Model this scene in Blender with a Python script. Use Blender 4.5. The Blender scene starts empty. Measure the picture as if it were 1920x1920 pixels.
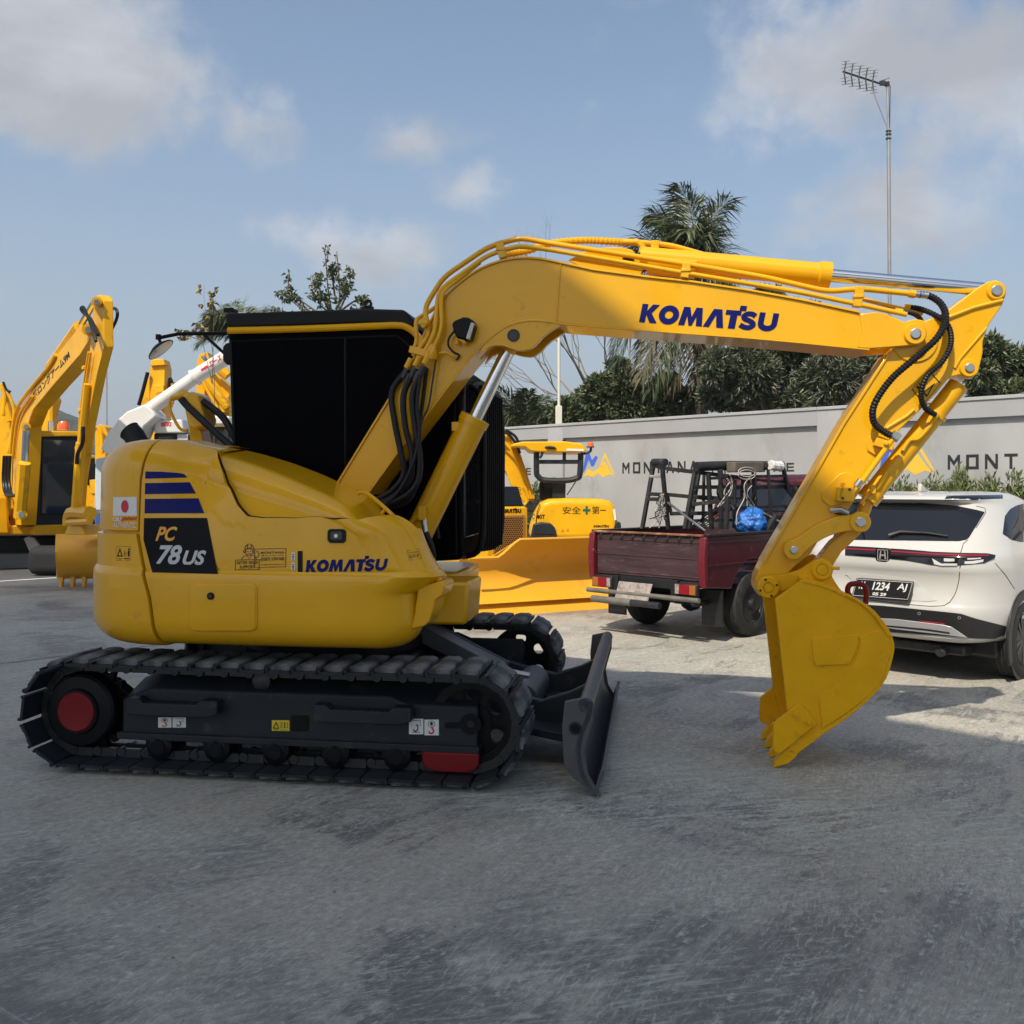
import bpy, bmesh, math, random
from math import sin, cos, pi, radians, sqrt, atan2
from mathutils import Vector, Matrix, noise
from mathutils.bvhtree import BVHTree
random.seed(7)
scene = bpy.context.scene
COL = scene.collection

# ---------------------------------------------------------------- camera
FPX, CX, HY, EYE = 1774.0, 960.0, 912.0, 1.65      # focal length and horizon in photograph pixels, eye height
cam_data = bpy.data.cameras.new('camera')
cam = bpy.data.objects.new('camera', cam_data)
COL.objects.link(cam)
cam_data.sensor_width = 36.0
cam_data.lens = 36.0 * FPX / 1920.0
cam_data.shift_y = -(960.0 - HY) / 1920.0
cam_data.clip_start = 0.05
cam_data.clip_end = 9000.0
cam.location = (0, 0, EYE)
cam.rotation_euler = (radians(90), 0, 0)
scene.camera = cam

# ---------------------------------------------------------------- light
SUN_EL = 52.0
TRAVEL = Vector((0.46, 0.89, 0)).normalized()        # where the light travels, seen from above
sun_dir = Vector((TRAVEL.x * cos(radians(SUN_EL)), TRAVEL.y * cos(radians(SUN_EL)), -sin(radians(SUN_EL))))
sd = bpy.data.lights.new('sun', 'SUN')
sd.energy = 3.7
sd.angle = radians(0.53)
sd.color = (1.0, 0.90, 0.76)
sun = bpy.data.objects.new('sun', sd)
COL.objects.link(sun)
sun.location = (-20, -40, 60)
sun.rotation_euler = sun_dir.to_track_quat('-Z', 'Y').to_euler()

world = bpy.data.worlds.new('World')
scene.world = world
world.use_nodes = True
def px_dir(x, y):
    return Vector(((x - CX) / FPX, 1.0, (HY - y) / FPX)).normalized()
def build_world():
    nt = world.node_tree
    N, L = nt.nodes, nt.links
    N.clear()
    out = N.new('ShaderNodeOutputWorld'); bg = N.new('ShaderNodeBackground')
    L.new(bg.outputs[0], out.inputs[0])
    sky = N.new('ShaderNodeTexSky'); sky.sky_type = 'NISHITA'; sky.sun_disc = False
    sky.sun_elevation = radians(SUN_EL)
    sky.sun_rotation = atan2(-TRAVEL.x, -TRAVEL.y)
    sky.air_density = 1.0; sky.dust_density = 2.2; sky.ozone_density = 1.0; sky.altitude = 50
    tc = N.new('ShaderNodeTexCoord')
    sep = N.new('ShaderNodeSeparateXYZ'); L.new(tc.outputs['Generated'], sep.inputs[0])
    def math_(op, a, b=None, clamp=False):
        m = N.new('ShaderNodeMath'); m.operation = op; m.use_clamp = clamp
        for i, q in enumerate((a, b)):
            if q is None: continue
            if isinstance(q, (int, float)): m.inputs[i].default_value = q
            else: L.new(q, m.inputs[i])
        return m.outputs[0]
    # cloud layer: noise in the plane of the cloud deck, thickened where the photograph shows a bank
    zz = math_('ADD', math_('MAXIMUM', sep.outputs[2], 0.0), 0.22)
    cx = math_('DIVIDE', sep.outputs[0], zz); cy = math_('DIVIDE', sep.outputs[1], zz)
    cmb = N.new('ShaderNodeCombineXYZ'); L.new(cx, cmb.inputs[0]); L.new(cy, cmb.inputs[1])
    nz = N.new('ShaderNodeTexNoise'); nz.inputs['Scale'].default_value = 2.3; nz.inputs['Detail'].default_value = 7
    nz.inputs['Roughness'].default_value = 0.55; nz.inputs['Distortion'].default_value = 0.25
    L.new(cmb.outputs[0], nz.inputs['Vector'])
    nz2 = N.new('ShaderNodeTexNoise'); nz2.inputs['Scale'].default_value = 11.0; nz2.inputs['Detail'].default_value = 8
    nz2.inputs['Roughness'].default_value = 0.62
    L.new(tc.outputs['Generated'], nz2.inputs['Vector'])
    acc = None
    for (bx, by, rx, ry, s) in CLOUDS:
        c = px_dir(bx, by)
        mp = N.new('ShaderNodeVectorMath'); mp.operation = 'SUBTRACT'; mp.inputs[1].default_value = c
        L.new(tc.outputs['Generated'], mp.inputs[0])
        sc = N.new('ShaderNodeVectorMath'); sc.operation = 'MULTIPLY'
        sc.inputs[1].default_value = (FPX / rx, FPX / rx * 0.5, FPX / ry)
        L.new(mp.outputs[0], sc.inputs[0])
        ln = N.new('ShaderNodeVectorMath'); ln.operation = 'LENGTH'; L.new(sc.outputs[0], ln.inputs[0])
        mr = N.new('ShaderNodeMapRange'); mr.interpolation_type = 'SMOOTHSTEP'
        mr.inputs['From Min'].default_value = 1.35; mr.inputs['From Max'].default_value = 0.0
        mr.inputs['To Min'].default_value = 0.0; mr.inputs['To Max'].default_value = s
        L.new(ln.outputs['Value'], mr.inputs['Value'])
        acc = mr.outputs[0] if acc is None else math_('MAXIMUM', acc, mr.outputs[0])
    n1 = math_('MULTIPLY', math_('SUBTRACT', nz.outputs['Fac'], 0.5), 0.8)
    n2 = math_('MULTIPLY', math_('SUBTRACT', nz2.outputs['Fac'], 0.5), 1.15)
    tot = math_('ADD', math_('ADD', n1, n2), acc)
    cl = N.new('ShaderNodeMapRange'); cl.interpolation_type = 'SMOOTHSTEP'
    cl.inputs['From Min'].default_value = 0.13; cl.inputs['From Max'].default_value = 0.56
    L.new(tot, cl.inputs['Value'])
    # haze towards the horizon
    hz = N.new('ShaderNodeMapRange'); hz.interpolation_type = 'SMOOTHSTEP'
    hz.inputs['From Min'].default_value = 0.42; hz.inputs['From Max'].default_value = 0.0
    hz.inputs['To Min'].default_value = 0.0; hz.inputs['To Max'].default_value = 0.62
    L.new(sep.outputs[2], hz.inputs['Value'])
    mixh = N.new('ShaderNodeMix'); mixh.data_type = 'RGBA'
    L.new(hz.outputs[0], mixh.inputs['Factor'])
    tint = N.new('ShaderNodeMix'); tint.data_type = 'RGBA'; tint.blend_type = 'MULTIPLY'
    tint.inputs['Factor'].default_value = 1.0; L.new(sky.outputs[0], tint.inputs['A']); tint.inputs['B'].default_value = (*SKY_TINT, 1)
    L.new(tint.outputs['Result'], mixh.inputs['A']); mixh.inputs['B'].default_value = (*HAZE_COL, 1)
    mixc = N.new('ShaderNodeMix'); mixc.data_type = 'RGBA'
    L.new(math_('MULTIPLY', cl.outputs[0], 0.85), mixc.inputs['Factor'])
    L.new(mixh.outputs['Result'], mixc.inputs['A']); 
    cs = N.new('ShaderNodeMapRange'); cs.inputs['From Min'].default_value = 0.40; cs.inputs['From Max'].default_value = 0.62
    cs.inputs['To Min'].default_value = 0.0; cs.inputs['To Max'].default_value = 1.0; L.new(nz.outputs['Fac'], cs.inputs['Value'])
    ccm = N.new('ShaderNodeMix'); ccm.data_type = 'RGBA'; L.new(cs.outputs[0], ccm.inputs['Factor'])
    ccm.inputs['A'].default_value = (*[q * 1.10 for q in CLOUD_COL], 1); ccm.inputs['B'].default_value = (*[q * 0.72 for q in CLOUD_COL], 1)
    L.new(ccm.outputs['Result'], mixc.inputs['B'])
    L.new(mixc.outputs['Result'], bg.inputs['Color'])
    bg.inputs['Strength'].default_value = SKY_STRENGTH
SKY_STRENGTH = 0.15
SKY_TINT = (0.80, 0.80, 0.76)
HAZE_COL = (1.65, 1.85, 2.15)
CLOUD_COL = (3.15, 3.2, 3.35)
CLOUDS = [(100, 95, 270, 170, 0.78), (30, 175, 190, 90, 0.6), (470, 245, 95, 80, 0.34), (500, 190, 70, 40, 0.3), (780, 265, 120, 60, 0.36),
          (880, 350, 120, 60, 0.38), (590, 440, 180, 60, 0.5), (720, 480, 190, 90, 0.52), (1560, 90, 430, 190, 0.44), (1850, 140, 260, 210, 0.44),
          (1430, 260, 150, 60, 0.26), (1660, 400, 230, 120, 0.46), (1210, 5, 120, 25, 0.25), (1300, 520, 500, 130, 0.12)]
build_world()

vs = scene.view_settings
vs.view_transform = 'Standard'; vs.look = 'None'; vs.exposure = 0.5; vs.gamma = 1.0; vs.use_curve_mapping = False

# ---------------------------------------------------------------- materials
def mat(name, col, rough=0.5, metal=0.0, coat=0.0, var=0.0, scale=3.0, bump=0.0, bscale=60.0, dirt=None, dirt_amt=0.0, dirt_scale=4.0,
        stretch=None, island=0.0, spec=0.5, trans=0.0, emit=None, twotone=None):
    """Principled paint/metal/rubber with grain: var = value variation, bump = fine relief, dirt = second colour in patches."""
    m = bpy.data.materials.new(name)
    m.use_nodes = True
    nt = m.node_tree; N, L = nt.nodes, nt.links
    b = N['Principled BSDF']
    b.inputs['Base Color'].default_value = (*col, 1); b.inputs['Roughness'].default_value = rough
    b.inputs['Metallic'].default_value = metal; b.inputs['Coat Weight'].default_value = coat
    b.inputs['Coat Roughness'].default_value = 0.06
    b.inputs['Specular IOR Level'].default_value = spec
    if trans: b.inputs['Transmission Weight'].default_value = trans
    if emit:
        b.inputs['Emission Color'].default_value = (*emit[0], 1); b.inputs['Emission Strength'].default_value = emit[1]
    vec = None
    if var or bump or dirt or island:
        tc = N.new('ShaderNodeTexCoord'); mp = N.new('ShaderNodeMapping')
        if stretch: mp.inputs['Scale'].default_value = stretch
        L.new(tc.outputs['Object'], mp.inputs[0]); vec = mp.outputs[0]
    colsock = None
    if var:
        n = N.new('ShaderNodeTexNoise'); n.inputs['Scale'].default_value = scale; n.inputs['Detail'].default_value = 6
        L.new(vec, n.inputs['Vector'])
        mr = N.new('ShaderNodeMapRange'); mr.inputs['From Min'].default_value = 0.3; mr.inputs['From Max'].default_value = 0.7
        mr.inputs['To Min'].default_value = 1 - var; mr.inputs['To Max'].default_value = 1 + var
        L.new(n.outputs['Fac'], mr.inputs['Value'])
        mx = N.new('ShaderNodeMix'); mx.data_type = 'RGBA'; mx.blend_type = 'MULTIPLY'; mx.inputs['Factor'].default_value = 1
        mx.inputs['A'].default_value = (*col, 1); L.new(mr.outputs[0], mx.inputs['B']); colsock = mx.outputs['Result']
        rr = N.new('ShaderNodeMapRange'); rr.inputs['To Min'].default_value = max(0.02, rough - 0.12); rr.inputs['To Max'].default_value = min(1, rough + 0.12)
        L.new(n.outputs['Fac'], rr.inputs['Value']); L.new(rr.outputs[0], b.inputs['Roughness'])
    if island:
        g = N.new('ShaderNodeNewGeometry')
        mr = N.new('ShaderNodeMapRange'); mr.inputs['To Min'].default_value = 1 - island; mr.inputs['To Max'].default_value = 1 + island
        L.new(g.outputs['Random Per Island'], mr.inputs['Value'])
        mx = N.new('ShaderNodeMix'); mx.data_type = 'RGBA'; mx.blend_type = 'MULTIPLY'; mx.inputs['Factor'].default_value = 1
        if colsock: L.new(colsock, mx.inputs['A'])
        else: mx.inputs['A'].default_value = (*col, 1)
        L.new(mr.outputs[0], mx.inputs['B']); colsock = mx.outputs['Result']
        if twotone:
            gt = N.new('ShaderNodeMapRange'); gt.inputs['From Min'].default_value = twotone[1]; gt.inputs['From Max'].default_value = min(1.0, twotone[1] + 0.1)
            mu = N.new('ShaderNodeMath'); mu.operation = 'FRACT'
            m7 = N.new('ShaderNodeMath'); m7.operation = 'MULTIPLY'; m7.inputs[1].default_value = 7.31
            L.new(g.outputs['Random Per Island'], m7.inputs[0]); L.new(m7.outputs[0], mu.inputs[0]); L.new(mu.outputs[0], gt.inputs['Value'])
            m2 = N.new('ShaderNodeMix'); m2.data_type = 'RGBA'; L.new(gt.outputs[0], m2.inputs['Factor'])
            L.new(colsock, m2.inputs['A']); m2.inputs['B'].default_value = (*twotone[0], 1); colsock = m2.outputs['Result']
    if dirt:
        n = N.new('ShaderNodeTexNoise'); n.inputs['Scale'].default_value = dirt_scale; n.inputs['Detail'].default_value = 9; n.inputs['Roughness'].default_value = 0.68
        L.new(vec, n.inputs['Vector'])
        mr = N.new('ShaderNodeMapRange'); mr.inputs['From Min'].default_value = 0.62 - 0.3 * dirt_amt; mr.inputs['From Max'].default_value = 0.78 - 0.3 * dirt_amt
        L.new(n.outputs['Fac'], mr.inputs['Value'])
        mx = N.new('ShaderNodeMix'); mx.data_type = 'RGBA'
        L.new(mr.outputs[0], mx.inputs['Factor'])
        if colsock: L.new(colsock, mx.inputs['A'])
        else: mx.inputs['A'].default_value = (*col, 1)
        mx.inputs['B'].default_value = (*dirt, 1); colsock = mx.outputs['Result']
    if colsock: L.new(colsock, b.inputs['Base Color'])
    if bump:
        n = N.new('ShaderNodeTexNoise'); n.inputs['Scale'].default_value = bscale; n.inputs['Detail'].default_value = 4
        L.new(vec, n.inputs['Vector'])
        bp = N.new('ShaderNodeBump'); bp.inputs['Strength'].default_value = bump; bp.inputs['Distance'].default_value = 0.01
        L.new(n.outputs['Fac'], bp.inputs['Height']); L.new(bp.outputs[0], b.inputs['Normal'])
    return m
M = {}
YEL = (0.75, 0.385, 0.0015)
M['yellow'] = mat('yellow_paint', YEL, 0.32, coat=0.50, spec=0.25, var=0.05, scale=2.5, bump=0.012, bscale=9, dirt=(0.42, 0.22, 0.03), dirt_amt=0.0, dirt_scale=5)
M['yellow_rough'] = mat('yellow_paint_worked', YEL, 0.48, coat=0.04, spec=0.2, var=0.06, scale=6, bump=0.10, bscale=35, dirt=(0.55, 0.27, 0.01), dirt_amt=0.10, dirt_scale=16)
M['yellow_far'] = mat('yellow_paint_far', (0.75, 0.385, 0.004), 0.42, coat=0.1, spec=0.25, var=0.10, scale=2.0, dirt=(0.42, 0.22, 0.04), dirt_amt=0.15, dirt_scale=3)
M['black'] = mat('black_paint', (0.004, 0.0042, 0.006), 0.45, spec=0.2, var=0.2, scale=6)
M['panel_black'] = mat('black_cab_panel', (0.0010, 0.0011, 0.0025), 0.5, spec=0.03, var=0.3, scale=1.5)
M['charcoal'] = mat('charcoal_paint', (0.016, 0.020, 0.026), 0.48, spec=0.3, var=0.18, scale=5, bump=0.03, bscale=50, dirt=(0.06, 0.058, 0.055), dirt_amt=0.12, dirt_scale=7)
M['grey_blade'] = mat('grey_blade_paint', (0.070, 0.076, 0.084), 0.42, var=0.15, scale=4, bump=0.03, bscale=40, dirt=(0.11, 0.105, 0.10), dirt_amt=0.1, dirt_scale=6)
M['rubber'] = mat('rubber', (0.010, 0.011, 0.012), 0.8, var=0.3, scale=12, bump=0.2, bscale=30)
M['pad'] = mat('worn_rubber_pad', (0.05, 0.053, 0.057), 0.85, var=0.3, scale=9, bump=0.6, bscale=26, dirt=(0.17, 0.17, 0.17), dirt_amt=0.55, dirt_scale=5)
M['hose'] = mat('hose_rubber', (0.007, 0.0075, 0.010), 0.45, spec=0.3, var=0.2, scale=20)
M['chrome'] = mat('chrome_rod', (0.75, 0.77, 0.80), 0.12, metal=1.0)
M['steel'] = mat('bare_steel', (0.55, 0.55, 0.55), 0.32, metal=1.0, var=0.1, scale=20)
M['red'] = mat('red_paint', (0.17, 0.003, 0.005), 0.4, coat=0.1, spec=0.3, var=0.08, scale=8)
M['navy'] = mat('navy_print', (0.004, 0.009, 0.115), 0.4, spec=0.15)
M['dark_print'] = mat('black_print', (0.004, 0.0045, 0.007), 0.45, spec=0.12)
M['brown_print'] = mat('brown_print', (0.055, 0.012, 0.006), 0.5)
M['white'] = mat('white_print', (0.72, 0.72, 0.70), 0.5)
M['silver_print'] = mat('silver_print', (0.55, 0.55, 0.56), 0.4)
M['red_print'] = mat('red_print', (0.55, 0.015, 0.03), 0.5)
M['amber_print'] = mat('amber_print', (0.78, 0.36, 0.02), 0.4)
M['label_yellow'] = mat('label_yellow', (0.72, 0.52, 0.03), 0.5)
M['glass'] = mat('dark_glass', (0.012, 0.014, 0.017), 0.06, spec=0.6)
M['lens'] = mat('lamp_lens', (0.55, 0.53, 0.48), 0.15, bump=0.5, bscale=120)
M['gunmetal'] = mat('dark_steel', (0.05, 0.052, 0.055), 0.4, metal=0.6, var=0.2, scale=15)

# ---------------------------------------------------------------- frames and mesh building
class Frame:
    """A local frame on the ground: x axis at angle yaw, y to its left, z up."""
    def __init__(s, ox, oy, yaw, oz=0.0):
        s.o = Vector((ox, oy, oz)); s.yaw = yaw
        s.a = Vector((cos(yaw), sin(yaw), 0)); s.n = Vector((-sin(yaw), cos(yaw), 0))
        s.cam = s.loc(Vector((0, 0, EYE)))
    def loc(s, w):
        d = w - s.o
        return Vector((d.dot(s.a), d.dot(s.n), d.z))
    def vec(s, w):
        return Vector((w.dot(s.a), w.dot(s.n), w.z))
    def world(s, p):
        return s.o + s.a * p[0] + s.n * p[1] + Vector((0, 0, p[2]))
    def ray(s, x, y):
        return s.vec(Vector(((x - CX) / FPX, 1.0, (HY - y) / FPX)))
    def Y(s, x, y, c):
        r = s.ray(x, y); return s.cam + r * ((c - s.cam.y) / r.y)
    def X(s, x, y, c):
        r = s.ray(x, y); return s.cam + r * ((c - s.cam.x) / r.x)
    def Z(s, x, y, c):
        r = s.ray(x, y); return s.cam + r * ((c - s.cam.z) / r.z)
    def proj(s, p):
        w = s.world(p); return (CX + FPX * w.x / w.y, HY - FPX * (w.z - EYE) / w.y)
    def place(s, o):
        o.location = s.o; o.rotation_euler = (0, 0, s.yaw)

def thing(name, label, cat, frame=None, group=None):
    o = bpy.data.objects.new(name, None); COL.objects.link(o)
    o.empty_display_size = 0.3
    if frame: frame.place(o)
    o['label'] = label; o['category'] = cat
    if group: o['group'] = group
    return o
def sub_empty(name, parent):
    o = bpy.data.objects.new(name, None); COL.objects.link(o); o.empty_display_size = 0.2; o.parent = parent
    return o
def tag(o, label, cat, group=None, kind=None):
    if label: o['label'] = label
    if cat: o['category'] = cat
    if group: o['group'] = group
    if kind: o['kind'] = kind
    return o

def spl(pts, n=6):
    """Catmull-Rom through 3-D points."""
    P = [Vector(p) for p in pts]
    if len(P) < 3: return P
    out = []
    for i in range(len(P) - 1):
        p0 = P[max(i - 1, 0)]; p1 = P[i]; p2 = P[i + 1]; p3 = P[min(i + 2, len(P) - 1)]
        for k in range(n):
            t = k / n
            out.append(0.5 * ((2 * p1) + (p2 - p0) * t + (2 * p0 - 5 * p1 + 4 * p2 - p3) * t * t + (3 * p1 - p0 - 3 * p2 + p3) * t ** 3))
    out.append(P[-1])
    return out
def spl2(pts, n=6):
    return [(p.x, p.y) for p in spl([(a, b, 0) for a, b in pts], n)]
def arc2(cx, cy, r, a0, a1, n=10):
    return [(cx + r * cos(radians(a0 + (a1 - a0) * i / n)), cy + r * sin(radians(a0 + (a1 - a0) * i / n))) for i in range(n + 1)]

class MB:
    def __init__(s): s.v = []; s.f = []; s.mi = []; s.cur = 0
    def add(s, vs_, fs):
        b = len(s.v); s.v.extend([Vector(p) for p in vs_])
        for f in fs: s.f.append([b + i for i in f]); s.mi.append(s.cur)
        return s
    def box(s, c, d, R=None):
        c = Vector(c); h = Vector(d) * 0.5
        vv = [Vector((x * h.x, y * h.y, z * h.z)) for z in (-1, 1) for y in (-1, 1) for x in (-1, 1)]
        if R is not None: vv = [R @ p for p in vv]
        return s.add([c + p for p in vv], [(0, 2, 3, 1), (4, 5, 7, 6), (0, 1, 5, 4), (2, 6, 7, 3), (0, 4, 6, 2), (1, 3, 7, 5)])
    def box2(s, lo, hi):
        lo = Vector(lo); hi = Vector(hi); return s.box((lo + hi) / 2, hi - lo)
    def bar(s, p0, p1, w, h, up=(0, 0, 1)):
        p0 = Vector(p0); p1 = Vector(p1); d = (p1 - p0); L_ = d.length; d.normalize()
        up = Vector(up)
        if abs(d.dot(up)) > 0.97: up = Vector((1, 0, 0))
        y = up.cross(d).normalized(); z = d.cross(y)
        R = Matrix((d, y, z)).transposed()
        return s.box((p0 + p1) / 2, (L_, w, h), R)
    def prism(s, A, B):
        n = len(A)
        return s.add(list(A) + list(B), [list(range(n)), list(range(2 * n - 1, n - 1, -1))] + [[i + n, (i + 1) % n + n, (i + 1) % n, i] for i in range(n)])
    def ex(s, pts, d):
        d = Vector(d); return s.prism([Vector(p) for p in pts], [Vector(p) + d for p in pts])
    def cyl(s, p0, p1, r0, r1=None, n=18, caps=True):
        return s.tube([p0, p1], [r0, r0 if r1 is None else r1], n, caps)
    def tube(s, path, r, n=8, caps=True):
        P = [Vector(p) for p in path]; m = len(P)
        R = list(r) if isinstance(r, (list, tuple)) else [r] * m
        T = [(P[min(i + 1, m - 1)] - P[max(i - 1, 0)]).normalized() for i in range(m)]
        up = Vector((0, 0, 1)) if abs(T[0].z) < 0.9 else Vector((1, 0, 0))
        x = up.cross(T[0]).normalized(); vv = []
        for i in range(m):
            x = (x - T[i] * x.dot(T[i]))
            if x.length < 1e-6: x = T[i].orthogonal()
            x.normalize(); y = T[i].cross(x)
            for k in range(n):
                a = 2 * pi * k / n
                vv.append(P[i] + (x * cos(a) + y * sin(a)) * R[i])
        ff = [[i * n + k, i * n + (k + 1) % n, (i + 1) * n + (k + 1) % n, (i + 1) * n + k] for i in range(m - 1) for k in range(n)]
        if caps: ff += [list(range(n - 1, -1, -1)), [(m - 1) * n + k for k in range(n)]]
        return s.add(vv, ff)
    def ring(s, c, ax, ro, ri, h, n=24):
        """annulus of thickness h starting at c along ax"""
        c = Vector(c); ax = Vector(ax).normalized(); x = ax.orthogonal().normalized(); y = ax.cross(x); vv = []
        for (r, t) in ((ro, 0), (ro, h), (ri, h), (ri, 0)):
            for k in range(n):
                a = 2 * pi * k / n; vv.append(c + ax * t + (x * cos(a) + y * sin(a)) * r)
        return s.add(vv, [[j * n + k, j * n + (k + 1) % n, ((j + 1) % 4) * n + (k + 1) % n, ((j + 1) % 4) * n + k] for j in range(4) for k in range(n)])
    def lathe(s, prof, c, ax, n=24):
        """prof: (radius, distance along ax)"""
        c = Vector(c); ax = Vector(ax).normalized()
        return s.tube_lathe(prof, c, ax, n)
    def tube_lathe(s, prof, c, ax, n):
        x = ax.orthogonal().normalized(); y = ax.cross(x); vv = []; m = len(prof)
        for r, t in prof:
            for k in range(n):
                a = 2 * pi * k / n; vv.append(c + ax * t + (x * cos(a) + y * sin(a)) * max(r, 1e-4))
        ff = [[i * n + k, i * n + (k + 1) % n, (i + 1) * n + (k + 1) % n, (i + 1) * n + k] for i in range(m - 1) for k in range(n)]
        ff += [list(range(n - 1, -1, -1)), [(m - 1) * n + k for k in range(n)]]
        return s.add(vv, ff)
    def grid(s, rows, close=False):
        m = len(rows); n = len(rows[0])
        return s.add([p for r in rows for p in r], [[i * n + k, i * n + k + 1, (i + 1) * n + k + 1, (i + 1) * n + k] for i in range(m - 1) for k in range(n - 1)])
    def shell(s, rows, inner):
        """a closed slab between two grids of the same size"""
        m = len(rows); n = len(rows[0]); b = m * n
        vv = [p for r in rows for p in r] + [p for r in inner for p in r]
        ff = []
        for i in range(m - 1):
            for k in range(n - 1):
                q = [i * n + k, i * n + k + 1, (i + 1) * n + k + 1, (i + 1) * n + k]
                ff.append(q); ff.append([b + j for j in reversed(q)])
        for k in range(n - 1):
            ff.append([k + 1, k, b + k, b + k + 1]); e = (m - 1) * n
            ff.append([e + k, e + k + 1, b + e + k + 1, b + e + k])
        for i in range(m - 1):
            ff.append([i * n, (i + 1) * n, b + (i + 1) * n, b + i * n]); e = n - 1
            ff.append([(i + 1) * n + e, i * n + e, b + i * n + e, b + (i + 1) * n + e])
        return s.add(vv, ff)
    def mesh(s, name, mats, smooth=35, fix=True):
        me = bpy.data.meshes.new(name)
        me.from_pydata([tuple(p) for p in s.v], [], s.f)
        for m in (mats if isinstance(mats, (list, tuple)) else [mats]): me.materials.append(m)
        if any(s.mi): me.polygons.foreach_set('material_index', s.mi)
        if fix:
            bm = bmesh.new(); bm.from_mesh(me); bmesh.ops.recalc_face_normals(bm, faces=bm.faces); bm.to_mesh(me); bm.free()
        if smooth:
            me.polygons.foreach_set('use_smooth', [True] * len(me.polygons))
            me.set_sharp_from_angle(angle=radians(smooth))
        me.update()
        return me
    def build(s, name, mats, parent=None, smooth=35, bevel=0.0, seg=2, label=None, fix=True):
        o = bpy.data.objects.new(name, s.mesh(name, mats, smooth, fix)); COL.objects.link(o)
        if parent: o.parent = parent
        if bevel:
            b = o.modifiers.new('bevel', 'BEVEL'); b.width = bevel; b.segments = seg; b.limit_method = 'ANGLE'; b.angle_limit = radians(40)
            b.harden_normals = False
        if label: o['label'] = label
        return o
def dup(o, parent=None, loc=None, rot=None, scale=None):
    c = o.copy(); COL.objects.link(c)
    if parent is not None: c.parent = parent
    if loc is not None: c.location = loc
    if rot is not None: c.rotation_euler = rot
    if scale is not None: c.scale = scale
    return c
def dup_tree(root, loc=None, rot=None, label=None, scale=None):
    r = dup(root, loc=loc, rot=rot, scale=scale)
    if label: r['label'] = label
    for ch in list(root.children):
        c = dup(ch, r)
        for g in list(ch.children): dup(g, c)
    return r

# ---------------------------------------------------------------- flat print: letters and marks laid on a surface
_txt = {}
def text2d(s, bold=0.0, shear=0.0, space=1.0):
    """outline of a word: (verts 2D scaled to unit height box, faces, aspect)"""
    k = (s, bold, shear, space)
    if k in _txt: return _txt[k]
    cu = bpy.data.curves.new('t', 'FONT'); cu.body = s; cu.offset = bold; cu.shear = shear; cu.space_character = space; cu.resolution_u = 4
    o = bpy.data.objects.new('t', cu); COL.objects.link(o)
    dg = bpy.context.evaluated_depsgraph_get()
    me = bpy.data.meshes.new_from_object(o.evaluated_get(dg))
    V = [(v.co.x, v.co.y) for v in me.vertices]; F_ = [list(p.vertices) for p in me.polygons]
    bpy.data.objects.remove(o); bpy.data.curves.remove(cu); bpy.data.meshes.remove(me)
    if not V: V = [(0, 0), (1, 0), (1, 1)]; F_ = []
    x0 = min(v[0] for v in V); x1 = max(v[0] for v in V); y0 = min(v[1] for v in V); y1 = max(v[1] for v in V)
    V = [((x - x0) / (x1 - x0), (y - y0) / (y1 - y0)) for x, y in V]
    _txt[k] = (V, F_, (x1 - x0) / (y1 - y0)); return _txt[k]
def stroke2d(path, w):
    n = len(path); Lf = []; Rt = []
    for i in range(n):
        x0, y0 = path[max(i - 1, 0)]; x1, y1 = path[min(i + 1, n - 1)]
        d = sqrt((x1 - x0) ** 2 + (y1 - y0) ** 2) or 1; nx, ny = -(y1 - y0) / d * w / 2, (x1 - x0) / d * w / 2
        x, y = path[i]; Lf.append((x + nx, y + ny)); Rt.append((x - nx, y - ny))
    return Lf, Rt
class Print:
    """2-D artwork in a unit square"""
    def __init__(s): s.v = []; s.f = []
    def poly(s, pts):
        b = len(s.v); s.v += list(pts); s.f.append(list(range(b, b + len(pts)))); return s
    def rect(s, x0, y0, x1, y1): return s.poly([(x0, y0), (x1, y0), (x1, y1), (x0, y1)])
    def strip(s, A, B, closed=False):
        b = len(s.v); n = len(A); s.v += list(A) + list(B)
        for i in range(n if closed else n - 1):
            j = (i + 1) % n; s.f.append([b + i, b + j, b + n + j, b + n + i])
        return s
    def stroke(s, path, w): 
        A, B = stroke2d(path, w); return s.strip(A, B)
    def frame(s, x0, y0, x1, y1, w, wy=None):
        wy = wy or w
        return s.strip([(x0, y0), (x1, y0), (x1, y1), (x0, y1)], [(x0 + w, y0 + wy), (x1 - w, y0 + wy), (x1 - w, y1 - wy), (x0 + w, y1 - wy)], True)
    def ell(s, cx, cy, rx, ry, n=28): return s.poly([(cx + rx * cos(2 * pi * i / n), cy + ry * sin(2 * pi * i / n)) for i in range(n)])
    def ann(s, cx, cy, rx, ry, k, n=28, k2=None):
        k2 = k2 or k
        return s.strip([(cx + rx * cos(2 * pi * i / n), cy + ry * sin(2 * pi * i / n)) for i in range(n)],
                       [(cx + rx * k * cos(2 * pi * i / n), cy + ry * k2 * sin(2 * pi * i / n)) for i in range(n)], True)
    def text(s, t, x0, y0, x1, y1, bold=0.0, shear=0.0, space=1.0):
        V, F_, a = text2d(t, bold, shear, space); b = len(s.v)
        s.v += [(x0 + x * (x1 - x0), y0 + y * (y1 - y0)) for x, y in V]; s.f += [[b + i for i in f] for f in F_]; return s
    def put(s, o, x0, y0, x1, y1):
        b = len(s.v); s.v += [(x0 + x * (x1 - x0), y0 + y * (y1 - y0)) for x, y in o.v]; s.f += [[b + i for i in f] for f in o.f]; return s
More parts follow.
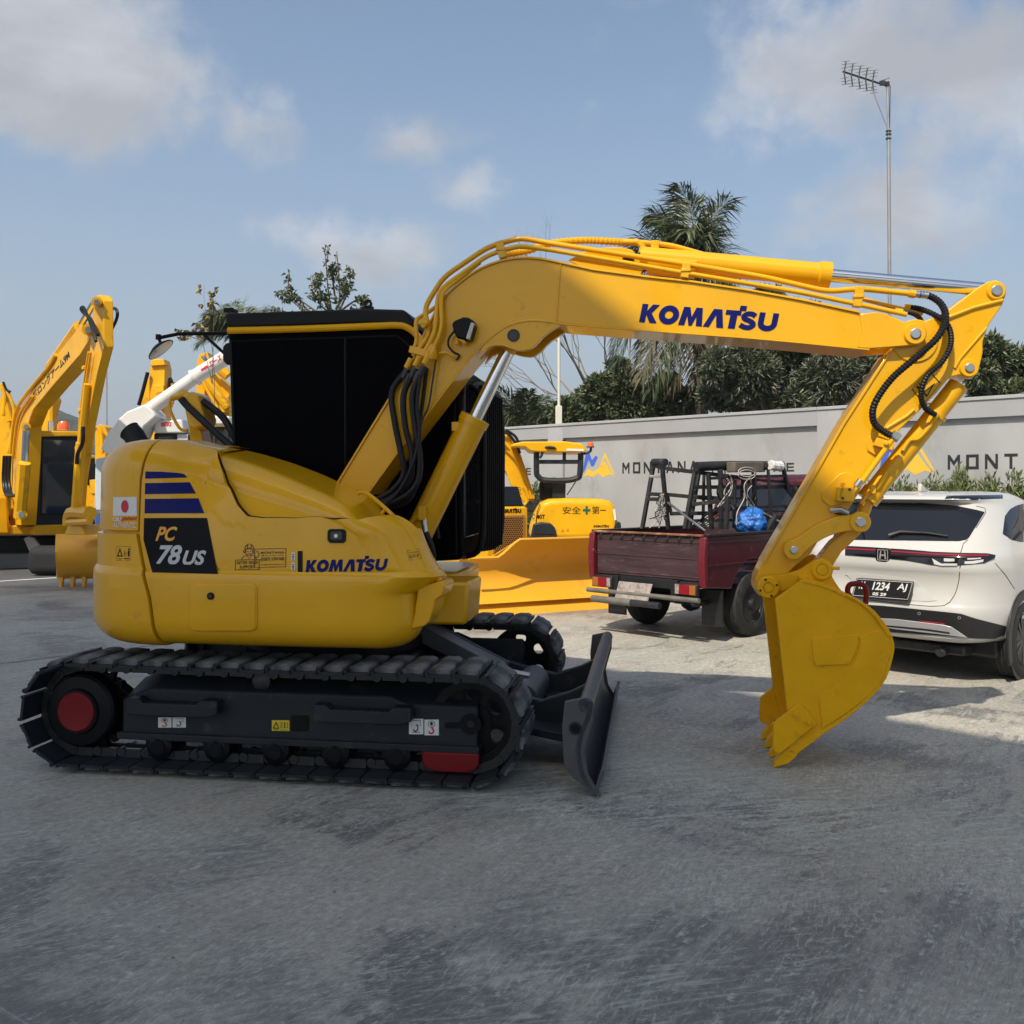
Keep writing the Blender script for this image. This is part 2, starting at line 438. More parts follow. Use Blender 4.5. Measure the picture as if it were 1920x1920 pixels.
def komatsu(shear=0.0):
    p = Print(); x = 0.0
    def L_(pts, w):
        nonlocal x
        p.poly([(x + a, b) for a, b in pts]); x += w + 0.06
    L_([(0, 0), (.30, 0), (.30, .42), (.54, 0), (.92, 0), (.56, .53), (.90, 1), (.54, 1), (.30, .62), (.30, 1), (0, 1)], .88)
    p.ann(x + .52, .5, .52, .52, .40); x += 1.08
    L_([(0, 0), (.14, 1), (.46, 1), (.62, .48), (.78, 1), (1.10, 1), (1.24, 0), (.92, 0), (.86, .52), (.70, 0), (.54, 0), (.38, .52), (.32, 0)], 1.22)
    L_([(0, 0), (.32, 0), (.57, .68), (.70, 0), (1.06, 0), (.84, 1), (.40, 1)], .98)
    L_([(.26, 0), (.62, 0), (.62, .74), (.80, .74), (.80, 1.0), (1.02, 1.0), (1.02, 1.28), (.68, 1.28), (.68, 1.0), (0, 1.0), (0, .74), (.26, .74)], .70)
    sp = spl2([(.80, .76), (.62, .86), (.38, .86), (.20, .72), (.28, .58), (.50, .50), (.70, .40), (.76, .26), (.60, .13), (.34, .13), (.08, .24)], 5)
    A, B = stroke2d([(x + a, b) for a, b in sp], .27); p.strip(A, B); x += .98
    up = [(.15, 1), (.15, .42)] + arc2(.50, .42, .29, 180, 360, 12)[0:] + [(.85, .42), (.85, 1)]
    up = [(.15, 1.0), (.15, .42)] + [(.50 + .35 * cos(radians(180 + 15 * i)), .42 + .28 * sin(radians(180 + 15 * i))) for i in range(1, 12)] + [(.85, .42), (.85, 1.0)]
    A, B = stroke2d([(x + a, b) for a, b in up], .30); p.strip(A, B); x += 1.0
    p.v = [((a + shear * b) / x, b / 1.0) for a, b in p.v]
    return p
KOM = komatsu()

class Caster:
    """puts artwork on built surfaces: looks along sight lines of the frame and keeps a 2-3 mm gap"""
    def __init__(s, frame, objs):
        s.F = frame; V = []; Fc = []
        for o in objs:
            b = len(V); V += [o.matrix_basis @ v.co for v in o.data.vertices] ; Fc += [[b + i for i in p.vertices] for p in o.data.polygons]
        s.t = BVHTree.FromPolygons(V, Fc)
    def hit(s, x, y, off=0.003):
        r = s.F.ray(x, y).normalized(); h = s.t.ray_cast(s.F.cam, r)
        if h[0] is None: return None
        n = h[1] if h[1].dot(r) < 0 else -h[1]
        return h[0] + n * off
    def decal(s, name, pr, quad, m, parent, off=0.003, label=None):
        """quad: pixel corners bottom-left, bottom-right, top-right, top-left"""
        bl, br, tr, tl = quad; vv = []; keep = {}
        for i, (u, v) in enumerate(pr.v):
            x = (bl[0] * (1 - u) + br[0] * u) * (1 - v) + (tl[0] * (1 - u) + tr[0] * u) * v
            y = (bl[1] * (1 - u) + br[1] * u) * (1 - v) + (tl[1] * (1 - u) + tr[1] * u) * v
            h = s.hit(x, y, off)
            if h is not None: keep[i] = len(vv); vv.append(h)
        ff = [[keep[i] for i in f] for f in pr.f if all(i in keep for i in f)]
        if not ff: return None
        return MB().add(vv, ff).build(name, m, parent, smooth=0, fix=False, label=label)
    def path(s, pts, off):
        return [h for h in (s.hit(x, y, off) for x, y in pts) if h is not None]
def plane_decal(name, pr, o, ux, uy, m, parent, label=None):
    """artwork on a known flat face: origin corner o, full-width vector ux, full-height vector uy"""
    o = Vector(o); ux = Vector(ux); uy = Vector(uy)
    return MB().add([o + ux * a + uy * b for a, b in pr.v], pr.f).build(name, m, parent, smooth=0, fix=False, label=label)
# ---------------------------------------------------------------- setting: ground, unseen canopy set to shade the yard, wall, hills
def concrete_mat():
    m = bpy.data.materials.new('trowelled_concrete'); m.use_nodes = True
    nt = m.node_tree; N, L = nt.nodes, nt.links; b = N['Principled BSDF']
    tc = N.new('ShaderNodeTexCoord'); rots = {}
    def nz(scale, detail, rough, st=(1, 1, 1), dist=0.0, rot=0.0, off=0.0):
        if rot not in rots:
            r = N.new('ShaderNodeMapping'); r.inputs['Rotation'].default_value = (0, 0, rot); L.new(tc.outputs['Object'], r.inputs[0]); rots[rot] = r.outputs[0]
        mp = N.new('ShaderNodeMapping'); mp.inputs['Scale'].default_value = st; mp.inputs['Location'].default_value = (off, off * .7, 0)
        L.new(rots[rot], mp.inputs[0])
        n = N.new('ShaderNodeTexNoise'); n.inputs['Scale'].default_value = scale; n.inputs['Detail'].default_value = detail
        n.inputs['Roughness'].default_value = rough; n.inputs['Distortion'].default_value = dist
        L.new(mp.outputs[0], n.inputs['Vector']); return n.outputs['Fac']
    def ramp(f, a, b_, lo, hi):
        r = N.new('ShaderNodeMapRange'); r.inputs['From Min'].default_value = a; r.inputs['From Max'].default_value = b_
        r.inputs['To Min'].default_value = lo; r.inputs['To Max'].default_value = hi; L.new(f, r.inputs['Value']); return r.outputs[0]
    def mth(op, a, b_):
        x = N.new('ShaderNodeMath'); x.operation = op
        for k, q in enumerate((a, b_)):
            if isinstance(q, (int, float)): x.inputs[k].default_value = q
            else: L.new(q, x.inputs[k])
        return x.outputs[0]
    def mix(f, A, B, blend='MIX'):
        x = N.new('ShaderNodeMix'); x.data_type = 'RGBA'; x.blend_type = blend
        for s_, q in (('Factor', f), ('A', A), ('B', B)):
            if isinstance(q, (int, float)): x.inputs[s_].default_value = q
            elif isinstance(q, tuple): x.inputs[s_].default_value = (*q, 1)
            else: L.new(q, x.inputs[s_])
        return x.outputs['Result']
    R1, R2, R3 = radians(-54), radians(-20), radians(35)
    big = nz(0.5, 4, 0.5, dist=0.5)
    brush = nz(2.2, 10, 0.68, st=(0.8, 5.5, 1), rot=R1, dist=0.35)
    brush2 = nz(4.0, 9, 0.7, st=(0.7, 7.0, 1), rot=R2, dist=0.3, off=7)
    pores = nz(26, 8, 0.72)
    c = mix(ramp(big, 0.36, 0.64, 0, 1), (0.30, 0.295, 0.265), (0.40, 0.375, 0.325))
    c = mix(ramp(brush, 0.36, 0.64, 0, 1), c, mix(0.5, c, (0.48, 0.46, 0.415)))
    # greenish film and dark, half worn-off sealer with ragged brushed edges
    gr = nz(0.42, 6, 0.6, dist=0.8, off=3)
    c = mix(ramp(gr, 0.50, 0.62, 0, 0.35), c, (0.265, 0.31, 0.275))
    dk = nz(0.62, 8, 0.6, dist=0.9, off=11)
    dk2 = mth('ADD', dk, mth('MULTIPLY', mth('SUBTRACT', brush, 0.5), 0.55))
    c = mix(ramp(dk2, 0.525, 0.60, 0, 0.85), c, (0.145, 0.15, 0.15))
    dk3 = mth('ADD', nz(1.7, 8, 0.6, dist=0.6, off=23), mth('MULTIPLY', mth('SUBTRACT', brush2, 0.5), 0.6))
    c = mix(ramp(dk3, 0.58, 0.66, 0, 0.55), c, (0.18, 0.185, 0.18))
    # pale scuffs
    sc = mth('ADD', brush, mth('MULTIPLY', mth('SUBTRACT', pores, 0.5), 0.8))
    c = mix(ramp(sc, 0.60, 0.74, 0, 0.8), c, (0.52, 0.525, 0.50))
    sc2 = mth('ADD', brush2, mth('MULTIPLY', mth('SUBTRACT', pores, 0.5), 0.7))
    c = mix(ramp(sc2, 0.62, 0.74, 0, 0.55), c, (0.40, 0.40, 0.385))
    b3 = mth('ADD', nz(7.5, 7, 0.72, st=(0.55, 6.5, 1), rot=R1, dist=0.25, off=41), mth('MULTIPLY', mth('SUBTRACT', big, 0.5), 0.5))
    c = mix(ramp(b3, 0.54, 0.68, 0, 0.42), c, (0.50, 0.50, 0.46))
    b4 = nz(8.5, 6, 0.7, st=(0.5, 6.0, 1), rot=radians(-62), dist=0.2, off=57)
    c = mix(ramp(b4, 0.58, 0.70, 0, 0.35), c, (0.16, 0.162, 0.155))
    b5 = mth('ADD', nz(5.5, 8, 0.75, st=(0.6, 4.5, 1), rot=radians(-15), dist=0.5, off=77), mth('MULTIPLY', mth('SUBTRACT', gr, 0.5), 0.9))
    c = mix(ramp(b5, 0.58, 0.68, 0, 0.70), c, (0.47, 0.51, 0.475))
    for rot, off, st_, hi in ((R1, 91, (1.0, 7.0, 1), 0.62), (R2, 97, (1.0, 6.0, 1), 0.5), (radians(-70), 103, (0.8, 5.0, 1), 0.5)):
        q = mth('ADD', nz(13, 5, 0.7, st=st_, rot=rot, dist=0.3, off=off), mth('MULTIPLY', mth('SUBTRACT', nz(1.3, 5, 0.6, off=off + 3), 0.5), 0.55))
        c = mix(ramp(q, 0.58, 0.66, 0, hi), c, (0.54, 0.555, 0.51))
        q2 = mth('ADD', nz(16, 5, 0.7, st=st_, rot=rot, dist=0.3, off=off + 40), mth('MULTIPLY', mth('SUBTRACT', nz(1.1, 5, 0.6, off=off + 9), 0.5), 0.55))
        c = mix(ramp(q2, 0.60, 0.68, 0, hi * 0.8), c, (0.15, 0.152, 0.14))
    # long scratches and wheel marks
    for rot, k0, off, sc_ in ((R1, 0.665, 1, 3.2), (R2, 0.68, 5, 2.6), (R3, 0.675, 9, 2.8), (radians(-95), 0.67, 13, 2.2)):
        w = nz(sc_, 3, 0.55, st=(0.06, 6.0, 1), rot=rot, dist=0.1, off=off)
        c = mix(mth('MULTIPLY', ramp(w, k0, k0 + 0.035, 0, 0.55), ramp(pores, 0.35, 0.6, 0.2, 1)), c, (0.44, 0.44, 0.42))
    c = mix(1.0, c, ramp(pores, 0.28, 0.72, 0.70, 1.30), 'MULTIPLY')
    fine = nz(140, 3, 0.6)
    c = mix(1.0, c, ramp(fine, 0.25, 0.75, 0.84, 1.16), 'MULTIPLY')
    sp = nz(30, 2, 0.5, off=31)
    c = mix(ramp(sp, 0.70, 0.74, 0, 0.65), c, (0.055, 0.055, 0.05))
    c = mix(1.0, c, (0.945, 0.925, 0.885), 'MULTIPLY')
    L.new(c, b.inputs['Base Color'])
    L.new(ramp(dk2, 0.45, 0.62, 0.72, 0.46), b.inputs['Roughness'])
    bp = N.new('ShaderNodeBump'); bp.inputs['Strength'].default_value = 0.5; bp.inputs['Distance'].default_value = 0.008
    L.new(sc, bp.inputs['Height']); L.new(bp.outputs[0], b.inputs['Normal'])
    return m
M['concrete'] = concrete_mat()
M['soil'] = mat('dry_grass_soil', (0.10, 0.10, 0.05), 0.9, var=0.4, scale=0.3)

g = MB()
g.add([(-400, -60, 0), (400, -60, 0), (400, 160, 0), (-400, 160, 0)], [(0, 1, 2, 3)])
ground = g.build('ground', M['concrete'], smooth=0); tag(ground, 'grey trowelled concrete yard, scuffed and stained', None, kind='structure')
t_ = MB().add([(-6000, -2000, -0.3), (6000, -2000, -0.3), (6000, 8000, -0.3), (-6000, 8000, -0.3)], [(0, 1, 2, 3)])
terrain = t_.build('terrain', M['soil'], smooth=0); tag(terrain, 'flat land beyond the yard', None, kind='structure')

WD = Vector((0.70, -0.714, 0)).normalized()          # along the wall, towards the right
WN = Vector((0.714, 0.70, 0)).normalized()           # from the yard into the wall
WALL_D = 14.2
# unseen canopy: roof edge set to shade the yard, sides left open for skylight
M['roofing'] = mat('canopy_sheeting', (0.55, 0.56, 0.57), 0.5, var=0.05, scale=1)
M['column'] = mat('canopy_steel', (0.30, 0.31, 0.33), 0.5)
EAVE_H = 13.5
EAVE_D = 6.62 - EAVE_H / math.tan(radians(SUN_EL)) * TRAVEL.dot(WN)
so = WN * EAVE_D
SH = Frame(so.x, so.y, atan2(WD.y, WD.x))
CAN_L, CAN_W = -14.5, 13.0
shade_canopy = thing('canopy', 'unseen high canopy behind the viewer, roof edge placed for the shade on the yard, sides left open to let skylight in', 'canopy', SH)
w = MB(); w.prism([(CAN_L, 0, EAVE_H - .25), (CAN_L, 0, EAVE_H), (CAN_L, -CAN_W / 2, EAVE_H + 1.2), (CAN_L, -CAN_W, EAVE_H), (CAN_L, -CAN_W, EAVE_H - .25), (CAN_L, -CAN_W / 2, EAVE_H + 0.95)],
                  [(30, 0, EAVE_H - .25), (30, 0, EAVE_H), (30, -CAN_W / 2, EAVE_H + 1.2), (30, -CAN_W, EAVE_H), (30, -CAN_W, EAVE_H - .25), (30, -CAN_W / 2, EAVE_H + 0.95)])
w.build('roof', M['roofing'], shade_canopy, smooth=0)
for k in range(6):
    x = -13.5 + k * 8.5
    for y in (-0.8, -CAN_W + 0.8):
        w = MB(); w.box2((x - .15, y - .15, 0), (x + .15, y + .15, EAVE_H - .15)); w.build('column', M['column'], shade_canopy, smooth=0)
    w = MB(); w.box2((x - .1, -CAN_W + .8, EAVE_H - .55), (x + .1, -.8, EAVE_H - .2)); w.build('rafter', M['column'], shade_canopy, smooth=0)

# the asphalt drive beyond the concrete pad, with a white strip painted as a sunlit sliver
M['asphalt'] = mat('asphalt', (0.075, 0.076, 0.078), 0.85, var=0.25, scale=1.2, bump=0.4, bscale=150, dirt=(0.13, 0.128, 0.12), dirt_amt=0.1, dirt_scale=0.7)
M['sunlit_strip_white'] = mat('sunlit_strip_white', (0.75, 0.75, 0.73), 0.6, var=0.08, scale=8)
def wpt(s_, d_, z=0.0): return WD * s_ + WN * d_ + Vector((0, 0, z))
drive = MB().add([wpt(-17.95, -60, .004), wpt(-17.95, 60, .004), wpt(-120, 60, .004), wpt(-120, -60, .004)], [(0, 1, 2, 3)]).build('road', M['asphalt'], smooth=0)
tag(drive, 'dark asphalt drive left of the concrete pad', None, kind='structure')
ln = MB().add([wpt(-17.84, -20, .008), wpt(-17.84, 30, .008), wpt(-17.97, 30, .008), wpt(-17.97, -20, .008)], [(0, 1, 2, 3)]).build('sunlit_strip', M['sunlit_strip_white'], smooth=0)
tag(ln, 'white strip painted as a sunlit sliver along the edge of the asphalt drive', None, kind='structure')
M['joint'] = mat('joint_filler', (0.035, 0.035, 0.036), 0.9)
jb = MB()
for s0 in (-16.9, -9.6):
    jb.add([wpt(s0, -4, .003), wpt(s0, 13.9, .003), wpt(s0 - .014, 13.9, .003), wpt(s0 - .014, -4, .003)], [(0, 1, 2, 3)])
jo = jb.build('joint', M['joint'], smooth=0); tag(jo, 'saw cut joints in the concrete yard', None, kind='structure')
# ---------------------------------------------------------------- the yellow excavator in front
EX = Frame(-1.16, 6.437, radians(-8.5))
ex = thing('excavator', 'large yellow and black crawler excavator in the foreground, arm bent down to its bucket', 'excavator', EX)
def P3(pts, y): return [EX.Y(a, b, y) for a, b in pts]
def plate(name, pts, y0, th, m, parent=ex, bevel=0.006, smooth=35, label=None, mb=None):
    """px outline on the plane y0, extruded th away from the viewer"""
    b = mb or MB(); b.ex(P3(pts, y0), (0, th, 0))
    return b if mb else b.build(name, m, parent, smooth, bevel, label=label)
YW = M['yellow']

# --- undercarriage ---------------------------------------------------------------------------
TR_IN, TR_OUT = 0.74, 1.20
SPX, IDX, HUBZ, LOOPR = -1.228, 1.098, 0.335, 0.274   # sprocket and idler centres, link pitch line radius
SHOE_T = 0.028
def track_path(n):
    """n evenly spaced (x, z, angle) round the loop, angle = outward normal turned to +z"""
    L0 = IDX - SPX; Lc = pi * LOOPR; tot = 2 * L0 + 2 * Lc; out = []
    for i in range(n):
        s = tot * (i + 0.35) / n
        if s < L0:
            x = SPX + s; sag = 0.018 * sin(pi * s / L0); out.append((x, HUBZ + LOOPR - sag * 0.3, 0.0))
        elif s < L0 + Lc:
            a = (s - L0) / LOOPR; out.append((IDX + LOOPR * sin(a), HUBZ + LOOPR * cos(a), -a))
        elif s < 2 * L0 + Lc:
            x = IDX - (s - L0 - Lc); out.append((x, HUBZ - LOOPR, pi))
        else:
            a = (s - 2 * L0 - Lc) / LOOPR; out.append((SPX - LOOPR * sin(a), HUBZ - LOOPR * cos(a), pi - a))
    return out, tot / n
NSH = 42
path_, PITCH = track_path(NSH)
def shoe_mesh(k):
    rnd = random.Random(k); b = MB()
    w = TR_OUT - TR_IN; yc = 0
    b.cur = 0
    b.box((0, yc, SHOE_T / 2), (PITCH * 0.93, w, 0.016))
    b.box((-PITCH * 0.44, yc, SHOE_T * 0.9), (0.016, w, 0.022)); b.box((PITCH * 0.43, yc, SHOE_T * 0.75), (0.014, w, 0.016))
    # bolted rubber pad with a chipped rim
    b.cur = 1
    nx, ny = 5, 13; rows = []; z1 = SHOE_T + 0.028
    for i in range(nx):
        r = []
        for j in range(ny):
            u = i / (nx - 1) * 2 - 1; v = j / (ny - 1) * 2 - 1
            edge = max(abs(u) ** 12, abs(v) ** 30)
            jit = rnd.uniform(0, 0.012) if (i in (0, nx - 1) or j in (0, ny - 1)) else 0
            r.append(Vector((u * (PITCH * 0.405 - jit * 0.9), v * (w * 0.455 - jit * 2.2), z1 - 0.010 * edge - rnd.uniform(0, 0.004))))
        rows.append(r)
    inner = [[Vector((p.x * 1.03, p.y * 1.01, SHOE_T * 0.6)) for p in r] for r in rows]
    b.shell(rows, inner)
    # track link under the shoe
    b.cur = 2
    for s in (-1, 1):
        b.box((0, s * 0.055, -0.024), (PITCH * 0.74, 0.026, 0.050)); b.cyl((PITCH * 0.42, s * 0.075, -0.03), (PITCH * 0.42, s * 0.035, -0.03), 0.027, n=10)
    return b.mesh('shoe', [M['charcoal'], M['pad'], M['gunmetal']], 12)
shoe_meshes = [shoe_mesh(k) for k in range(5)]
def hub_part(side, mb_far=False):
    pass
track_objs = []
for side in (-1, 1):
    yc = side * (TR_IN + TR_OUT) / 2
    near = side < 0
    # frame: beam between sprocket and idler
    b = MB(); yo = side * 1.05; yi = side * 0.80
    prof = [(-0.98, 0.20), (1.14, 0.20), (1.14, 0.43), (0.74, 0.43), (0.64, 0.47), (-0.80, 0.47), (-0.98, 0.40)]
    b.prism([Vector((x, yo, z)) for x, z in prof], [Vector((x, yi, z + (0.085 if z > 0.35 else 0))) for x, z in prof])
    fr = b.build('track_frame', M['charcoal'], ex, 30, 0.012)
    b = MB()
    for x0, x1 in ((-0.90, -0.35), (0.22, 0.78)):                     # step irons with toothed tread
        st = [(x0, 0.335), (x1 - 0.07, 0.335), (x1, 0.355), (x1, 0.43), (x1 - 0.10, 0.43), (x1 - 0.13, 0.405), (x0 + 0.10, 0.405), (x0 + 0.07, 0.43), (x0, 0.43)]
        b = MB(); b.prism([Vector((x, side * 1.135, z)) for x, z in st], [Vector((x, side * 1.052, z)) for x, z in st])
        for i in range(16):
            xx = x0 + 0.12 + i * (x1 - x0 - 0.27) / 15; b.box((xx, side * 1.128, 0.408), (0.010, 0.012, 0.012))
        b.build('step', M['charcoal'], fr, 30, 0.006)
    b = MB(); b.box2((-1.00, side * 1.075, 0.175), (1.15, side * 0.98, 0.215)); b.build('lower_flange', M['charcoal'], fr, 30, 0.006)
    # rollers
    for i in range(5):
        x = -0.74 + i * 0.355; b = MB()
        b.lathe([(0.055, 0), (0.075, 0.01), (0.075, 0.05), (0.058, 0.06), (0.058, 0.15), (0.075, 0.16), (0.075, 0.2), (0.05, 0.21)], (x, yc - 0.105, 0.135), (0, 1, 0), 16)
        b.box((x, side * 1.055, 0.165), (0.16, 0.03, 0.07)); b.cyl((x, side * 1.045, 0.14), (x, side * 1.085, 0.14), 0.042, n=14)
        b.build('track_roller', M['black'], fr, 35)
    b = MB(); b.lathe([(0.03, 0), (0.055, 0.01), (0.055, 0.14), (0.03, 0.15)], (-0.14, yc - 0.05, 0.525), (0, 1, 0), 16); b.box((-0.14, side * 0.9, 0.49), (0.09, 0.05, 0.10))
    b.build('carrier_roller', M['gunmetal'], fr, 35)
    # idler wheel with lightening holes
    b = MB(); R_ = LOOPR - 0.035
    nh = 6; yy0 = yc - 0.05; yy1 = yc + 0.05
    b.ring((IDX, yy0, HUBZ), (0, 1, 0), R_, R_ - 0.05, 0.10, 36)
    b.ring((IDX, yy0 + 0.02, HUBZ), (0, 1, 0), 0.105, 0.03, 0.06, 24)
    b.ring((IDX, yy0 - 0.035, HUBZ), (0, 1, 0), 0.06, 0.02, 0.16, 18)
    for k in range(nh):                                             # web between the holes
        a0 = 2 * pi * (k + 0.0) / nh; pts = []
        for t in range(5):
            a = a0 - 0.24 + 0.12 * t; pts.append((R_ - 0.045) * Vector((cos(a) * 1.0, 0, sin(a))))
        for t in range(5):
            a = a0 + 0.30 - 0.15 * t; pts.append(0.10 * Vector((cos(a), 0, sin(a))))
        c = Vector((IDX, yy0 + 0.035, HUBZ)); b.ex([c + p for p in pts], (0, 0.03, 0))
        ah = a0 + pi / nh; hc = Vector((IDX + 0.158 * cos(ah), yy0 + 0.035, HUBZ + 0.158 * sin(ah))); nseg = 16
        outer = []; inn = []
        for t in range(nseg):
            a = 2 * pi * t / nseg; d = Vector((cos(a), 0, sin(a))); inn.append(hc + d * 0.040); outer.append(hc + d * 0.062)
        bs = len(b.v); b.add(outer + inn + [p + Vector((0, .03, 0)) for p in outer + inn],
            [[t, (t + 1) % nseg, nseg + (t + 1) % nseg, nseg + t] for t in range(nseg)] + [[2 * nseg + t, 2 * nseg + (t + 1) % nseg, 3 * nseg + (t + 1) % nseg, 3 * nseg + t] for t in range(nseg)]
            + [[nseg + t, nseg + (t + 1) % nseg, 3 * nseg + (t + 1) % nseg, 3 * nseg + t] for t in range(nseg)])
    b.build('idler_wheel', M['black'], ex, 35)
    # drive sprocket, motor cover and red hub cap
    b = MB(); nt_ = 21; o1 = []; 
    for k in range(nt_ * 4):
        a = 2 * pi * k / (nt_ * 4); r = LOOPR - (0.012 if k % 4 in (0, 1) else 0.05); o1.append(Vector((SPX + r * cos(a), yc - 0.02, HUBZ + r * sin(a))))
    b.ex(o1, (0, 0.04, 0))
    sp_ = b.build('drive_sprocket', M['black'], ex, 30)
    b = MB()
    if near: b.lathe([(0.215, 0.0), (0.215, -0.085), (0.20, -0.10), (0.135, -0.108), (0.128, -0.125), (0.10, -0.125)], (SPX, yc - 0.02, HUBZ), (0, 1, 0), 36)
    else: b.lathe([(0.20, 0.0), (0.20, 0.10), (0.175, 0.135), (0.10, 0.15)], (SPX, yc + 0.02, HUBZ), (0, 1, 0), 36)
    b.build('final_drive', M['black'], sp_, 35)
    b = MB()
    if near: b.lathe([(0.115, -0.122), (0.115, -0.132), (0.107, -0.138), (0.02, -0.132)], (SPX, yc - 0.02, HUBZ), (0, 1, 0), 36)
    else: b.lathe([(0.113, 0.15), (0.113, 0.18), (0.02, 0.19)], (SPX, yc + 0.02, HUBZ), (0, 1, 0), 36)
    b.build('hub_cap', M['red'], sp_, 35)
    # dark motor guard between sprocket and frame
    b = MB(); gp = [(-1.10, 0.16), (-0.97, 0.22), (-0.97, 0.42), (-1.08, 0.50), (-1.27, 0.53), (-1.14, 0.50), (-1.06, 0.335), (-1.14, 0.17)]
    b.prism([Vector((x, side * 0.99, z)) for x, z in gp], [Vector((x, side * 0.9, z)) for x, z in gp]); b.build('motor_guard', M['black'], ex, 30, 0.008)
    # red track guide at the idler end
    b = MB(); gd = [(x + 0.15, z) for x, z in ((0.68, 0.178), (1.00, 0.178), (1.00, 0.125), (0.985, 0.095), (0.95, 0.078), (0.90, 0.070), (0.78, 0.070), (0.73, 0.078), (0.695, 0.095), (0.68, 0.125))]
    b.prism([Vector((x, side * 1.08, z)) for x, z in gd], [Vector((x, side * 1.02, z)) for x, z in gd]); b.build('track_guide', M['red'], ex, 30, 0.006)
    # the shoes
    tr = sub_empty('crawler_track', ex)
    for i, (x, z, a) in enumerate(path_):
        o = bpy.data.objects.new('shoe', shoe_meshes[(i * 7 + (side > 0)) % 5]); COL.objects.link(o); o.parent = tr
        nx_, nz_ = sin(-a), cos(-a)
        o.location = (x, yc, z); o.rotation_euler = (0, -a, 0)
    if near: near_frame = fr
# car body between the tracks, slew ring, towards the blade
b = MB(); b.box2((-0.62, -0.8, 0.34), (0.62, 0.8, 0.60)); b.build('car_body', M['black'], ex, 30, 0.03)
b = MB(); b.lathe([(0.62, 0.0), (0.62, 0.10), (0.56, 0.10), (0.56, 0.2)], (0, 0, 0.58), (0, 0, 1), 40); b.build('slew_ring', M['black'], ex, 35)
# --- dozer blade
BLX = 1.75
b = MB(); rows = []; W2 = 1.16
bp_ = [(0.05, 0.005), (0.015, 0.06), (-0.022, 0.14), (-0.035, 0.24), (-0.018, 0.33), (0.012, 0.40), (0.030, 0.455), (0.028, 0.475)]
# offsets of the curved mouldboard from the blade line, bottom to top
fr_ = [Vector((BLX + x, 0, z)) for x, z in bp_]
bk_ = [Vector((BLX + x - 0.028, 0, z)) for x, z in bp_]
for pts, nm in ((fr_, 'f'),):
    A = [p + Vector((0, -W2, 0)) for p in fr_]; B = [p + Vector((0, W2, 0)) for p in fr_]
    A2 = [p + Vector((0, -W2, 0)) for p in bk_]; B2 = [p + Vector((0, W2, 0)) for p in bk_]
    b.shell([A, B], [A2, B2])
bl = b.build('dozer_blade', M['grey_blade'], ex, 40)
b = MB(); b.cyl((BLX - 0.005, -W2, 0.485), (BLX - 0.005, W2, 0.485), 0.042, n=18); b.build('top_tube', M['grey_blade'], bl, 40)
b = MB(); b.box((BLX + 0.062, 0, 0.075), (0.022, 2 * W2, 0.15), Matrix.Rotation(radians(18), 3, 'Y')); b.build('cutting_edge', M['grey_blade'], bl, 30, 0.004)
for s in (-1, 1):
    b = MB(); ep = [(BLX + 0.075, 0.005), (BLX + 0.005, 0.12), (BLX - 0.015, 0.24), (BLX + 0.03, 0.40), (BLX + 0.035, 0.50), (BLX - 0.01, 0.525), (BLX - 0.12, 0.50), (BLX - 0.135, 0.36), (BLX - 0.125, 0.16), (BLX - 0.07, 0.09)]
    b.ex([Vector((x, s * W2, z)) for x, z in ep], (0, -s * 0.028, 0)); b.build('end_plate', M['grey_blade'], bl, 30, 0.005)
    b = MB(); b.ring((BLX - 0.062, s * (W2 + 0.001), 0.36), (0, -s, 0), 0.036, 0.022, 0.033, 20); b.cur = 1; b.cyl((BLX - 0.062, s * (W2 + 0.002), 0.36), (BLX - 0.062, s * (W2 - 0.002), 0.36), 0.024, n=18); b.build('end_hole', [M['charcoal'], M['black']], bl, 30)
# lift arms from the car body, gussets, cylinder guard
for s in (-0.42, 0.42):
    b = MB(); ap = [(0.45, 0.46), (0.75, 0.50), (1.24, 0.38), (1.42, 0.34), (1.60, 0.40), (1.70, 0.45), (1.70, 0.16), (1.40, 0.15), (0.5, 0.26)]
    b.ex([Vector((x, s - 0.03, z)) for x, z in ap], (0, 0.06, 0)); b.build('lift_arm', M['charcoal'], ex, 30, 0.008)
    b = MB(); b.prism([Vector((1.69, s - 0.28, 0.14)), Vector((1.69, s + 0.28, 0.14)), Vector((0.6, s + 0.12, 0.28)), Vector((0.6, s - 0.12, 0.28))],
                      [Vector((1.69, s - 0.28, 0.19)), Vector((1.69, s + 0.28, 0.19)), Vector((0.6, s + 0.12, 0.33)), Vector((0.6, s - 0.12, 0.33))]); b.build('arm_floor', M['charcoal'], ex, 30, 0.006)
b = MB(); b.cyl((1.28, -0.32, 0.30), (1.28, 0.32, 0.30), 0.11, n=28); b.build('cross_tube', M['grey_blade'], ex, 35)
b = MB(); b.bar((0.42, -0.02, 0.80), (1.12, -0.02, 0.46), 0.26, 0.02); b.bar((0.42, -0.145, 0.765), (1.12, -0.145, 0.425), 0.012, 0.10); b.bar((0.42, 0.105, 0.765), (1.12, 0.105, 0.425), 0.012, 0.10)
b.build('cylinder_guard', M['grey_blade'], ex, 30, 0.004)
b = MB(); b.cyl((0.45, 0, 0.66), (1.05, 0, 0.42), 0.06, n=16); b.cyl((1.0, 0, 0.44), (1.30, 0, 0.34), 0.035, n=14); b.build('blade_cylinder', M['charcoal'], ex, 35)
for dy in (-0.09, -0.05):
    b = MB(); b.tube(spl([(0.7, dy, 0.60), (0.95, dy, 0.49), (1.18, dy, 0.44), (1.30, dy, 0.42)], 5), 0.011); b.build('blade_hose', M['steel'], ex, 35)

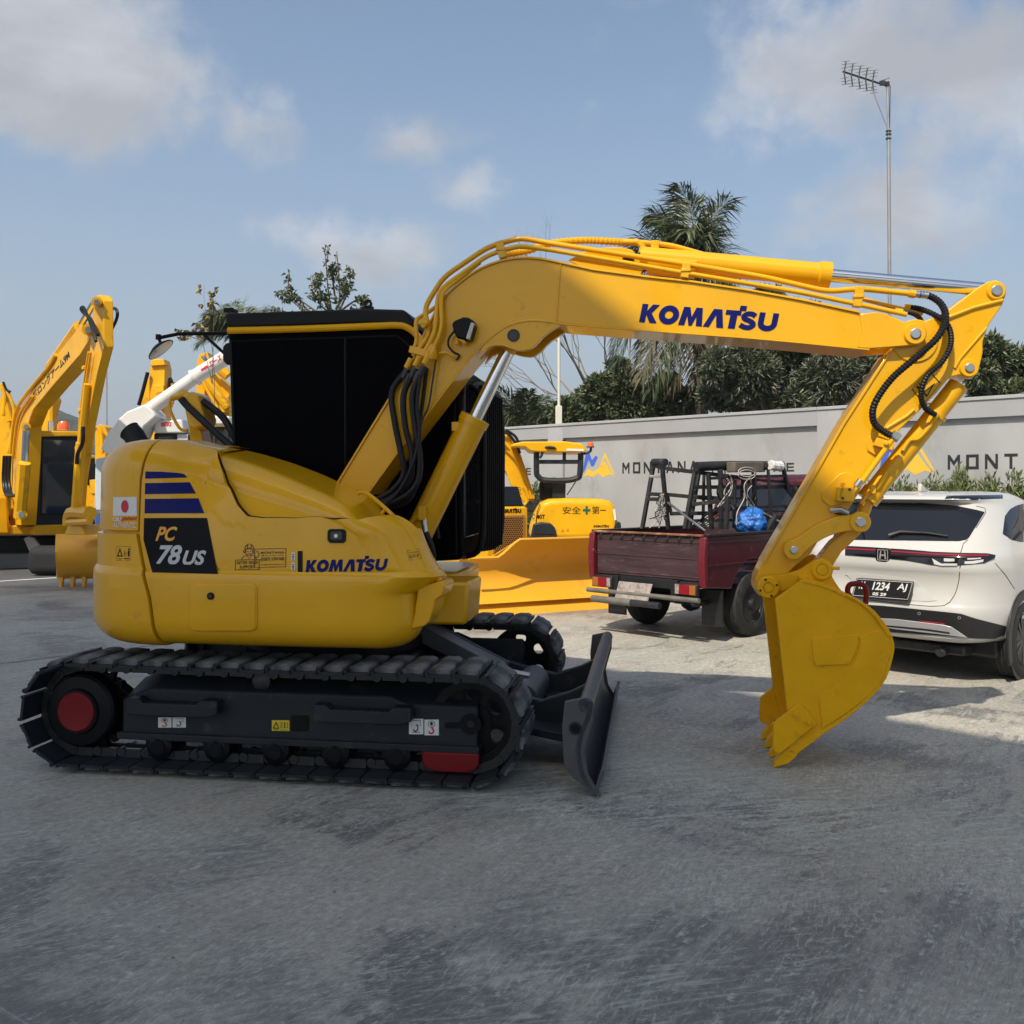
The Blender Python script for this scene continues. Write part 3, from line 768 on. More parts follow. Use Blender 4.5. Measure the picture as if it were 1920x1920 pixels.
# --- superstructure body ---------------------------------------------------------------------
# plan outline of the body, from the near front corner round the tail to the far side
def plan_pts():
    pts = []
    for i in range(9): a = radians(-6 + 96 * i / 8); pts.append((0.66 + 0.235 * cos(a) * 1.0, -0.90 - 0.235 * sin(a)))
    for i in range(1, 16): pts.append((0.66 - 1.26 * i / 16, -1.135 - 0.012 * sin(pi * i / 16)))
    n = 2.75; ax, ay = 0.80, 1.135
    for i in range(0, 33):
        t = pi / 2 - pi * i / 32
        c, s_ = cos(t), sin(t)
        pts.append((-0.60 - ax * (abs(c) ** (2 / n)), -ay * (abs(s_) ** (2 / n)) * (1 if s_ >= 0 else -1)))
    for i in range(1, 6): pts.append((-0.60 + 0.6 * i / 5, 1.135))
    return pts
PL = plan_pts()
_cum = [0.0]
for i in range(1, len(PL)): _cum.append(_cum[-1] + sqrt((PL[i][0] - PL[i - 1][0]) ** 2 + (PL[i][1] - PL[i - 1][1]) ** 2))
def plan(u):
    s = max(0, min(1, u)) * _cum[-1]
    import bisect
    i = max(0, min(len(PL) - 2, bisect.bisect_right(_cum, s) - 1)); t = (s - _cum[i]) / (_cum[i + 1] - _cum[i])
    x = PL[i][0] * (1 - t) + PL[i + 1][0] * t; y = PL[i][1] * (1 - t) + PL[i + 1][1] * t
    e = 0.02 * _cum[-1]
    def at(q):
        q = max(0, min(_cum[-1], q)); j = max(0, min(len(PL) - 2, bisect.bisect_right(_cum, q) - 1)); r = (q - _cum[j]) / (_cum[j + 1] - _cum[j])
        return PL[j][0] * (1 - r) + PL[j + 1][0] * r, PL[j][1] * (1 - r) + PL[j + 1][1] * r
    a = at(s - e); c = at(s + e); tx, ty = c[0] - a[0], c[1] - a[1]; l = sqrt(tx * tx + ty * ty)
    return x, y, ty / l * 1.0, -tx / l * 1.0        # point and inward normal candidate
Z0, ZC = 0.755, 1.155                                    # underside and the crease along the side
def lerp_tab(tab, x):
    if x <= tab[0][0]: return tab[0][1]
    for (a, b_), (c, d) in zip(tab, tab[1:]):
        if x <= c: t = (x - a) / (c - a); return b_ + (d - b_) * t
    return tab[-1][1]
HT = [(-1.6, 1.885), (-1.0, 1.905), (-0.72, 1.905), (-0.50, 1.85), (-0.28, 1.79), (-0.05, 1.715), (0.20, 1.62), (0.42, 1.53), (0.60, 1.455), (0.90, 1.43)]
def body0(u, v):
    """v: 0-.06 underside, -.18 lower edge, -.42 skirt, -.45 crease, -.72 upper side, -.88 shoulder, -1 top"""
    x, y, nx, ny = plan(u)
    cx_, cy_ = -0.35 - x, 0.0 - y
    if nx * cx_ + ny * cy_ < 0: nx, ny = -nx, -ny
    H = lerp_tab(HT, x)
    rb = 0.13; rt = 0.17 if H > 1.75 else max(0.07, 0.17 - (1.75 - H) * 0.3)
    zt = H - rt; base = 0.030 + 0.15 * max(0, min(1, (H - 1.43) / 0.45)) * max(0, min(1, (x + 0.9) / 0.4))
    if v < 0.06: t = v / 0.06; ins, z = 0.30 + (rb - 0.30) * t, Z0 + 0.004 * t
    elif v < 0.18: a = (v - 0.06) / 0.12 * pi / 2; ins, z = rb * (1 - sin(a)), Z0 + 0.004 + rb * (1 - cos(a))
    elif v < 0.42: t = (v - 0.18) / 0.24; ins, z = 0.0, Z0 + 0.004 + rb + (ZC - 0.012 - Z0 - 0.004 - rb) * t
    elif v < 0.45: t = (v - 0.42) / 0.03; ins, z = 0.022 * t, ZC - 0.012 + 0.024 * t
    elif v < 0.72: t = (v - 0.45) / 0.27; ins, z = 0.022 + (base - 0.022) * t * t, ZC + 0.012 + (zt - ZC - 0.012) * t
    elif v < 0.88: a = (v - 0.72) / 0.16 * pi / 2; ins, z = base + rt * (1 - cos(a)), zt + rt * sin(a)
    else: t = (v - 0.88) / 0.12; ins, z = base + rt + 0.62 * t, H + 0.012 * t
    if x > 0.30 and z < ZC - 0.02: k = min(1, (x - 0.30) / 0.5); x -= 0.13 * k * k * (3 - 2 * k) * min(1, (ZC - 0.02 - z) / 0.07)
    if x > 0.30 and z > ZC: k = min(1, (x - 0.30) / 0.45); x -= 0.62 * (z - ZC) * k * k * (3 - 2 * k)
    return Vector((x + nx * ins, y + ny * ins, z))
def body(u, v, out=0.0):
    p = body0(u, v)
    if not out: return p
    e = 0.012
    du = body0(min(1, u + e), v) - body0(max(0, u - e), v); dv = body0(u, min(1, v + e)) - body0(u, max(0, v - e))
    n_ = du.cross(dv)
    if n_.length < 1e-9: return p
    n_.normalize()
    c = Vector((-0.35, 0.0, 1.3))
    if n_.dot(p - c) < 0: n_ = -n_
    return p + n_ * out
def v_of_z(u, z):
    lo, hi = 0.02, 0.98
    for _ in range(26):
        m = (lo + hi) / 2
        if body(u, m).z < z: lo = m
        else: hi = m
    return (lo + hi) / 2
# base body carries the hood surface
NU, NV = 120, 100
b = MB(); b.grid([[body(i / NU, j / NV) for j in range(NV + 1)] for i in range(NU + 1)])
hood = b.build('engine_hood', YW, ex, 50)
CH = Caster(EX, [hood])
_GRID = [(iu / 160, iv / 80, body0(iu / 160, iv / 80)) for iu in range(0, 90) for iv in range(2, 81)]
def uv_px(px, py):
    """body coordinates of the point of the hood seen at a pixel of the photograph"""
    h = CH.hit(px, py, 0.0)
    if h is None: h = EX.Y(px, py, -0.95)
    d, u, v = min(((p - h).length_squared, u, v) for u, v, p in _GRID)
    su, sv = 1 / 160, 1 / 80
    for _ in range(12):
        su *= 0.6; sv *= 0.6
        d, u, v = min(((body0(max(0, u + i * su), min(1, max(0, v + j * sv))) - h).length_squared, max(0, u + i * su), min(1, max(0, v + j * sv))) for i in (-1, 0, 1) for j in (-1, 0, 1))
    return u, v
seam = [uv_px(*p) for p in ((301, 1188), (287, 1120), (276, 1060), (266, 1005), (267, 950), (268, 900), (274, 868), (282, 850))]
seam_tab = sorted((v, u) for u, v in seam)
def seam_u(v): return lerp_tab(seam_tab, v)
UEND = 0.70
def warp(v0, v1, du, name, out, nv=60, nu=50):
    rows = []; inn = []
    for i in range(nu + 1):
        t = i / nu; r = []; q = []
        for j in range(nv + 1):
            v = v0(t) + (v1(t) - v0(t)) * j / nv
            ua = seam_u(v) + du; u = ua + (UEND - ua) * t
            r.append(body(u, v, out)); q.append(body(u, v, out - 0.03))
        rows.append(r); inn.append(q)
    return MB().shell(rows, inn).build(name, YW, ex, 42, 0.006, 2)
vsplit = v_of_z(seam[3][0], EX.Y(230, 996, -0.95).z)
cw_low = warp(lambda t: 0.03, lambda t: vsplit - 0.004, 0.0014, 'counterweight_lower', 0.040)
cw_up = warp(lambda t: vsplit + 0.004, lambda t: 0.93, 0.0014, 'counterweight_upper', 0.026)
# side panel: everything between the seam, the hood line and the front corner
hl = [uv_px(*p) for p in ((405, 856), (425, 893), (440, 930), (452, 955), (470, 974), (500, 978), (560, 978.5), (650, 978), (735, 976), (790, 985))]
hl_tab = sorted((u, v) for u, v in hl)
u_top = hl_tab[-1][0]
def vhood(u):
    if u >= u_top: return 0.93
    return lerp_tab(hl_tab, u)
us = sorted(set([i / 60 * u_top for i in range(61)] + [hl_tab[-1][0] + (seam_u(.6) - hl_tab[-1][0]) * i / 14 for i in range(1, 15)] + [hl_tab[k][0] + (hl_tab[k + 1][0] - hl_tab[k][0]) * t / 5 for k in range(len(hl_tab) - 1) for t in range(6)]))
VB = [0.03 + 0.09 * k / 5 for k in range(5)] + [0.12 + 0.06 * k / 6 for k in range(6)] + [0.18 + 0.24 * k / 8 for k in range(8)] + [0.42 + 0.03 * k / 4 for k in range(4)] + [0.45, 0.47, 0.50]
def side_panel():
    rows = []; inn = []; nv = 26
    for u0 in us:
        c = max(vhood(u0), 0.55); r = []; q = []
        f = max(0.0, (u0 - u_top) / (seam_u(.6) - u_top))
        for v in VB + [0.50 + (c - 0.50) * j / nv for j in range(1, nv + 1)]:
            su = seam_u(v) - 0.0010
            u = u0 if f == 0 else u_top + (su - u_top) * f         # the seam leans: stretch the columns near it
            fl = 0.034 * max(0, (v - 0.5) / (c - 0.5)) ** 2 if c < 0.87 else 0.0
            r.append(body(u, v, 0.026 + fl)); q.append(body(u, v, -0.006))
        rows.append(r); inn.append(q)
    return MB().shell(rows, inn).build('side_panel', YW, ex, 42, 0.004, 2)
side = side_panel()
b = MB(); rows = [[body(i / NU, 0.005 + 0.2 * j) * 1 for j in range(2)] for i in range(NU + 1)]
b.add([body(i / NU, 0.01) + Vector((0, 0, 0.02)) for i in range(int(NU * .9))], [list(range(int(NU * .9)))]); b.build('belly_plate', M['black'], ex, 0)
sl = [body(u, min(vhood(u) + 0.006, 0.99), 0.030) for u in [u_top - (u_top - 0.10) * k / 60 for k in range(61)]]
b = MB(); b.tube(sl, 0.006, 6); b.build('hood_gap_line', M['black'], side, 60)  # black tube standing for the shaded gap between hood and side panel
CB = Caster(EX, [side, cw_low, cw_up, hood])
# locking flap on the lower side
def cast_panel(name, poly_rows, out, th, m, parent, bevel=0.004, caster=None):
    C_ = caster or CB; rows = []; inn = []
    for r in poly_rows:
        rows.append([C_.hit(x, y, out) for x, y in r]); inn.append([C_.hit(x, y, out - th) for x, y in r])
    return MB().shell(rows, inn).build(name, m, parent, 42, bevel, 2)
def rr_rows(x0, y0, x1, y1, r, nx=14, ny=10):
    """rounded rectangle as a grid of pixel rows"""
    rows = []
    for i in range(nx + 1):
        t = i / nx; x = x0 + (x1 - x0) * t
        d = min(x - x0, x1 - x); c = 0 if d >= r else r - sqrt(max(0, r * r - (r - d) ** 2))
        rows.append([(x, y0 + c + (y1 - y0 - 2 * c) * j / ny) for j in range(ny + 1)])
    return rows
xs_e = lambda x0, x1, r: sorted(set([x0 + r * (1 - cos(radians(15 * k))) for k in range(7)] + [x1 - r * (1 - cos(radians(15 * k))) for k in range(7)] + [x0 + (x1 - x0) * k / 8 for k in range(1, 8)]))
def rr2(x0, y0, x1, y1, r, ny=8, k=0.0):
    rows = []
    for x in xs_e(x0, x1, r):
        d = min(x - x0, x1 - x); c = 0 if d >= r else r - sqrt(max(0, r * r - (r - d) ** 2)); sk = k * (x - x0)
        rows.append([(x, y0 + sk + c + (y1 - y0 - 2 * c) * j / ny) for j in range(ny + 1)])
    return rows
flap = cast_panel('filler_flap', rr2(359, 1097, 480, 1180, 9), 0.016, 0.018, YW, ex)
bead = [p for r in [[(359 + 9 - 9 * cos(radians(a)), 1097 + 9 - 9 * sin(radians(a))) for a in range(0, 91, 15)], [(480 - 9 + 9 * sin(radians(a)), 1097 + 9 - 9 * cos(radians(a))) for a in range(0, 91, 15)], [(480 - 9 + 9 * cos(radians(a)), 1180 - 9 + 9 * sin(radians(a))) for a in range(0, 91, 15)], [(359 + 9 - 9 * sin(radians(a)), 1180 - 9 + 9 * cos(radians(a))) for a in range(0, 91, 15)], [(359, 1106)]] for p in r]
bd = []
for (xa, ya_), (xb_, yb_) in zip(bead, bead[1:]):
    n_ = max(1, int(sqrt((xa - xb_) ** 2 + (ya_ - yb_) ** 2) / 8)); bd += [(xa + (xb_ - xa) * k / n_ , ya_ + (yb_ - ya_) * k / n_) for k in range(n_)]
b = MB(); b.tube(CB.path(bd + [bead[-1]], 0.001), 0.011, 8); b.build('flap_bead', YW, ex, 50)
b = MB(); h = CB.hit(398, 1117, 0.017); b.cyl(h + Vector((0, .004, 0)), h + Vector((0, -0.006, 0)), 0.021, n=20); b.cur = 1; b.cyl(h + Vector((0, -0.006, 0)), h + Vector((0, -0.008, 0)), 0.010, n=12); b.build('flap_lock', [M['black'], M['gunmetal']], flap, 35)
b = MB(); h = CB.hit(630, 1005, 0.0)
latch = cast_panel('door_latch', rr2(615, 992, 649, 1018, 7), 0.010, 0.016, M['black'], side)
latch_in = cast_panel('latch_paddle', rr2(621, 997, 643, 1012, 4), 0.014, 0.006, M['gunmetal'], side)
slot = cast_panel('handle_slot', rr2(558.5, 1033, 567.5, 1072.5, 1.5), 0.003, 0.006, M['black'], side)
b = MB(); h = CB.hit(632, 1005, 0.016); b.cyl(h, h + Vector((0, -0.004, 0)), 0.011, n=12); b.build('latch_lock', M['steel'], side, 35)

# --- print on the body
def unit_poly(pts, quad):
    x0, y0, x1, y1 = quad
    return Print().poly([((x - x0) / (x1 - x0), (y - y0) / (y1 - y0)) for x, y in pts])
def px_fill(name, pts, m, parent, off=0.003, nx=18, ny=5, C_=None):
    """filled area between a lower and an upper pixel line, cut in strips so that it follows the curve"""
    C_ = C_ or CB; lo, hi = pts; rows = []
    for i in range(nx + 1):
        t = i / nx
        a = lerp_tab2(lo, t); c = lerp_tab2(hi, t)
        r = [C_.hit(a[0] + (c[0] - a[0]) * j / ny, a[1] + (c[1] - a[1]) * j / ny, off) for j in range(ny + 1)]
        if all(q is not None for q in r): rows.append(r)
    if len(rows) < 2: return None
    return MB().grid(rows).build(name, m, parent, 60, fix=False)
def lerp_tab2(pl, t):
    k = t * (len(pl) - 1); i = min(len(pl) - 2, int(k)); f = k - i
    return (pl[i][0] * (1 - f) + pl[i + 1][0] * f, pl[i][1] * (1 - f) + pl[i + 1][1] * f)
px_fill('blue_stripe', ([(272.5, 897.5), (351, 895.5)], [(273, 884), (300, 884.4), (330, 886.5), (345, 888.5), (351, 895)]), M['navy'], side)
px_fill('blue_stripe', ([(272, 926.5), (367.5, 925.5)], [(272.5, 906), (356, 904.5)]), M['navy'], side)
px_fill('blue_stripe', ([(271.5, 962.5), (383.5, 962.5)], [(272, 935.5), (372, 934.5)]), M['navy'], side)
px_fill('model_panel', ([(269.5, 1012), (286, 1073.5), (347, 1075), (409, 1076.5)], [(270.5, 971.5), (310, 971.2), (350, 971.2), (388.5, 971.2)]), M['dark_print'], side, nx=24)
CB2 = CB
CB.decal('letters', Print().text('PC', 0, 0, 1, 1, bold=0.03, shear=0.22), [(292, 1014.5), (330, 1014.5), (334, 987.5), (296, 987.5)], M['amber_print'], side, 0.006)
CB.decal('letters', Print().text('78', 0, 0, 1, 1, bold=0.03, shear=0.22), [(293.5, 1059), (340, 1059), (343, 1022), (297, 1022)], M['silver_print'], side, 0.006)
CB.decal('letters', Print().text('US', 0, 0, 1, 1, bold=0.035, shear=0.22), [(342.5, 1059.5), (385, 1059.5), (388, 1032), (346, 1032)], M['silver_print'], side, 0.006)
CB.decal('logo', KOM, [(573, 1073.5), (723, 1070), (728, 1047.5), (576, 1050)], M['navy'], side)
# after-sales sticker
pr = Print()
pr.frame(0.375, 0.08, 1, 0.80, 0.012, 0.02); pr.frame(0, 0.0, 0.48, 0.40, 0.012, 0.024)
pr.text('AFTER SALES', 0.03, 0.225, 0.45, 0.345, bold=0.012); pr.text('SUPPORT', 0.09, 0.055, 0.39, 0.175, bold=0.012)
pr.text('MONTANA', 0.50, 0.60, 0.965, 0.69, bold=0.02, space=1.15); pr.text('MACHINE', 0.52, 0.51, 0.95, 0.555, bold=0.01, space=1.5)
pr.text('(0287) 5701008', 0.50, 0.30, 0.965, 0.46, bold=0.015); pr.text('sales@montanamachine.co.id', 0.50, 0.155, 0.965, 0.21, bold=0.02)
pr.ann(0.27, 0.70, 0.085, 0.15, 0.84); pr.ann(0.18, 0.71, 0.028, 0.06, 0.6); pr.ann(0.36, 0.71, 0.028, 0.06, 0.6)
pr.stroke([(0.185, 0.80), (0.355, 0.80)], 0.02); pr.stroke([(0.27 + 0.085 * cos(radians(a)), 0.80 + 0.19 * sin(radians(a))) for a in range(0, 181, 15)], 0.016)
pr.stroke([(0.235, 0.80), (0.235, 0.96)], 0.012); pr.stroke([(0.305, 0.80), (0.305, 0.96)], 0.012)
pr.ell(0.24, 0.70, 0.012, 0.02, 8); pr.ell(0.30, 0.70, 0.012, 0.02, 8); pr.rect(0.25, 0.61, 0.30, 0.63)
pr.stroke([(0.13, 0.405), (0.14, 0.48), (0.18, 0.54), (0.215, 0.56)], 0.014); pr.stroke([(0.41, 0.405), (0.40, 0.48), (0.36, 0.54), (0.325, 0.56)], 0.014)
pr.stroke([(0.215, 0.56), (0.27, 0.42), (0.325, 0.56)], 0.014)
pr.stroke(spl2([(0.405, 0.70), (0.43, 0.71), (0.44, 0.66), (0.465, 0.60), (0.455, 0.52), (0.43, 0.48), (0.41, 0.50)], 4), 0.016)
CB.decal('service_sticker', pr, [(441, 1069), (536.5, 1067), (537, 1018), (442, 1020)], M['brown_print'], side)
for (y0, y1) in ((1036, 1050.5), (1055, 1069)):
    px_fill('handle_label', ([(546.5, y1), (553.5, y1)], [(546.5, y0), (553.5, y0)]), M['white'], side, nx=2, ny=2)
    CB.decal('pictogram', Print().rect(0.2, 0.72, 0.8, 0.80).rect(0.25, 0.4, 0.75, 0.55).rect(0.45, 0.2, 0.6, 0.5).rect(0.2, 0.1, 0.8, 0.17), [(546.5, y1), (553.5, y1), (553.5, y0), (546.5, y0)], M['dark_print'], side, 0.005)
CB.decal('plate_sticker', Print().frame(0, 0, 1, 1, 0.02, 0.03).text('EC 01-30', 0.1, 0.2, 0.85, 0.5, bold=.01).text('ton ukur standar', 0.08, 0.66, 0.9, 0.82), [(767, 1051), (790, 1047), (785, 1029), (763, 1032)], M['brown_print'], side)
# flag sticker, counterweight print
px_fill('flag_sticker', ([(212.5, 967), (257, 967.3)], [(213.5, 932), (257, 931.8)]), M['white'], cw_up, nx=8, ny=6)
CB.decal('red_disc', Print().ell(0, 0, 1, 1), [(235, 949.5), (241.7, 949.5), (241.7, 937.8), (235, 937.8)], M['red_print'], cw_up, 0.005)
CB.decal('letters', Print().text('CBU', 0, 0, 1, 1, bold=0.04, shear=.1), [(212, 977), (228, 977), (228, 969.5), (213, 969.5)], M['white'], cw_up)
CB.decal('letters', Print().text('JAPAN', 0, 0, 1, 1, bold=0.04, shear=.25), [(227.5, 977.5), (256, 977.5), (257.5, 969.5), (229.5, 969.5)], M['red_print'], cw_up)
CB.decal('letters', Print().text('AUTHENTIC', 0, 0, 1, 1, bold=0.005, shear=.1), [(212, 989), (256, 990), (257, 979.5), (213, 979.5)], M['white'], cw_up)
CB.decal('warning_sticker', Print().frame(0, 0, 1, 1, .015, .02).strip([(0.06, .28), (.44, .28), (.25, .88)], [(.13, .35), (.37, .35), (.25, .72)], True).rect(.55, .3, .58, .7).rect(.62, .5, .78, .53).rect(.82, .28, .92, .7).ell(.87, .8, .05, .07, 10).rect(.55, .3, .7, .33).rect(.1, .1, .4, .14).rect(.55, .1, .92, .16),
         [(218.5, 1051), (245, 1050.5), (245.5, 1024.5), (218.5, 1024.5)], M['dark_print'], cw_low)
# --- front of the body: step bracket, floor under the cab
b = MB()
sp1 = [(783, 1100), (828, 1090), (834, 1098), (829, 1116), (816, 1125), (813, 1140), (806, 1164), (796, 1174), (770, 1180), (777, 1150), (781, 1120)]
b.ex(P3(sp1, -1.02), (0, 0.26, 0))
for i in range(4): b.box(EX.Y(788 + i * 13, 1094 - i * 2.2, -0.88) + Vector((0, 0, 0.012)), (0.03, 0.18, 0.03))
b.build('step_bracket', YW, ex, 30, 0.008)
b = MB(); b.prism([Vector((0.55, -0.55, 0.80)), Vector((0.96, -0.50, 0.80)), Vector((0.98, -0.50, 1.06)), Vector((0.55, -0.55, 1.06))], [Vector((0.55, -0.05, 0.80)), Vector((0.96, -0.05, 0.80)), Vector((0.98, -0.05, 1.06)), Vector((0.55, -0.05, 1.06))]); b.build('boom_foot_frame', YW, ex, 30, 0.02)
b = MB()
fp = [(0.2, 0.05), (0.70, 0.05), (0.74, 0.10), (0.74, 0.95), (0.60, 1.12), (0.2, 1.12)]
b.prism([Vector((x, y, 0.72)) for x, y in fp], [Vector((x + 0.04, y, 1.06)) for x, y in fp]); b.build('cab_floor', YW, ex, 30, 0.03, 3)
# --- cab -----------------------------------------------------------------------------------
CY0, CY1 = 0.06, 1.10
b = MB()
side_px = [(426, 620), (745, 610), (770, 622), (800, 660), (862, 700), (866, 1050), (640, 1062), (440, 1010)]
sp_ = P3(side_px, CY0)
b.prism([Vector((p.x, CY0, p.z)) for p in sp_], [Vector((p.x, CY1, p.z)) for p in sp_]); cab = b.build('cab', M['panel_black'], ex, 30, 0.03, 3)
fr_px = [(434, 640), (745, 630), (790, 668), (852, 712), (856, 1040), (640, 1050), (446, 1000), (434, 640)]
b = MB(); b.tube([p + Vector((0, -0.004, 0)) for p in P3(fr_px, CY0)], 0.007, 6); b.build('window_seal', M['black'], cab, 45)
b = MB(); b.tube([p + Vector((0, -0.004, 0)) for p in P3([(648, 633), (648, 1048)], CY0)], 0.009, 6); b.build('window_post', M['black'], cab, 45)
# yellow gutter rail and black roof cap
gp_ = P3([(428, 620), (560, 617), (690, 612), (745, 610), (765, 615), (783, 630), (792, 650)], CY0 - 0.02)
b = MB(); b.tube(spl(gp_, 4), 0.024, 10); b.build('gutter_rail', YW, cab, 35)
b = MB(); rp = P3([(421, 587), (690, 578), (757, 580), (778, 602), (779, 614), (690, 607), (560, 612), (432, 615), (422, 608)], CY0 - 0.03)
b.prism(rp, [p + Vector((0, 1.12, 0)) for p in rp]); roof = b.build('roof', M['black'], ex, 30, 0.02, 3)
c = EX.Y(690, 570, 0.3); b = MB(); b.ring(c + Vector((0, -0.012, 0)), (0, 1, 0), 0.030, 0.015, 0.024, 18); b.box(c + Vector((0, 0, -0.03)), (0.08, 0.024, 0.02)); b.build('lifting_eye', M['black'], roof, 35)
b = MB(); b.box(EX.Y(433, 583, 0.2), (0.07, 0.1, 0.03)); b.build('roof_bracket', M['black'], roof, 30, 0.006)
# windscreen and its ribbed guard, seen edge on at the front
xw = 0.80
fx = EX.Y(866, 1050, CY0).x
b = MB(); b.box2((fx - 0.02, CY0 + 0.05, 1.30), (fx + 0.012, CY1 - 0.06, 2.45)); b.build('windscreen', M['glass'], cab, 30, 0.01)
gx = fx + 0.055
guard = sub_empty('front_guard', ex)
gy0, gy1 = CY0 + 0.24, CY1 + 0.02
zt_, zb_ = 2.36, 1.16
b = MB()
for y in (gy0, gy1): b.tube(spl([(gx - 0.10, y, zb_), (gx + 0.03, y, zb_ + 0.08), (gx + 0.05, y, 1.7), (gx + 0.03, y, zt_ - 0.1), (gx - 0.14, y, zt_ + 0.02)], 5), 0.022, 8)
for z in (zb_ + 0.05, 1.53, 1.80, zt_ - 0.02): b.bar((gx + 0.03, gy0, z), (gx + 0.03, gy1, z), 0.03, 0.028)
b.build('guard_frame', M['black'], guard, 35)
for k in range(9):
    y = gy0 + (gy1 - gy0) * (k + 0.5) / 9; b = MB(); b.bar((gx + 0.035, y, zb_ + 0.04), (gx + 0.035, y, zt_ - 0.03), 0.008, 0.05, (1, 0, 0)); b.build('guard_bar', M['black'], guard, 30)
b = MB(); b.tube(spl([(gx - 0.02, gy1 - 0.35, 2.33), (gx + 0.02, gy1 - 0.25, 2.42), (gx + 0.0, gy1 - 0.08, 2.42), (gx - 0.04, gy1, 2.30)], 5), 0.02, 8); b.build('sun_visor_rail', M['gunmetal'], guard, 35)
# mirror on its stay at the rear of the cab
st_y = 0.5
b = MB(); b.tube([EX.Y(300, 633, st_y), EX.Y(335, 626, st_y), EX.Y(430, 624.5, st_y)], 0.014, 8); b.tube([EX.Y(381, 626, st_y), EX.Y(424, 666, st_y)], 0.012, 8); b.tube([EX.Y(297, 633, st_y), EX.Y(303, 648, st_y)], 0.012, 8); b.box(EX.Y(297, 632, st_y), (0.03, 0.03, 0.04))
stay = b.build('mirror_stay', M['black'], ex, 35)
mc = EX.Y(302, 656, st_y); rr_ = EX.ray(302, 656).normalized(); e_ = Vector((0.66, 0, -0.72)); e_ = (e_ - rr_ * e_.dot(rr_)).normalized(); ax_ = (e_ * 0.95 - rr_ * 0.30).normalized()
b = MB(); b.lathe([(0.03, -0.045), (0.06, -0.035), (0.106, -0.01), (0.112, 0.0)], mc, ax_, 28); b.cur = 1; b.lathe([(0.103, 0.001), (0.06, 0.010), (0.001, 0.016)], mc, ax_, 28); b.build('mirror', [M['black'], M['steel']], stay, 40)
b = MB(); pts = [(417, 650), (423, 643), (434, 642), (434, 684), (424, 683), (417, 676)]; b.ex(P3(pts, 0.22), (0, 0.09, 0)); b.build('work_lamp', M['black'], ex, 30, 0.01)
# --- on the deck: exhaust stack, pre-cleaner stand with hoses
b = MB(); b.tube(spl([EX.Y(266, 858, -0.1), EX.Y(262, 838, -0.1), EX.Y(252, 818, -0.1), EX.Y(241, 806, -0.1)], 5), [0.072] * 14 + [0.076, 0.070], 20); b.build('exhaust_stack', M['hose'], ex, 40)
b = MB(); b.ex(P3([(350, 760), (366, 758), (385, 846), (358, 846)], 0.35), (0, 0.14, 0)); stand = b.build('cleaner_stand', YW, ex, 30, 0.008)
c0 = EX.Y(353, 745, 0.34); c1 = EX.Y(384, 796, 0.34); d = (c1 - c0).normalized()
b = MB(); b.lathe([(0.04, -0.03), (0.05, 0.0), (0.05, 0.055)], EX.Y(342, 742, 0.34), Vector((0.8, 0, -0.55)), 16); b.ex(P3([(340, 742), (357, 733), (372, 741), (384, 786), (381, 800), (364, 805), (352, 800)], 0.27), (0, 0.2, 0)); b.build('air_cleaner', YW, stand, 30, 0.018, 3)
b = MB(); b.tube(spl([EX.Y(321, 747, 0.27), EX.Y(318, 765, 0.27), EX.Y(336, 802, 0.27), EX.Y(352, 807, 0.27)], 5), 0.012, 8); b.tube([EX.Y(321, 747, 0.27), EX.Y(345, 742, 0.3)], 0.02, 8); b.build('grab_rail', YW, stand, 35)
def hose(name, pts, r, m=None, parent=ex, n=10, k=6): 
    b = MB(); b.tube(spl(pts, k), r, n); return b.build(name, m or M['hose'], parent, 40)
def ribbed(name, pts, r, m, parent=ex, step=0.012, n=10, depth=0.18):
    """corrugated sleeve along a curve"""
    P = spl(pts, 40); q = [P[0]]; acc = 0
    for a, c in zip(P, P[1:]):
        acc += (c - a).length
        if acc >= step / 2: q.append(c); acc = 0
    b = MB(); b.tube(q, [r * (1 if i % 2 else 1 - depth) for i in range(len(q))], n); return b.build(name, m, parent, 0)
hose('air_hose', [EX.Y(340, 748, 0.26), EX.Y(352, 762, 0.26), EX.Y(385, 793, 0.24), EX.Y(420, 825, 0.22), EX.Y(452, 853, 0.2)], 0.026)
hose('air_hose', [EX.Y(380, 752, 0.3), EX.Y(398, 765, 0.3), EX.Y(420, 785, 0.28), EX.Y(440, 820, 0.25), EX.Y(456, 852, 0.22)], 0.026)
b = MB(); b.box(EX.Y(458, 856, 0.18), (0.09, 0.1, 0.05)); b.build('hose_bracket', M['charcoal'], ex, 30, 0.01)
# raised lip of the hood lid
lip = CB.path([(332, 846), (345, 843), (372, 842), (392, 846), (404, 856), (418, 876), (430, 905), (438, 932)], 0.004)
# handrail beside the hood
rail = [EX.Y(670, 926, -0.72), EX.Y(680, 923, -0.72), EX.Y(695, 930, -0.74), EX.Y(720, 951, -0.78), EX.Y(737, 967, -0.80), EX.Y(741, 973, -0.80)]
b = MB(); b.tube(spl(rail, 5), 0.013, 8); b.tube([EX.Y(723, 953, -0.78), EX.Y(716, 964, -0.78)], 0.011, 8); b.build('handrail', YW, ex, 40)
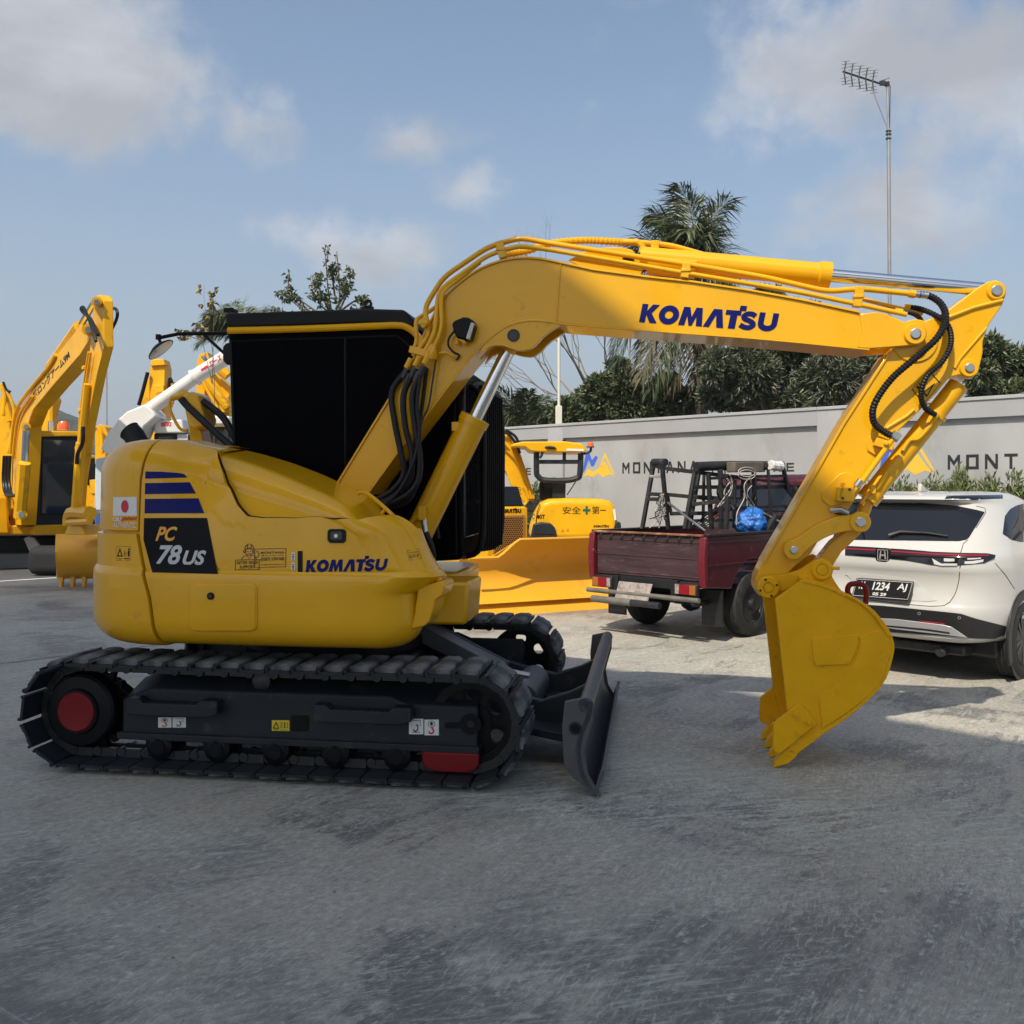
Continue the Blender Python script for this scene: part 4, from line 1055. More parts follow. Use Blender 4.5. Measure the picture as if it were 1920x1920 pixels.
# ---------------------------------------------------------------- boom, arm and bucket of the front excavator
BY0, BY1 = -0.30, 0.02                                   # near and far web of the boom
top_px = spl2([(632, 912), (730, 752), (777, 675), (800, 622), (830, 566), (863, 532), (903, 505), (950, 489), (1000, 486), (1052, 495)], 5) + [(1113, 508), (1210, 521), (1293, 530), (1400, 546), (1500, 564), (1612, 588)]
bot_px = [(1630, 654), (1500, 641), (1400, 632), (1193, 617), (1062, 607)] + spl2([(1062, 607), (1030, 602), (990, 600), (947, 612), (900, 650), (860, 697)], 5)[1:] + [(800, 776), (740, 854), (688, 926)]
web = P3(top_px + bot_px, BY0)
b = MB(); b.ex(web, (0, BY1 - BY0, 0)); boom = b.build('boom', YW, ex, 28, 0.004)
def flange(pts, name, dz):
    """cap plate along an edge of the boom, a little wider than the webs"""
    P = P3(pts, BY0); rows = []; inn = []
    for i, p in enumerate(P):
        t = (P[min(i + 1, len(P) - 1)] - P[max(i - 1, 0)]).normalized(); n_ = Vector((-t.z, 0, t.x)) * dz
        rows.append([Vector((p.x, BY0 - 0.012, p.z)), Vector((p.x, BY1 + 0.012, p.z))]); inn.append([Vector((p.x, BY0 - 0.012, p.z)) + n_, Vector((p.x, BY1 + 0.012, p.z)) + n_])
    return MB().shell(rows, inn).build(name, YW, boom, 30, 0.003)
flange(top_px, 'top_flange', 0.014); flange(list(reversed(bot_px)), 'bottom_flange', -0.012)
b = MB(); b.tube(P3([(1051, 494), (1047, 545), (1044, 601)], BY0 - 0.002), 0.006, 8); b.build('weld_seam', YW, boom, 40)
# cylinder lug below the bend
lug = spl2([(893, 672), (915, 652), (940, 648), (962, 655), (985, 657), (1003, 648), (1020, 630), (1050, 609)], 5) + spl2([(1040, 602), (990, 598), (945, 612), (905, 648)], 5)
b = MB()
for y in (BY0 - 0.006, -0.02): b.ex(P3(lug, y) if y < -0.1 else [Vector((p.x, y, p.z)) for p in P3(lug, BY0 - 0.006)], (0, 0.05, 0))
b.build('cylinder_lug', YW, boom, 35, 0.006)
pc = EX.Y(963, 629, BY0 - 0.006); b = MB(); b.lathe([(0.040, 0), (0.040, -0.006), (0.032, -0.007), (0.030, -0.003), (0.01, -0.003)], pc, (0, 1, 0), 24); b.build('lug_pin', M['gunmetal'], boom, 35)
# boom nose: fork plates round the arm, pin
nose = [(1612, 588), (1642, 585), (1660, 588), (1702, 606), (1722, 607), (1734, 616), (1737, 630), (1728, 643), (1716, 647), (1672, 651), (1630, 654), (1606, 652), (1618, 620)]
np_ = P3(nose, BY0 - 0.014)
for dy in (0, 0.30): b = MB(); b.ex([p + Vector((0, dy, 0)) for p in np_], (0, 0.04, 0)); b.build('boom_nose', YW, boom, 35, 0.006)
def pin(px, y, r, name, parent, boss=None, m='steel', length=0.025):
    c = EX.Y(px[0], px[1], y); b = MB()
    if boss: b.lathe([(boss, 0.03), (boss, 0), (boss - 0.006, -0.008), (r + 0.002, -0.008)], c, (0, 1, 0), 28)
    b.cur = 1; b.lathe([(r, 0.0), (r, -0.014), (r - 0.005, -0.018), (0.004, -0.018)], c, (0, 1, 0), 24)
    return b.build(name, [YW, M[m]], parent, 35)
pin((1716, 626), BY0 - 0.022, 0.031, 'boom_pin', boom, 0.064)
# boom cylinder
CYL = -0.14
a0 = EX.Y(760, 1052, CYL); a1 = EX.Y(889, 788, CYL); a2 = EX.Y(964, 634, CYL); d = (a1 - a0).normalized()
b = MB(); b.cyl(a0, a1, 0.092, n=28); b.lathe([(0.092, 0), (0.100, 0.0), (0.100, 0.05), (0.06, 0.055)], a1 - d * 0.03, d, 28); bcyl = b.build('boom_cylinder', YW, ex, 40)
b = MB(); b.cyl(a1, a2 - d * 0.04, 0.046, n=22); b.build('cylinder_rod', M['chrome'], bcyl, 40)
b = MB(); b.cyl(a2 - d * 0.10, a2, 0.052, n=20); b.build('rod_eye', YW, bcyl, 40)
b = MB(); b.tube(spl([EX.Y(771, 980, CYL - 0.09), EX.Y(785, 968, CYL - 0.11), EX.Y(793, 968, CYL - 0.11)], 4), 0.018, 10); b.box(EX.Y(792, 962, CYL - 0.12), (0.045, 0.05, 0.09)); b.cyl(EX.Y(792, 950, CYL - .12), EX.Y(792, 957, CYL - .12), 0.018, n=10); b.build('cylinder_port', YW, bcyl, 35, 0.003)
b = MB(); b.tube([EX.Y(794, 972, CYL - .12), EX.Y(798, 1000, CYL - .12)], 0.019, 12); b.build('hose_fitting', M['steel'], bcyl, 35)
hose('cylinder_hose', [EX.Y(798, 998, CYL - .12), EX.Y(808, 1022, CYL - .12), EX.Y(812, 1045, CYL - .1), EX.Y(806, 1062, CYL), EX.Y(800, 1072, 0.0)], 0.020, parent=bcyl)
b = MB(); b.box(EX.Y(855, 800, CYL - 0.04), (0.05, 0.05, 0.06)); b.build('cylinder_port', YW, bcyl, 30, 0.004)
hose('cylinder_hose', [EX.Y(853, 806, CYL), EX.Y(843, 830, CYL), EX.Y(825, 870, 0.0), EX.Y(815, 940, 0.02), EX.Y(822, 1010, 0.02)], 0.017, parent=bcyl)
# arm cylinder on top of the boom
k0 = EX.Y(1165, 480, -0.14); k1 = EX.Y(1552, 516, -0.14); k2 = EX.Y(1872, 545, -0.14); d = (k1 - k0).normalized()
b = MB(); b.cyl(k0 + d * 0.12, k1, 0.072, n=26); acyl = b.build('arm_cylinder', YW, ex, 40)
b = MB(); b.lathe([(0.072, 0), (0.082, 0.01), (0.082, 0.075), (0.05, 0.08)], k1 - d * 0.06, d, 26); b.build('cylinder_head', YW, acyl, 35)
b = MB(); b.cyl(k1, k2, 0.040, n=22); b.build('cylinder_rod', M['chrome'], acyl, 40)
b = MB(); b.cyl(EX.Y(1215, 492, -0.14), EX.Y(1215, 492, -0.14) + d * 0.3, 0.076, n=24); b.build('cylinder_base', YW, acyl, 40)
b = MB(); lg = [(1065, 488), (1095, 472), (1130, 464), (1165, 463), (1185, 468), (1196, 480), (1205, 505), (1200, 520), (1100, 506)]
for y in (-0.23, -0.08): b.ex([Vector((p.x, y, p.z)) for p in P3(lg, -0.23)], (0, 0.03, 0))
b.build('cylinder_lug', YW, boom, 35, 0.005)
pin((1178, 487), -0.23, 0.036, 'lug_pin', boom, None, 'gunmetal')
# arm
AY0, AY1 = -0.255, -0.02
arm_px = [(1663, 667), (1690, 640), (1700, 612), (1729, 604), (1758, 592), (1775, 583), (1835, 538), (1853, 528), (1868, 525), (1880, 531), (1887, 543), (1886, 553), (1880, 571), (1853, 611), (1843, 640), (1843, 661), (1837, 687), (1834, 701), (1818, 709), (1799, 703), (1780, 708), (1756, 737), (1722, 772), (1690, 803), (1662, 832), (1640, 870), (1623, 898), (1608, 928), (1590, 957), (1560, 978), (1540, 1005), (1520, 1038), (1490, 1062), (1470, 1085), (1458, 1112), (1440, 1121), (1422, 1116), (1416, 1100), (1417, 1082), (1430, 1054), (1536, 871), (1578, 797)]
b = MB(); b.ex(P3(arm_px, AY0), (0, AY1 - AY0, 0)); arm = b.build('arm', YW, ex, 25, 0.006)
b = MB()  # edge flanges of the arm
for pts in ([(1669, 664), (1583, 797), (1541, 871), (1434, 1056)],):
    P = P3(pts, AY0); rows = []; inn = []
    for i, p in enumerate(P):
        t = (P[min(i + 1, len(P) - 1)] - P[max(i - 1, 0)]).normalized(); n_ = Vector((-t.z, 0, t.x)) * 0.016
        rows.append([Vector((p.x, AY0 - 0.010, p.z)), Vector((p.x, AY1 + 0.01, p.z))]); inn.append([Vector((p.x, AY0 - 0.01, p.z)) - n_, Vector((p.x, AY1 + 0.01, p.z)) - n_])
    b.shell(rows, inn)
b.build('arm_flange', YW, arm, 30, 0.003)
for pts, r_ in (([(1776, 596), (1825, 577), (1880, 563)], .012), ([(1850, 614), (1800, 672), (1790, 690)], .008), ([(1662, 803), (1700, 780), (1714, 768)], .010)):
    b = MB(); b.tube(P3(pts, AY0 - 0.004), r_, 8); b.build('weld_rib', YW, arm, 40)
b = MB(); b.lathe([(0.130, 0.04), (0.130, -0.004), (0.122, -0.010), (0.01, -0.010)], EX.Y(1716, 640, AY0), (0, 1, 0), 40); b.build('pivot_boss', YW, arm, 30)
pin((1868, 545), AY0 - 0.006, 0.032, 'arm_pin', arm, 0.055)
pin((1817, 690), AY0 - 0.006, 0.027, 'arm_pin', arm, 0.055)
cl = spl2([(1779, 611), (1792, 640), (1790, 670), (1780, 700)], 4)
# bucket cylinder below the arm
q0 = EX.Y(1803, 714, -0.14); q1 = EX.Y(1628, 935, -0.14); q2 = EX.Y(1612, 980, -0.14); d = (q1 - q0).normalized()
b = MB(); b.cyl(q0 + d * 0.03, q1, 0.060, n=24); b.lathe([(0.062, 0), (0.068, 0), (0.068, 0.07), (0.04, 0.07)], q1 - d * 0.06, d, 24); kcyl = b.build('bucket_cylinder', YW, ex, 40)
b = MB(); b.cyl(q1, q2, 0.038, n=18); b.build('cylinder_rod', YW, kcyl, 40)
b = MB(); b.lathe([(0.062, 0), (0.066, 0.0), (0.066, 0.03), (0.062, 0.03)], EX.Y(1757, 775, -0.14), d, 24); b.build('hose_clamp', YW, kcyl, 35)
b = MB(); b.tube(spl([EX.Y(1758, 776, -.21), EX.Y(1742, 800, -.215), EX.Y(1722, 822, -.21), EX.Y(1705, 826, -.21), EX.Y(1692, 845, -.21)], 5), 0.014, 8); b.build('cylinder_pipe', YW, kcyl, 40)
b = MB(); b.tube(P3([(1664, 885), (1645, 915), (1628, 925), (1615, 945)], -0.212), 0.012, 8); b.box(EX.Y(1636, 917, -0.22), (0.03, 0.03, 0.05)); b.build('cylinder_pipe', YW, kcyl, 35)
# rigid line down the arm with brackets and valve
b = MB(); b.tube([EX.Y(1683, 810, AY0 - 0.05), EX.Y(1615, 905, AY0 - 0.05)], 0.017, 10); b.build('arm_pipe', YW, arm, 40)
def oct_plate(pts, y, th, name, parent=arm): 
    b = MB(); b.ex(P3(pts, y), (0, th, 0)); return b.build(name, YW, parent, 30, 0.004)
oct_plate([(1644, 808), (1632, 815), (1624, 830), (1627, 845), (1641, 854), (1660, 845), (1668, 826)], AY0 - 0.012, 0.02, 'bracket_plate')
b = MB(); b.bar(EX.Y(1640, 828, AY0 - 0.035), EX.Y(1674, 838, AY0 - 0.035), 0.05, 0.05); b.cyl(EX.Y(1662, 831, AY0 - 0.08), EX.Y(1662, 831, AY0 - 0.02), 0.014, n=10); b.build('pipe_clamp', YW, arm, 30, 0.004)
oct_plate([(1575, 888), (1587, 885), (1600, 892), (1604, 905), (1598, 925), (1580, 945), (1556, 950), (1542, 938), (1541, 925), (1555, 907)], AY0 - 0.012, 0.02, 'bracket_plate')
b = MB(); b.bar(EX.Y(1568, 926, AY0 - 0.05), EX.Y(1600, 928, AY0 - 0.05), 0.08, 0.085); b.build('valve_block', YW, arm, 30, 0.006)
b = MB(); b.bar(EX.Y(1580, 905, AY0 - 0.05), EX.Y(1572, 935, AY0 - 0.05), 0.08, 0.014); b.build('valve_bracket', YW, arm, 30, 0.003)
for p in ((1593, 918), (1580, 934)): b = MB(); b.cyl(EX.Y(p[0], p[1], AY0 - 0.094), EX.Y(p[0], p[1], AY0 - 0.08), 0.009, n=10); b.build('bolt', M['gunmetal'], arm, 35)
b = MB(); b.tube([EX.Y(1605, 912, AY0 - .05), EX.Y(1614, 900, AY0 - .05)], 0.021, 12); b.tube([EX.Y(1556, 958, AY0 - .05), EX.Y(1575, 955, AY0 - .05), EX.Y(1590, 963, AY0 - .04)], 0.018, 10); b.build('hose_fitting', M['steel'], arm, 35)
b = MB(); b.tube(spl([EX.Y(1612, 945, AY0 - .05), EX.Y(1600, 960, AY0 - .05), EX.Y(1580, 964, AY0 - .05), EX.Y(1567, 962, AY0 - .03)], 5), 0.007, 8); b.build('grease_hose', M['gunmetal'], arm, 40)
# warning label on the arm
CA = Caster(EX, [arm])
lab = [(1709, 727), (1735, 760), (1764, 718), (1738, 692)]
CA.decal('warning_label', Print().frame(0, 0, 1, 1, .02, .03).strip([(.56, .25), (.9, .25), (.73, .85)], [(.63, .31), (.83, .31), (.73, .66)], True).rect(.1, .2, .45, .27).rect(.1, .34, .45, .4).rect(.1, .47, .4, .53).poly([(.15, .62), (.35, .62), (.25, .85)]), [(1709, 730), (1732, 757), (1764, 719), (1741, 693)], M['dark_print'], arm)
# links
LY = AY0 - 0.05
lk = spl2([(1480, 1046), (1470, 1032), (1478, 1016), (1500, 1006), (1530, 985), (1565, 970), (1596, 963)], 5) + spl2([(1628, 968), (1631, 985), (1617, 998), (1590, 996), (1555, 1005), (1525, 1022), (1500, 1045)], 5)
b = MB(); b.ex(P3(lk, LY), (0, 0.045, 0)); b.ex([p + Vector((0, 0.285, 0)) for p in P3(lk, LY)], (0, 0.045, 0)); b.build('arm_link', YW, arm, 35, 0.006)
pin((1613, 979), LY - 0.01, 0.030, 'link_pin', arm, 0.062)
pin((1488, 1031), LY - 0.01, 0.024, 'link_pin', arm, 0.060)
b = MB(); hl_ = [(1600, 985), (1628, 985), (1600, 1015), (1578, 1035), (1560, 1064), (1545, 1080), (1528, 1072), (1532, 1050), (1560, 1015)]
b.ex(P3(hl_, -0.20), (0, 0.12, 0)); b.build('bucket_link', YW, arm, 35, 0.008)
b = MB(); b.tube([EX.Y(1619, 998, LY), EX.Y(1622, 1011, LY)], 0.009, 8); b.build('grease_nipple', M['gunmetal'], arm, 35)
# bucket ----------------------------------------------------------------------------------
BK0, BK1 = -0.485, 0.205
YR = M['yellow_rough']
bk = spl2([(1504, 1087), (1548, 1098), (1588, 1116), (1622, 1135), (1655, 1166), (1673, 1201), (1672, 1232), (1652, 1284), (1598, 1336), (1540, 1376)], 4) + [(1492, 1404), (1476, 1333), (1453, 1123)]
side_pts = P3(bk, BK0)
b = MB(); b.ex(side_pts, (0, 0.022, 0)); bucket = b.build('bucket', YR, ex, 30, 0.004)
b = MB(); b.ex([p + Vector((0, BK1 - BK0 - 0.022, 0)) for p in side_pts], (0, 0.022, 0)); b.build('side_plate', YR, bucket, 30, 0.004)
# wrapper: floor and back curved from the top lip to the cutting edge
nb = 4 * 9 + 1; wr = side_pts[:nb]; cen = Vector((EX.Y(1540, 1220, BK0).x, 0, EX.Y(1540, 1220, BK0).z))
rows = []; inn = []
for i, p in enumerate(wr):
    t = (wr[min(i + 1, nb - 1)] - wr[max(i - 1, 0)]).normalized(); n_ = Vector((-t.z, 0, t.x))
    if n_.dot(p - cen) < 0: n_ = -n_
    rows.append([Vector((p.x, BK0 - 0.006, p.z)) + n_ * 0.006, Vector((p.x, BK1 + 0.006, p.z)) + n_ * 0.006]); inn.append([Vector((p.x, BK0 - 0.006, p.z)) - n_ * 0.014, Vector((p.x, BK1 + 0.006, p.z)) - n_ * 0.014])
b = MB(); b.shell(rows, inn); b.build('bucket_shell', YR, bucket, 40, 0.003)
def plate_on(pts, name, th=0.012, off=0.0): 
    b = MB(); b.ex(P3(pts, BK0 - th - off), (0, th + 0.002, 0)); return b.build(name, YR, bucket, 30, 0.004)
plate_on([(1521, 1196), (1606, 1191), (1610, 1203), (1604, 1225), (1593, 1246), (1530, 1249), (1526, 1240)], 'side_patch', 0.010)
wear = spl2([(1610, 1194), (1613, 1206), (1604, 1236), (1588, 1262), (1565, 1287), (1534, 1304)], 5) + [(1542, 1364)] + spl2([(1542, 1366), (1600, 1328), (1648, 1284), (1668, 1232), (1670, 1205), (1664, 1176)], 5)
plate_on(wear, 'wear_plate', 0.008)
plate_on(spl2([(1586, 1118), (1610, 1130), (1640, 1157), (1665, 1195)], 4) + spl2([(1673, 1193), (1646, 1152), (1622, 1132), (1590, 1113)], 4), 'edge_strip', 0.014)
cut = [(1450, 1357), (1498, 1319), (1515, 1335), (1532, 1357), (1466, 1411), (1456, 1413), (1449, 1404)]
sc_ = plate_on(cut, 'side_cutter', 0.022, 0.004)
cutp = P3(cut, BK1 - 0.002); 
cutf = [EX.Y(x, y, BK0) + Vector((0, BK1 - BK0, 0)) for x, y in [(1450, 1357), (1498, 1319), (1515, 1335), (1532, 1357), (1466, 1411), (1456, 1413), (1449, 1404)]]
b = MB(); b.ex(cutf, (0, 0.024, 0)); b.build('side_cutter', YR, bucket, 30, 0.004)
for p in ((1492, 1339), (1516, 1354), (1498, 1373)):
    b = MB(); c = EX.Y(p[0], p[1], BK0 - 0.026); b.cyl(c, c + Vector((0, -0.008, 0)), 0.020, n=16); b.cyl(c + Vector((0, -0.008, 0)), c + Vector((0, -0.022, 0)), 0.014, n=6); b.build('bolt', YR, bucket, 30)
# cutting lip and teeth
lp = P3([(1476, 1395), (1500, 1383), (1545, 1372), (1540, 1380), (1496, 1413), (1482, 1412)], BK0 - 0.004)
b = MB(); b.ex(lp, (0, BK1 - BK0 + 0.008, 0)); b.build('cutting_lip', YR, bucket, 30, 0.004)
tooth = [(1450, 1441), (1453, 1430), (1464, 1414), (1476, 1402), (1496, 1412), (1494, 1418), (1478, 1432)]
tp = P3(tooth, BK0 - 0.004); w_ = 0.075
for i in range(4):
    y0 = BK0 - 0.004 + (BK1 - BK0 - w_ + 0.008) * i / 3; b = MB()
    A = [Vector((p.x, y0, p.z)) for p in tp]; B = [Vector((p.x, y0 + w_, p.z)) for p in tp]
    tip = tp[0]
    for q in (A, B):
        q[0].y += 0.012 if q is A else -0.012
    b.prism(A, B); b.cyl(Vector((EX.Y(1479, 1415, BK0).x, y0 - 0.006, EX.Y(1479, 1415, BK0).z)), Vector((EX.Y(1479, 1415, BK0).x, y0 + w_ + 0.006, EX.Y(1479, 1415, BK0).z)), 0.010, n=10); b.build('tooth', YR, bucket, 30, 0.004)
# ears that carry the bucket on the arm
ear = spl2([(1440, 1079), (1470, 1077), (1500, 1068), (1525, 1052), (1541, 1046)], 4) + spl2([(1556, 1053), (1562, 1068), (1560, 1080), (1575, 1104), (1590, 1119)], 4) + [(1548, 1100), (1504, 1088), (1470, 1108)] + arc2(1440, 1101, 21.5, 20, 260, 10)
ear = [(x, y) for x, y in ear]
for y in (AY0 - 0.055, AY1 + 0.012):
    b = MB(); pts = [Vector((p.x, y, p.z)) for p in P3(ear, AY0 - 0.055)]; b.ex(pts, (0, 0.045, 0)); b.build('bucket_ear', YR, bucket, 35, 0.004)
c = EX.Y(1440, 1101, AY0 - 0.055)
b = MB(); b.lathe([(0.068, 0.03), (0.068, -0.02), (0.060, -0.028), (0.034, -0.028), (0.034, -0.018), (0.026, -0.018), (0.026, -0.028), (0.003, -0.028)], c, (0, 1, 0), 30)
b.cur = 1
for k in range(4): a = radians(20 + 90 * k); q = c + Vector((cos(a) * 0.051, -0.0285, sin(a) * 0.051)); b.cyl(q, q + Vector((0, -0.002, 0)), 0.007, n=10)
b.build('bucket_pin', [YR, M['black']], bucket, 35)
c = EX.Y(1541, 1068, AY0 - 0.055)
b = MB(); b.lathe([(0.064, 0.03), (0.064, -0.008), (0.056, -0.016), (0.036, -0.016), (0.034, -0.008), (0.032, -0.016), (0.003, -0.020)], c, (0, 1, 0), 30); b.tube([c + Vector((0.05, -0.01, 0.01)), c + Vector((0.10, -0.01, 0.01))], 0.010, 8); b.build('bucket_pin', YR, bucket, 35)
# red lifting hook on the back of the bucket
hc = EX.Y(1607, 1108, -0.08); b = MB()
b.tube(spl([hc + Vector(p) for p in ((-0.02, 0, -0.06), (-0.055, 0, -0.01), (-0.045, 0, 0.035), (0.0, 0, 0.045), (0.045, 0, 0.03), (0.055, 0, -0.02), (0.05, 0, -0.08))], 5), 0.017, 10); b.build('lifting_hook', M['red'], bucket, 40)
# --- pipes over the boom -------------------------------------------------------------------
def pipe(name, pts, y, r, parent=boom, m=YW, k=5, n=10):
    P = [EX.Y(p[0], p[1], p[2] if len(p) > 2 else y) for p in pts]
    # rounded bends: keep straight runs, short arcs at the corners
    Q = [P[0]]
    for i in range(1, len(P) - 1):
        a = (P[i - 1] - P[i]); c = (P[i + 1] - P[i]); ra = min(0.07, a.length * .45); rc = min(0.07, c.length * .45)
        s0 = P[i] + a.normalized() * ra; s1 = P[i] + c.normalized() * rc
        for t in range(5): u = t / 4; Q.append(s0 * (1 - u) ** 2 + P[i] * 2 * u * (1 - u) + s1 * u * u)
    Q.append(P[-1]); b = MB(); b.tube(Q, r, n); return b.build(name, m, parent, 45)
y1 = BY0 + 0.03; y2 = BY0 - 0.01
pipe('boom_pipe', [(775, 668, -.33), (808, 625, -.33), (794, 580, -.3), (831, 520), (915, 463), (968, 448), (985, 447.5), (1030, 456), (1290, 496), (1430, 519), (1552, 547), (1612, 541), (1712, 551)], y1, 0.017)
pipe('boom_pipe', [(787, 676, -.36), (815, 626, -.36), (822, 545, -.32), (915, 478), (968, 462), (990, 463), (1030, 468), (1290, 513), (1500, 548), (1615, 572), (1700, 590)], y2, 0.015)
pipe('boom_pipe', [(770, 662, -.28), (783, 642, -.28), (778, 601, -.24), (790, 593, -.2), (815, 578, -.2), (850, 545, -.2)], -.2, 0.014)
pipe('boom_pipe', [(806, 664, -.36), (829, 620, -.36), (826, 556, -.34), (838, 540, -.32), (900, 492, -.3)], -.33, 0.014)
pipe('boom_pipe', [(1615, 560, -.2), (1660, 572, -.2), (1730, 588, -.2)], -.2, 0.013)
# clamps on the pipes
for (p0, p1, y) in (((936, 453), (944, 484), y1 - .03), ((1288, 494), (1283, 522), y1 - .03), ((1612, 538), (1606, 576), y1 - .03), ((790, 600), (800, 612), -.36)):
    b = MB(); a = EX.Y(*p0, y); c = EX.Y(*p1, y); b.bar(a, c, 0.05, 0.05, (0, 1, 0)); b.box((a + c) / 2 + Vector((0, -.006, 0)), (0.062, 0.05, 0.02)); b.build('pipe_clamp', YW, boom, 30, 0.004)
b = MB(); b.bar(EX.Y(770, 655, -.34), EX.Y(818, 668, -.37), 0.05, 0.045); b.bar(EX.Y(806, 660, -.38), EX.Y(814, 648, -.38), 0.04, 0.04); b.build('pipe_clamp', YW, boom, 30, 0.004)
ribbed('spring_sleeve', [EX.Y(945, 478, -.14), EX.Y(990, 470, -.14), EX.Y(1030, 457, -.14), EX.Y(1090, 451, -.14), EX.Y(1150, 453, -.14), EX.Y(1168, 454, -.14)], 0.026, YW, boom, 0.022, 12, 0.25)
b = MB(); b.tube([EX.Y(1166, 454, -.14), EX.Y(1196, 454, -.14)], 0.022, 12); b.tube([EX.Y(1196, 454, -.14), EX.Y(1205, 462, -.14), EX.Y(1203, 474, -.14)], 0.022, 12); b.build('hose_fitting', YW, boom, 35)
pipe('arm_cylinder_pipe', [(1196, 454), (1255, 459), (1365, 490), (1512, 503), (1530, 504)], -.14, 0.016, acyl)
b = MB(); b.tube([EX.Y(1508, 503, -.14), EX.Y(1534, 505, -.14)], 0.026, 10); b.bar(EX.Y(1228, 452, -.14), EX.Y(1228, 478, -.14), 0.05, 0.045, (0, 1, 0)); b.build('pipe_clamp', YW, acyl, 30, 0.004)
# hoses from the deck to the boom pipes
for pts, r, y in (([(760, 698), (735, 735), (740, 790), (752, 850), (757, 890), (735, 920), (700, 940)], 0.020, -.34),
               ([(776, 700), (757, 740), (760, 800), (772, 850), (768, 900), (740, 930), (712, 944)], 0.020, -.37),
               ([(792, 695), (774, 740), (778, 800), (787, 850), (784, 900), (760, 930), (722, 946)], 0.020, -.39),
               ([(788, 706), (782, 760), (786, 820), (770, 880), (745, 925), (715, 950)], 0.013, -.40),
               ([(800, 690), (790, 770), (778, 830), (790, 870), (770, 935), (735, 952)], 0.012, -.31)):
    hose('deck_hose', [EX.Y(a, c, y) for a, c in pts], r, parent=boom)
for a, c, y in ((764, 692, -.345), (779, 690, -.375), (795, 686, -.395), (770, 702, -.36), (786, 698, -.39)):
    b = MB(); p0 = EX.Y(a, c, y); b.cyl(p0, p0 + (EX.Y(a - 8, c + 17, y) - p0), 0.023, 0.019, 12); b.build('hose_fitting', M['gunmetal'], boom, 35)
for a, c, y in ((762, 690, -.345), (778, 686, -.375), (795, 682, -.395), (806, 672, -.39)):
    b = MB(); p0 = EX.Y(a, c, y); b.cyl(p0, EX.Y(a + 9, c - 18, y), 0.019, 0.019, 10); b.build('hose_fitting', YW, boom, 35)
# corrugated hoses at the arm joint
ribbed('arm_hose', [EX.Y(1722, 552, -.27), EX.Y(1745, 556, -.27), EX.Y(1766, 572, -.30), EX.Y(1773, 598, -.33), EX.Y(1758, 632, -.36), EX.Y(1720, 668, -.37), EX.Y(1672, 710, -.37), EX.Y(1640, 757, -.36), EX.Y(1638, 790, -.34), EX.Y(1655, 808, -.32), EX.Y(1672, 817, -.31)], 0.022, M['hose'], arm, 0.016)
ribbed('arm_hose', [EX.Y(1702, 576, -.2), EX.Y(1728, 580, -.22), EX.Y(1762, 596, -.27), EX.Y(1780, 616, -.31), EX.Y(1782, 648, -.33), EX.Y(1765, 680, -.34), EX.Y(1738, 705, -.33), EX.Y(1727, 740, -.31), EX.Y(1735, 765, -.28), EX.Y(1754, 778, -.24)], 0.018, M['hose'], arm, 0.014)
ribbed('arm_hose', [EX.Y(1684, 584, -.26), EX.Y(1705, 586, -.26), EX.Y(1722, 594, -.24), EX.Y(1728, 603, -.2)], 0.015, M['hose'], arm, 0.014)
b = MB(); b.tube([EX.Y(1712, 551, -.27), EX.Y(1740, 554, -.27)], 0.020, 12); b.tube([EX.Y(1672, 817, -.31), EX.Y(1684, 824, -.31)], 0.021, 12); b.bar(EX.Y(1676, 822, -.31), EX.Y(1684, 812, -.31), 0.04, 0.05); b.build('hose_fitting', M['steel'], arm, 35)
b = MB(); b.tube([EX.Y(1696, 575, -.2), EX.Y(1706, 577, -.2)], 0.020, 10); b.tube([EX.Y(1678, 583, -.26), EX.Y(1692, 585, -.26)], 0.018, 10); b.tube([EX.Y(1704, 550, -.27), EX.Y(1716, 552, -.27)], 0.024, 10); b.build('hose_fitting', YW, arm, 35)
# work lamp on the boom
LYP = BY0 - 0.05
lc = [(847, 606), (852, 601), (868, 594), (878, 595), (887, 601), (890, 607), (881, 638), (857, 634), (850, 622)]
b = MB(); b.ex(P3(lc, LYP - 0.05), (0, 0.11, 0)); lamp = b.build('boom_lamp', M['black'], boom, 30, 0.012, 3)
b = MB(); b.ex(P3([(883, 604), (889.5, 606), (880.5, 637), (873, 634.5)], LYP - 0.054), (0, 0.10, 0)); b.build('lamp_lens', M['lens'], lamp, 30, 0.004)
b = MB(); b.bar(EX.Y(860, 634, LYP), EX.Y(874, 644, LYP), 0.06, 0.02); b.cyl(EX.Y(857, 634, LYP), EX.Y(857, 646, LYP), 0.012, n=10); b.build('lamp_bracket', YW, lamp, 30, 0.003)
hose('lamp_cable', [EX.Y(851, 622, LYP), EX.Y(842, 634, LYP), EX.Y(841, 648, LYP), EX.Y(850, 660, LYP + .02), EX.Y(861, 666, LYP + .03), EX.Y(856, 675, LYP + .03)], 0.007, parent=lamp, n=6)
hose('lamp_cable', [EX.Y(822, 663, LYP), EX.Y(835, 661, LYP), EX.Y(847, 668, LYP + .01), EX.Y(853, 675, LYP + .03)], 0.007, YW, lamp, 6)
hose('lamp_cable', [EX.Y(818, 672, LYP), EX.Y(812, 710, LYP), EX.Y(804, 760, LYP), EX.Y(793, 785, LYP), EX.Y(787, 810, LYP)], 0.006, M['gunmetal'], lamp, 6)
# maker's name on the boom
CBM = Caster(EX, [boom])
CBM.decal('logo', KOM, [(1198, 604), (1454, 622), (1461, 588), (1205, 569.5)], M['navy'], boom)
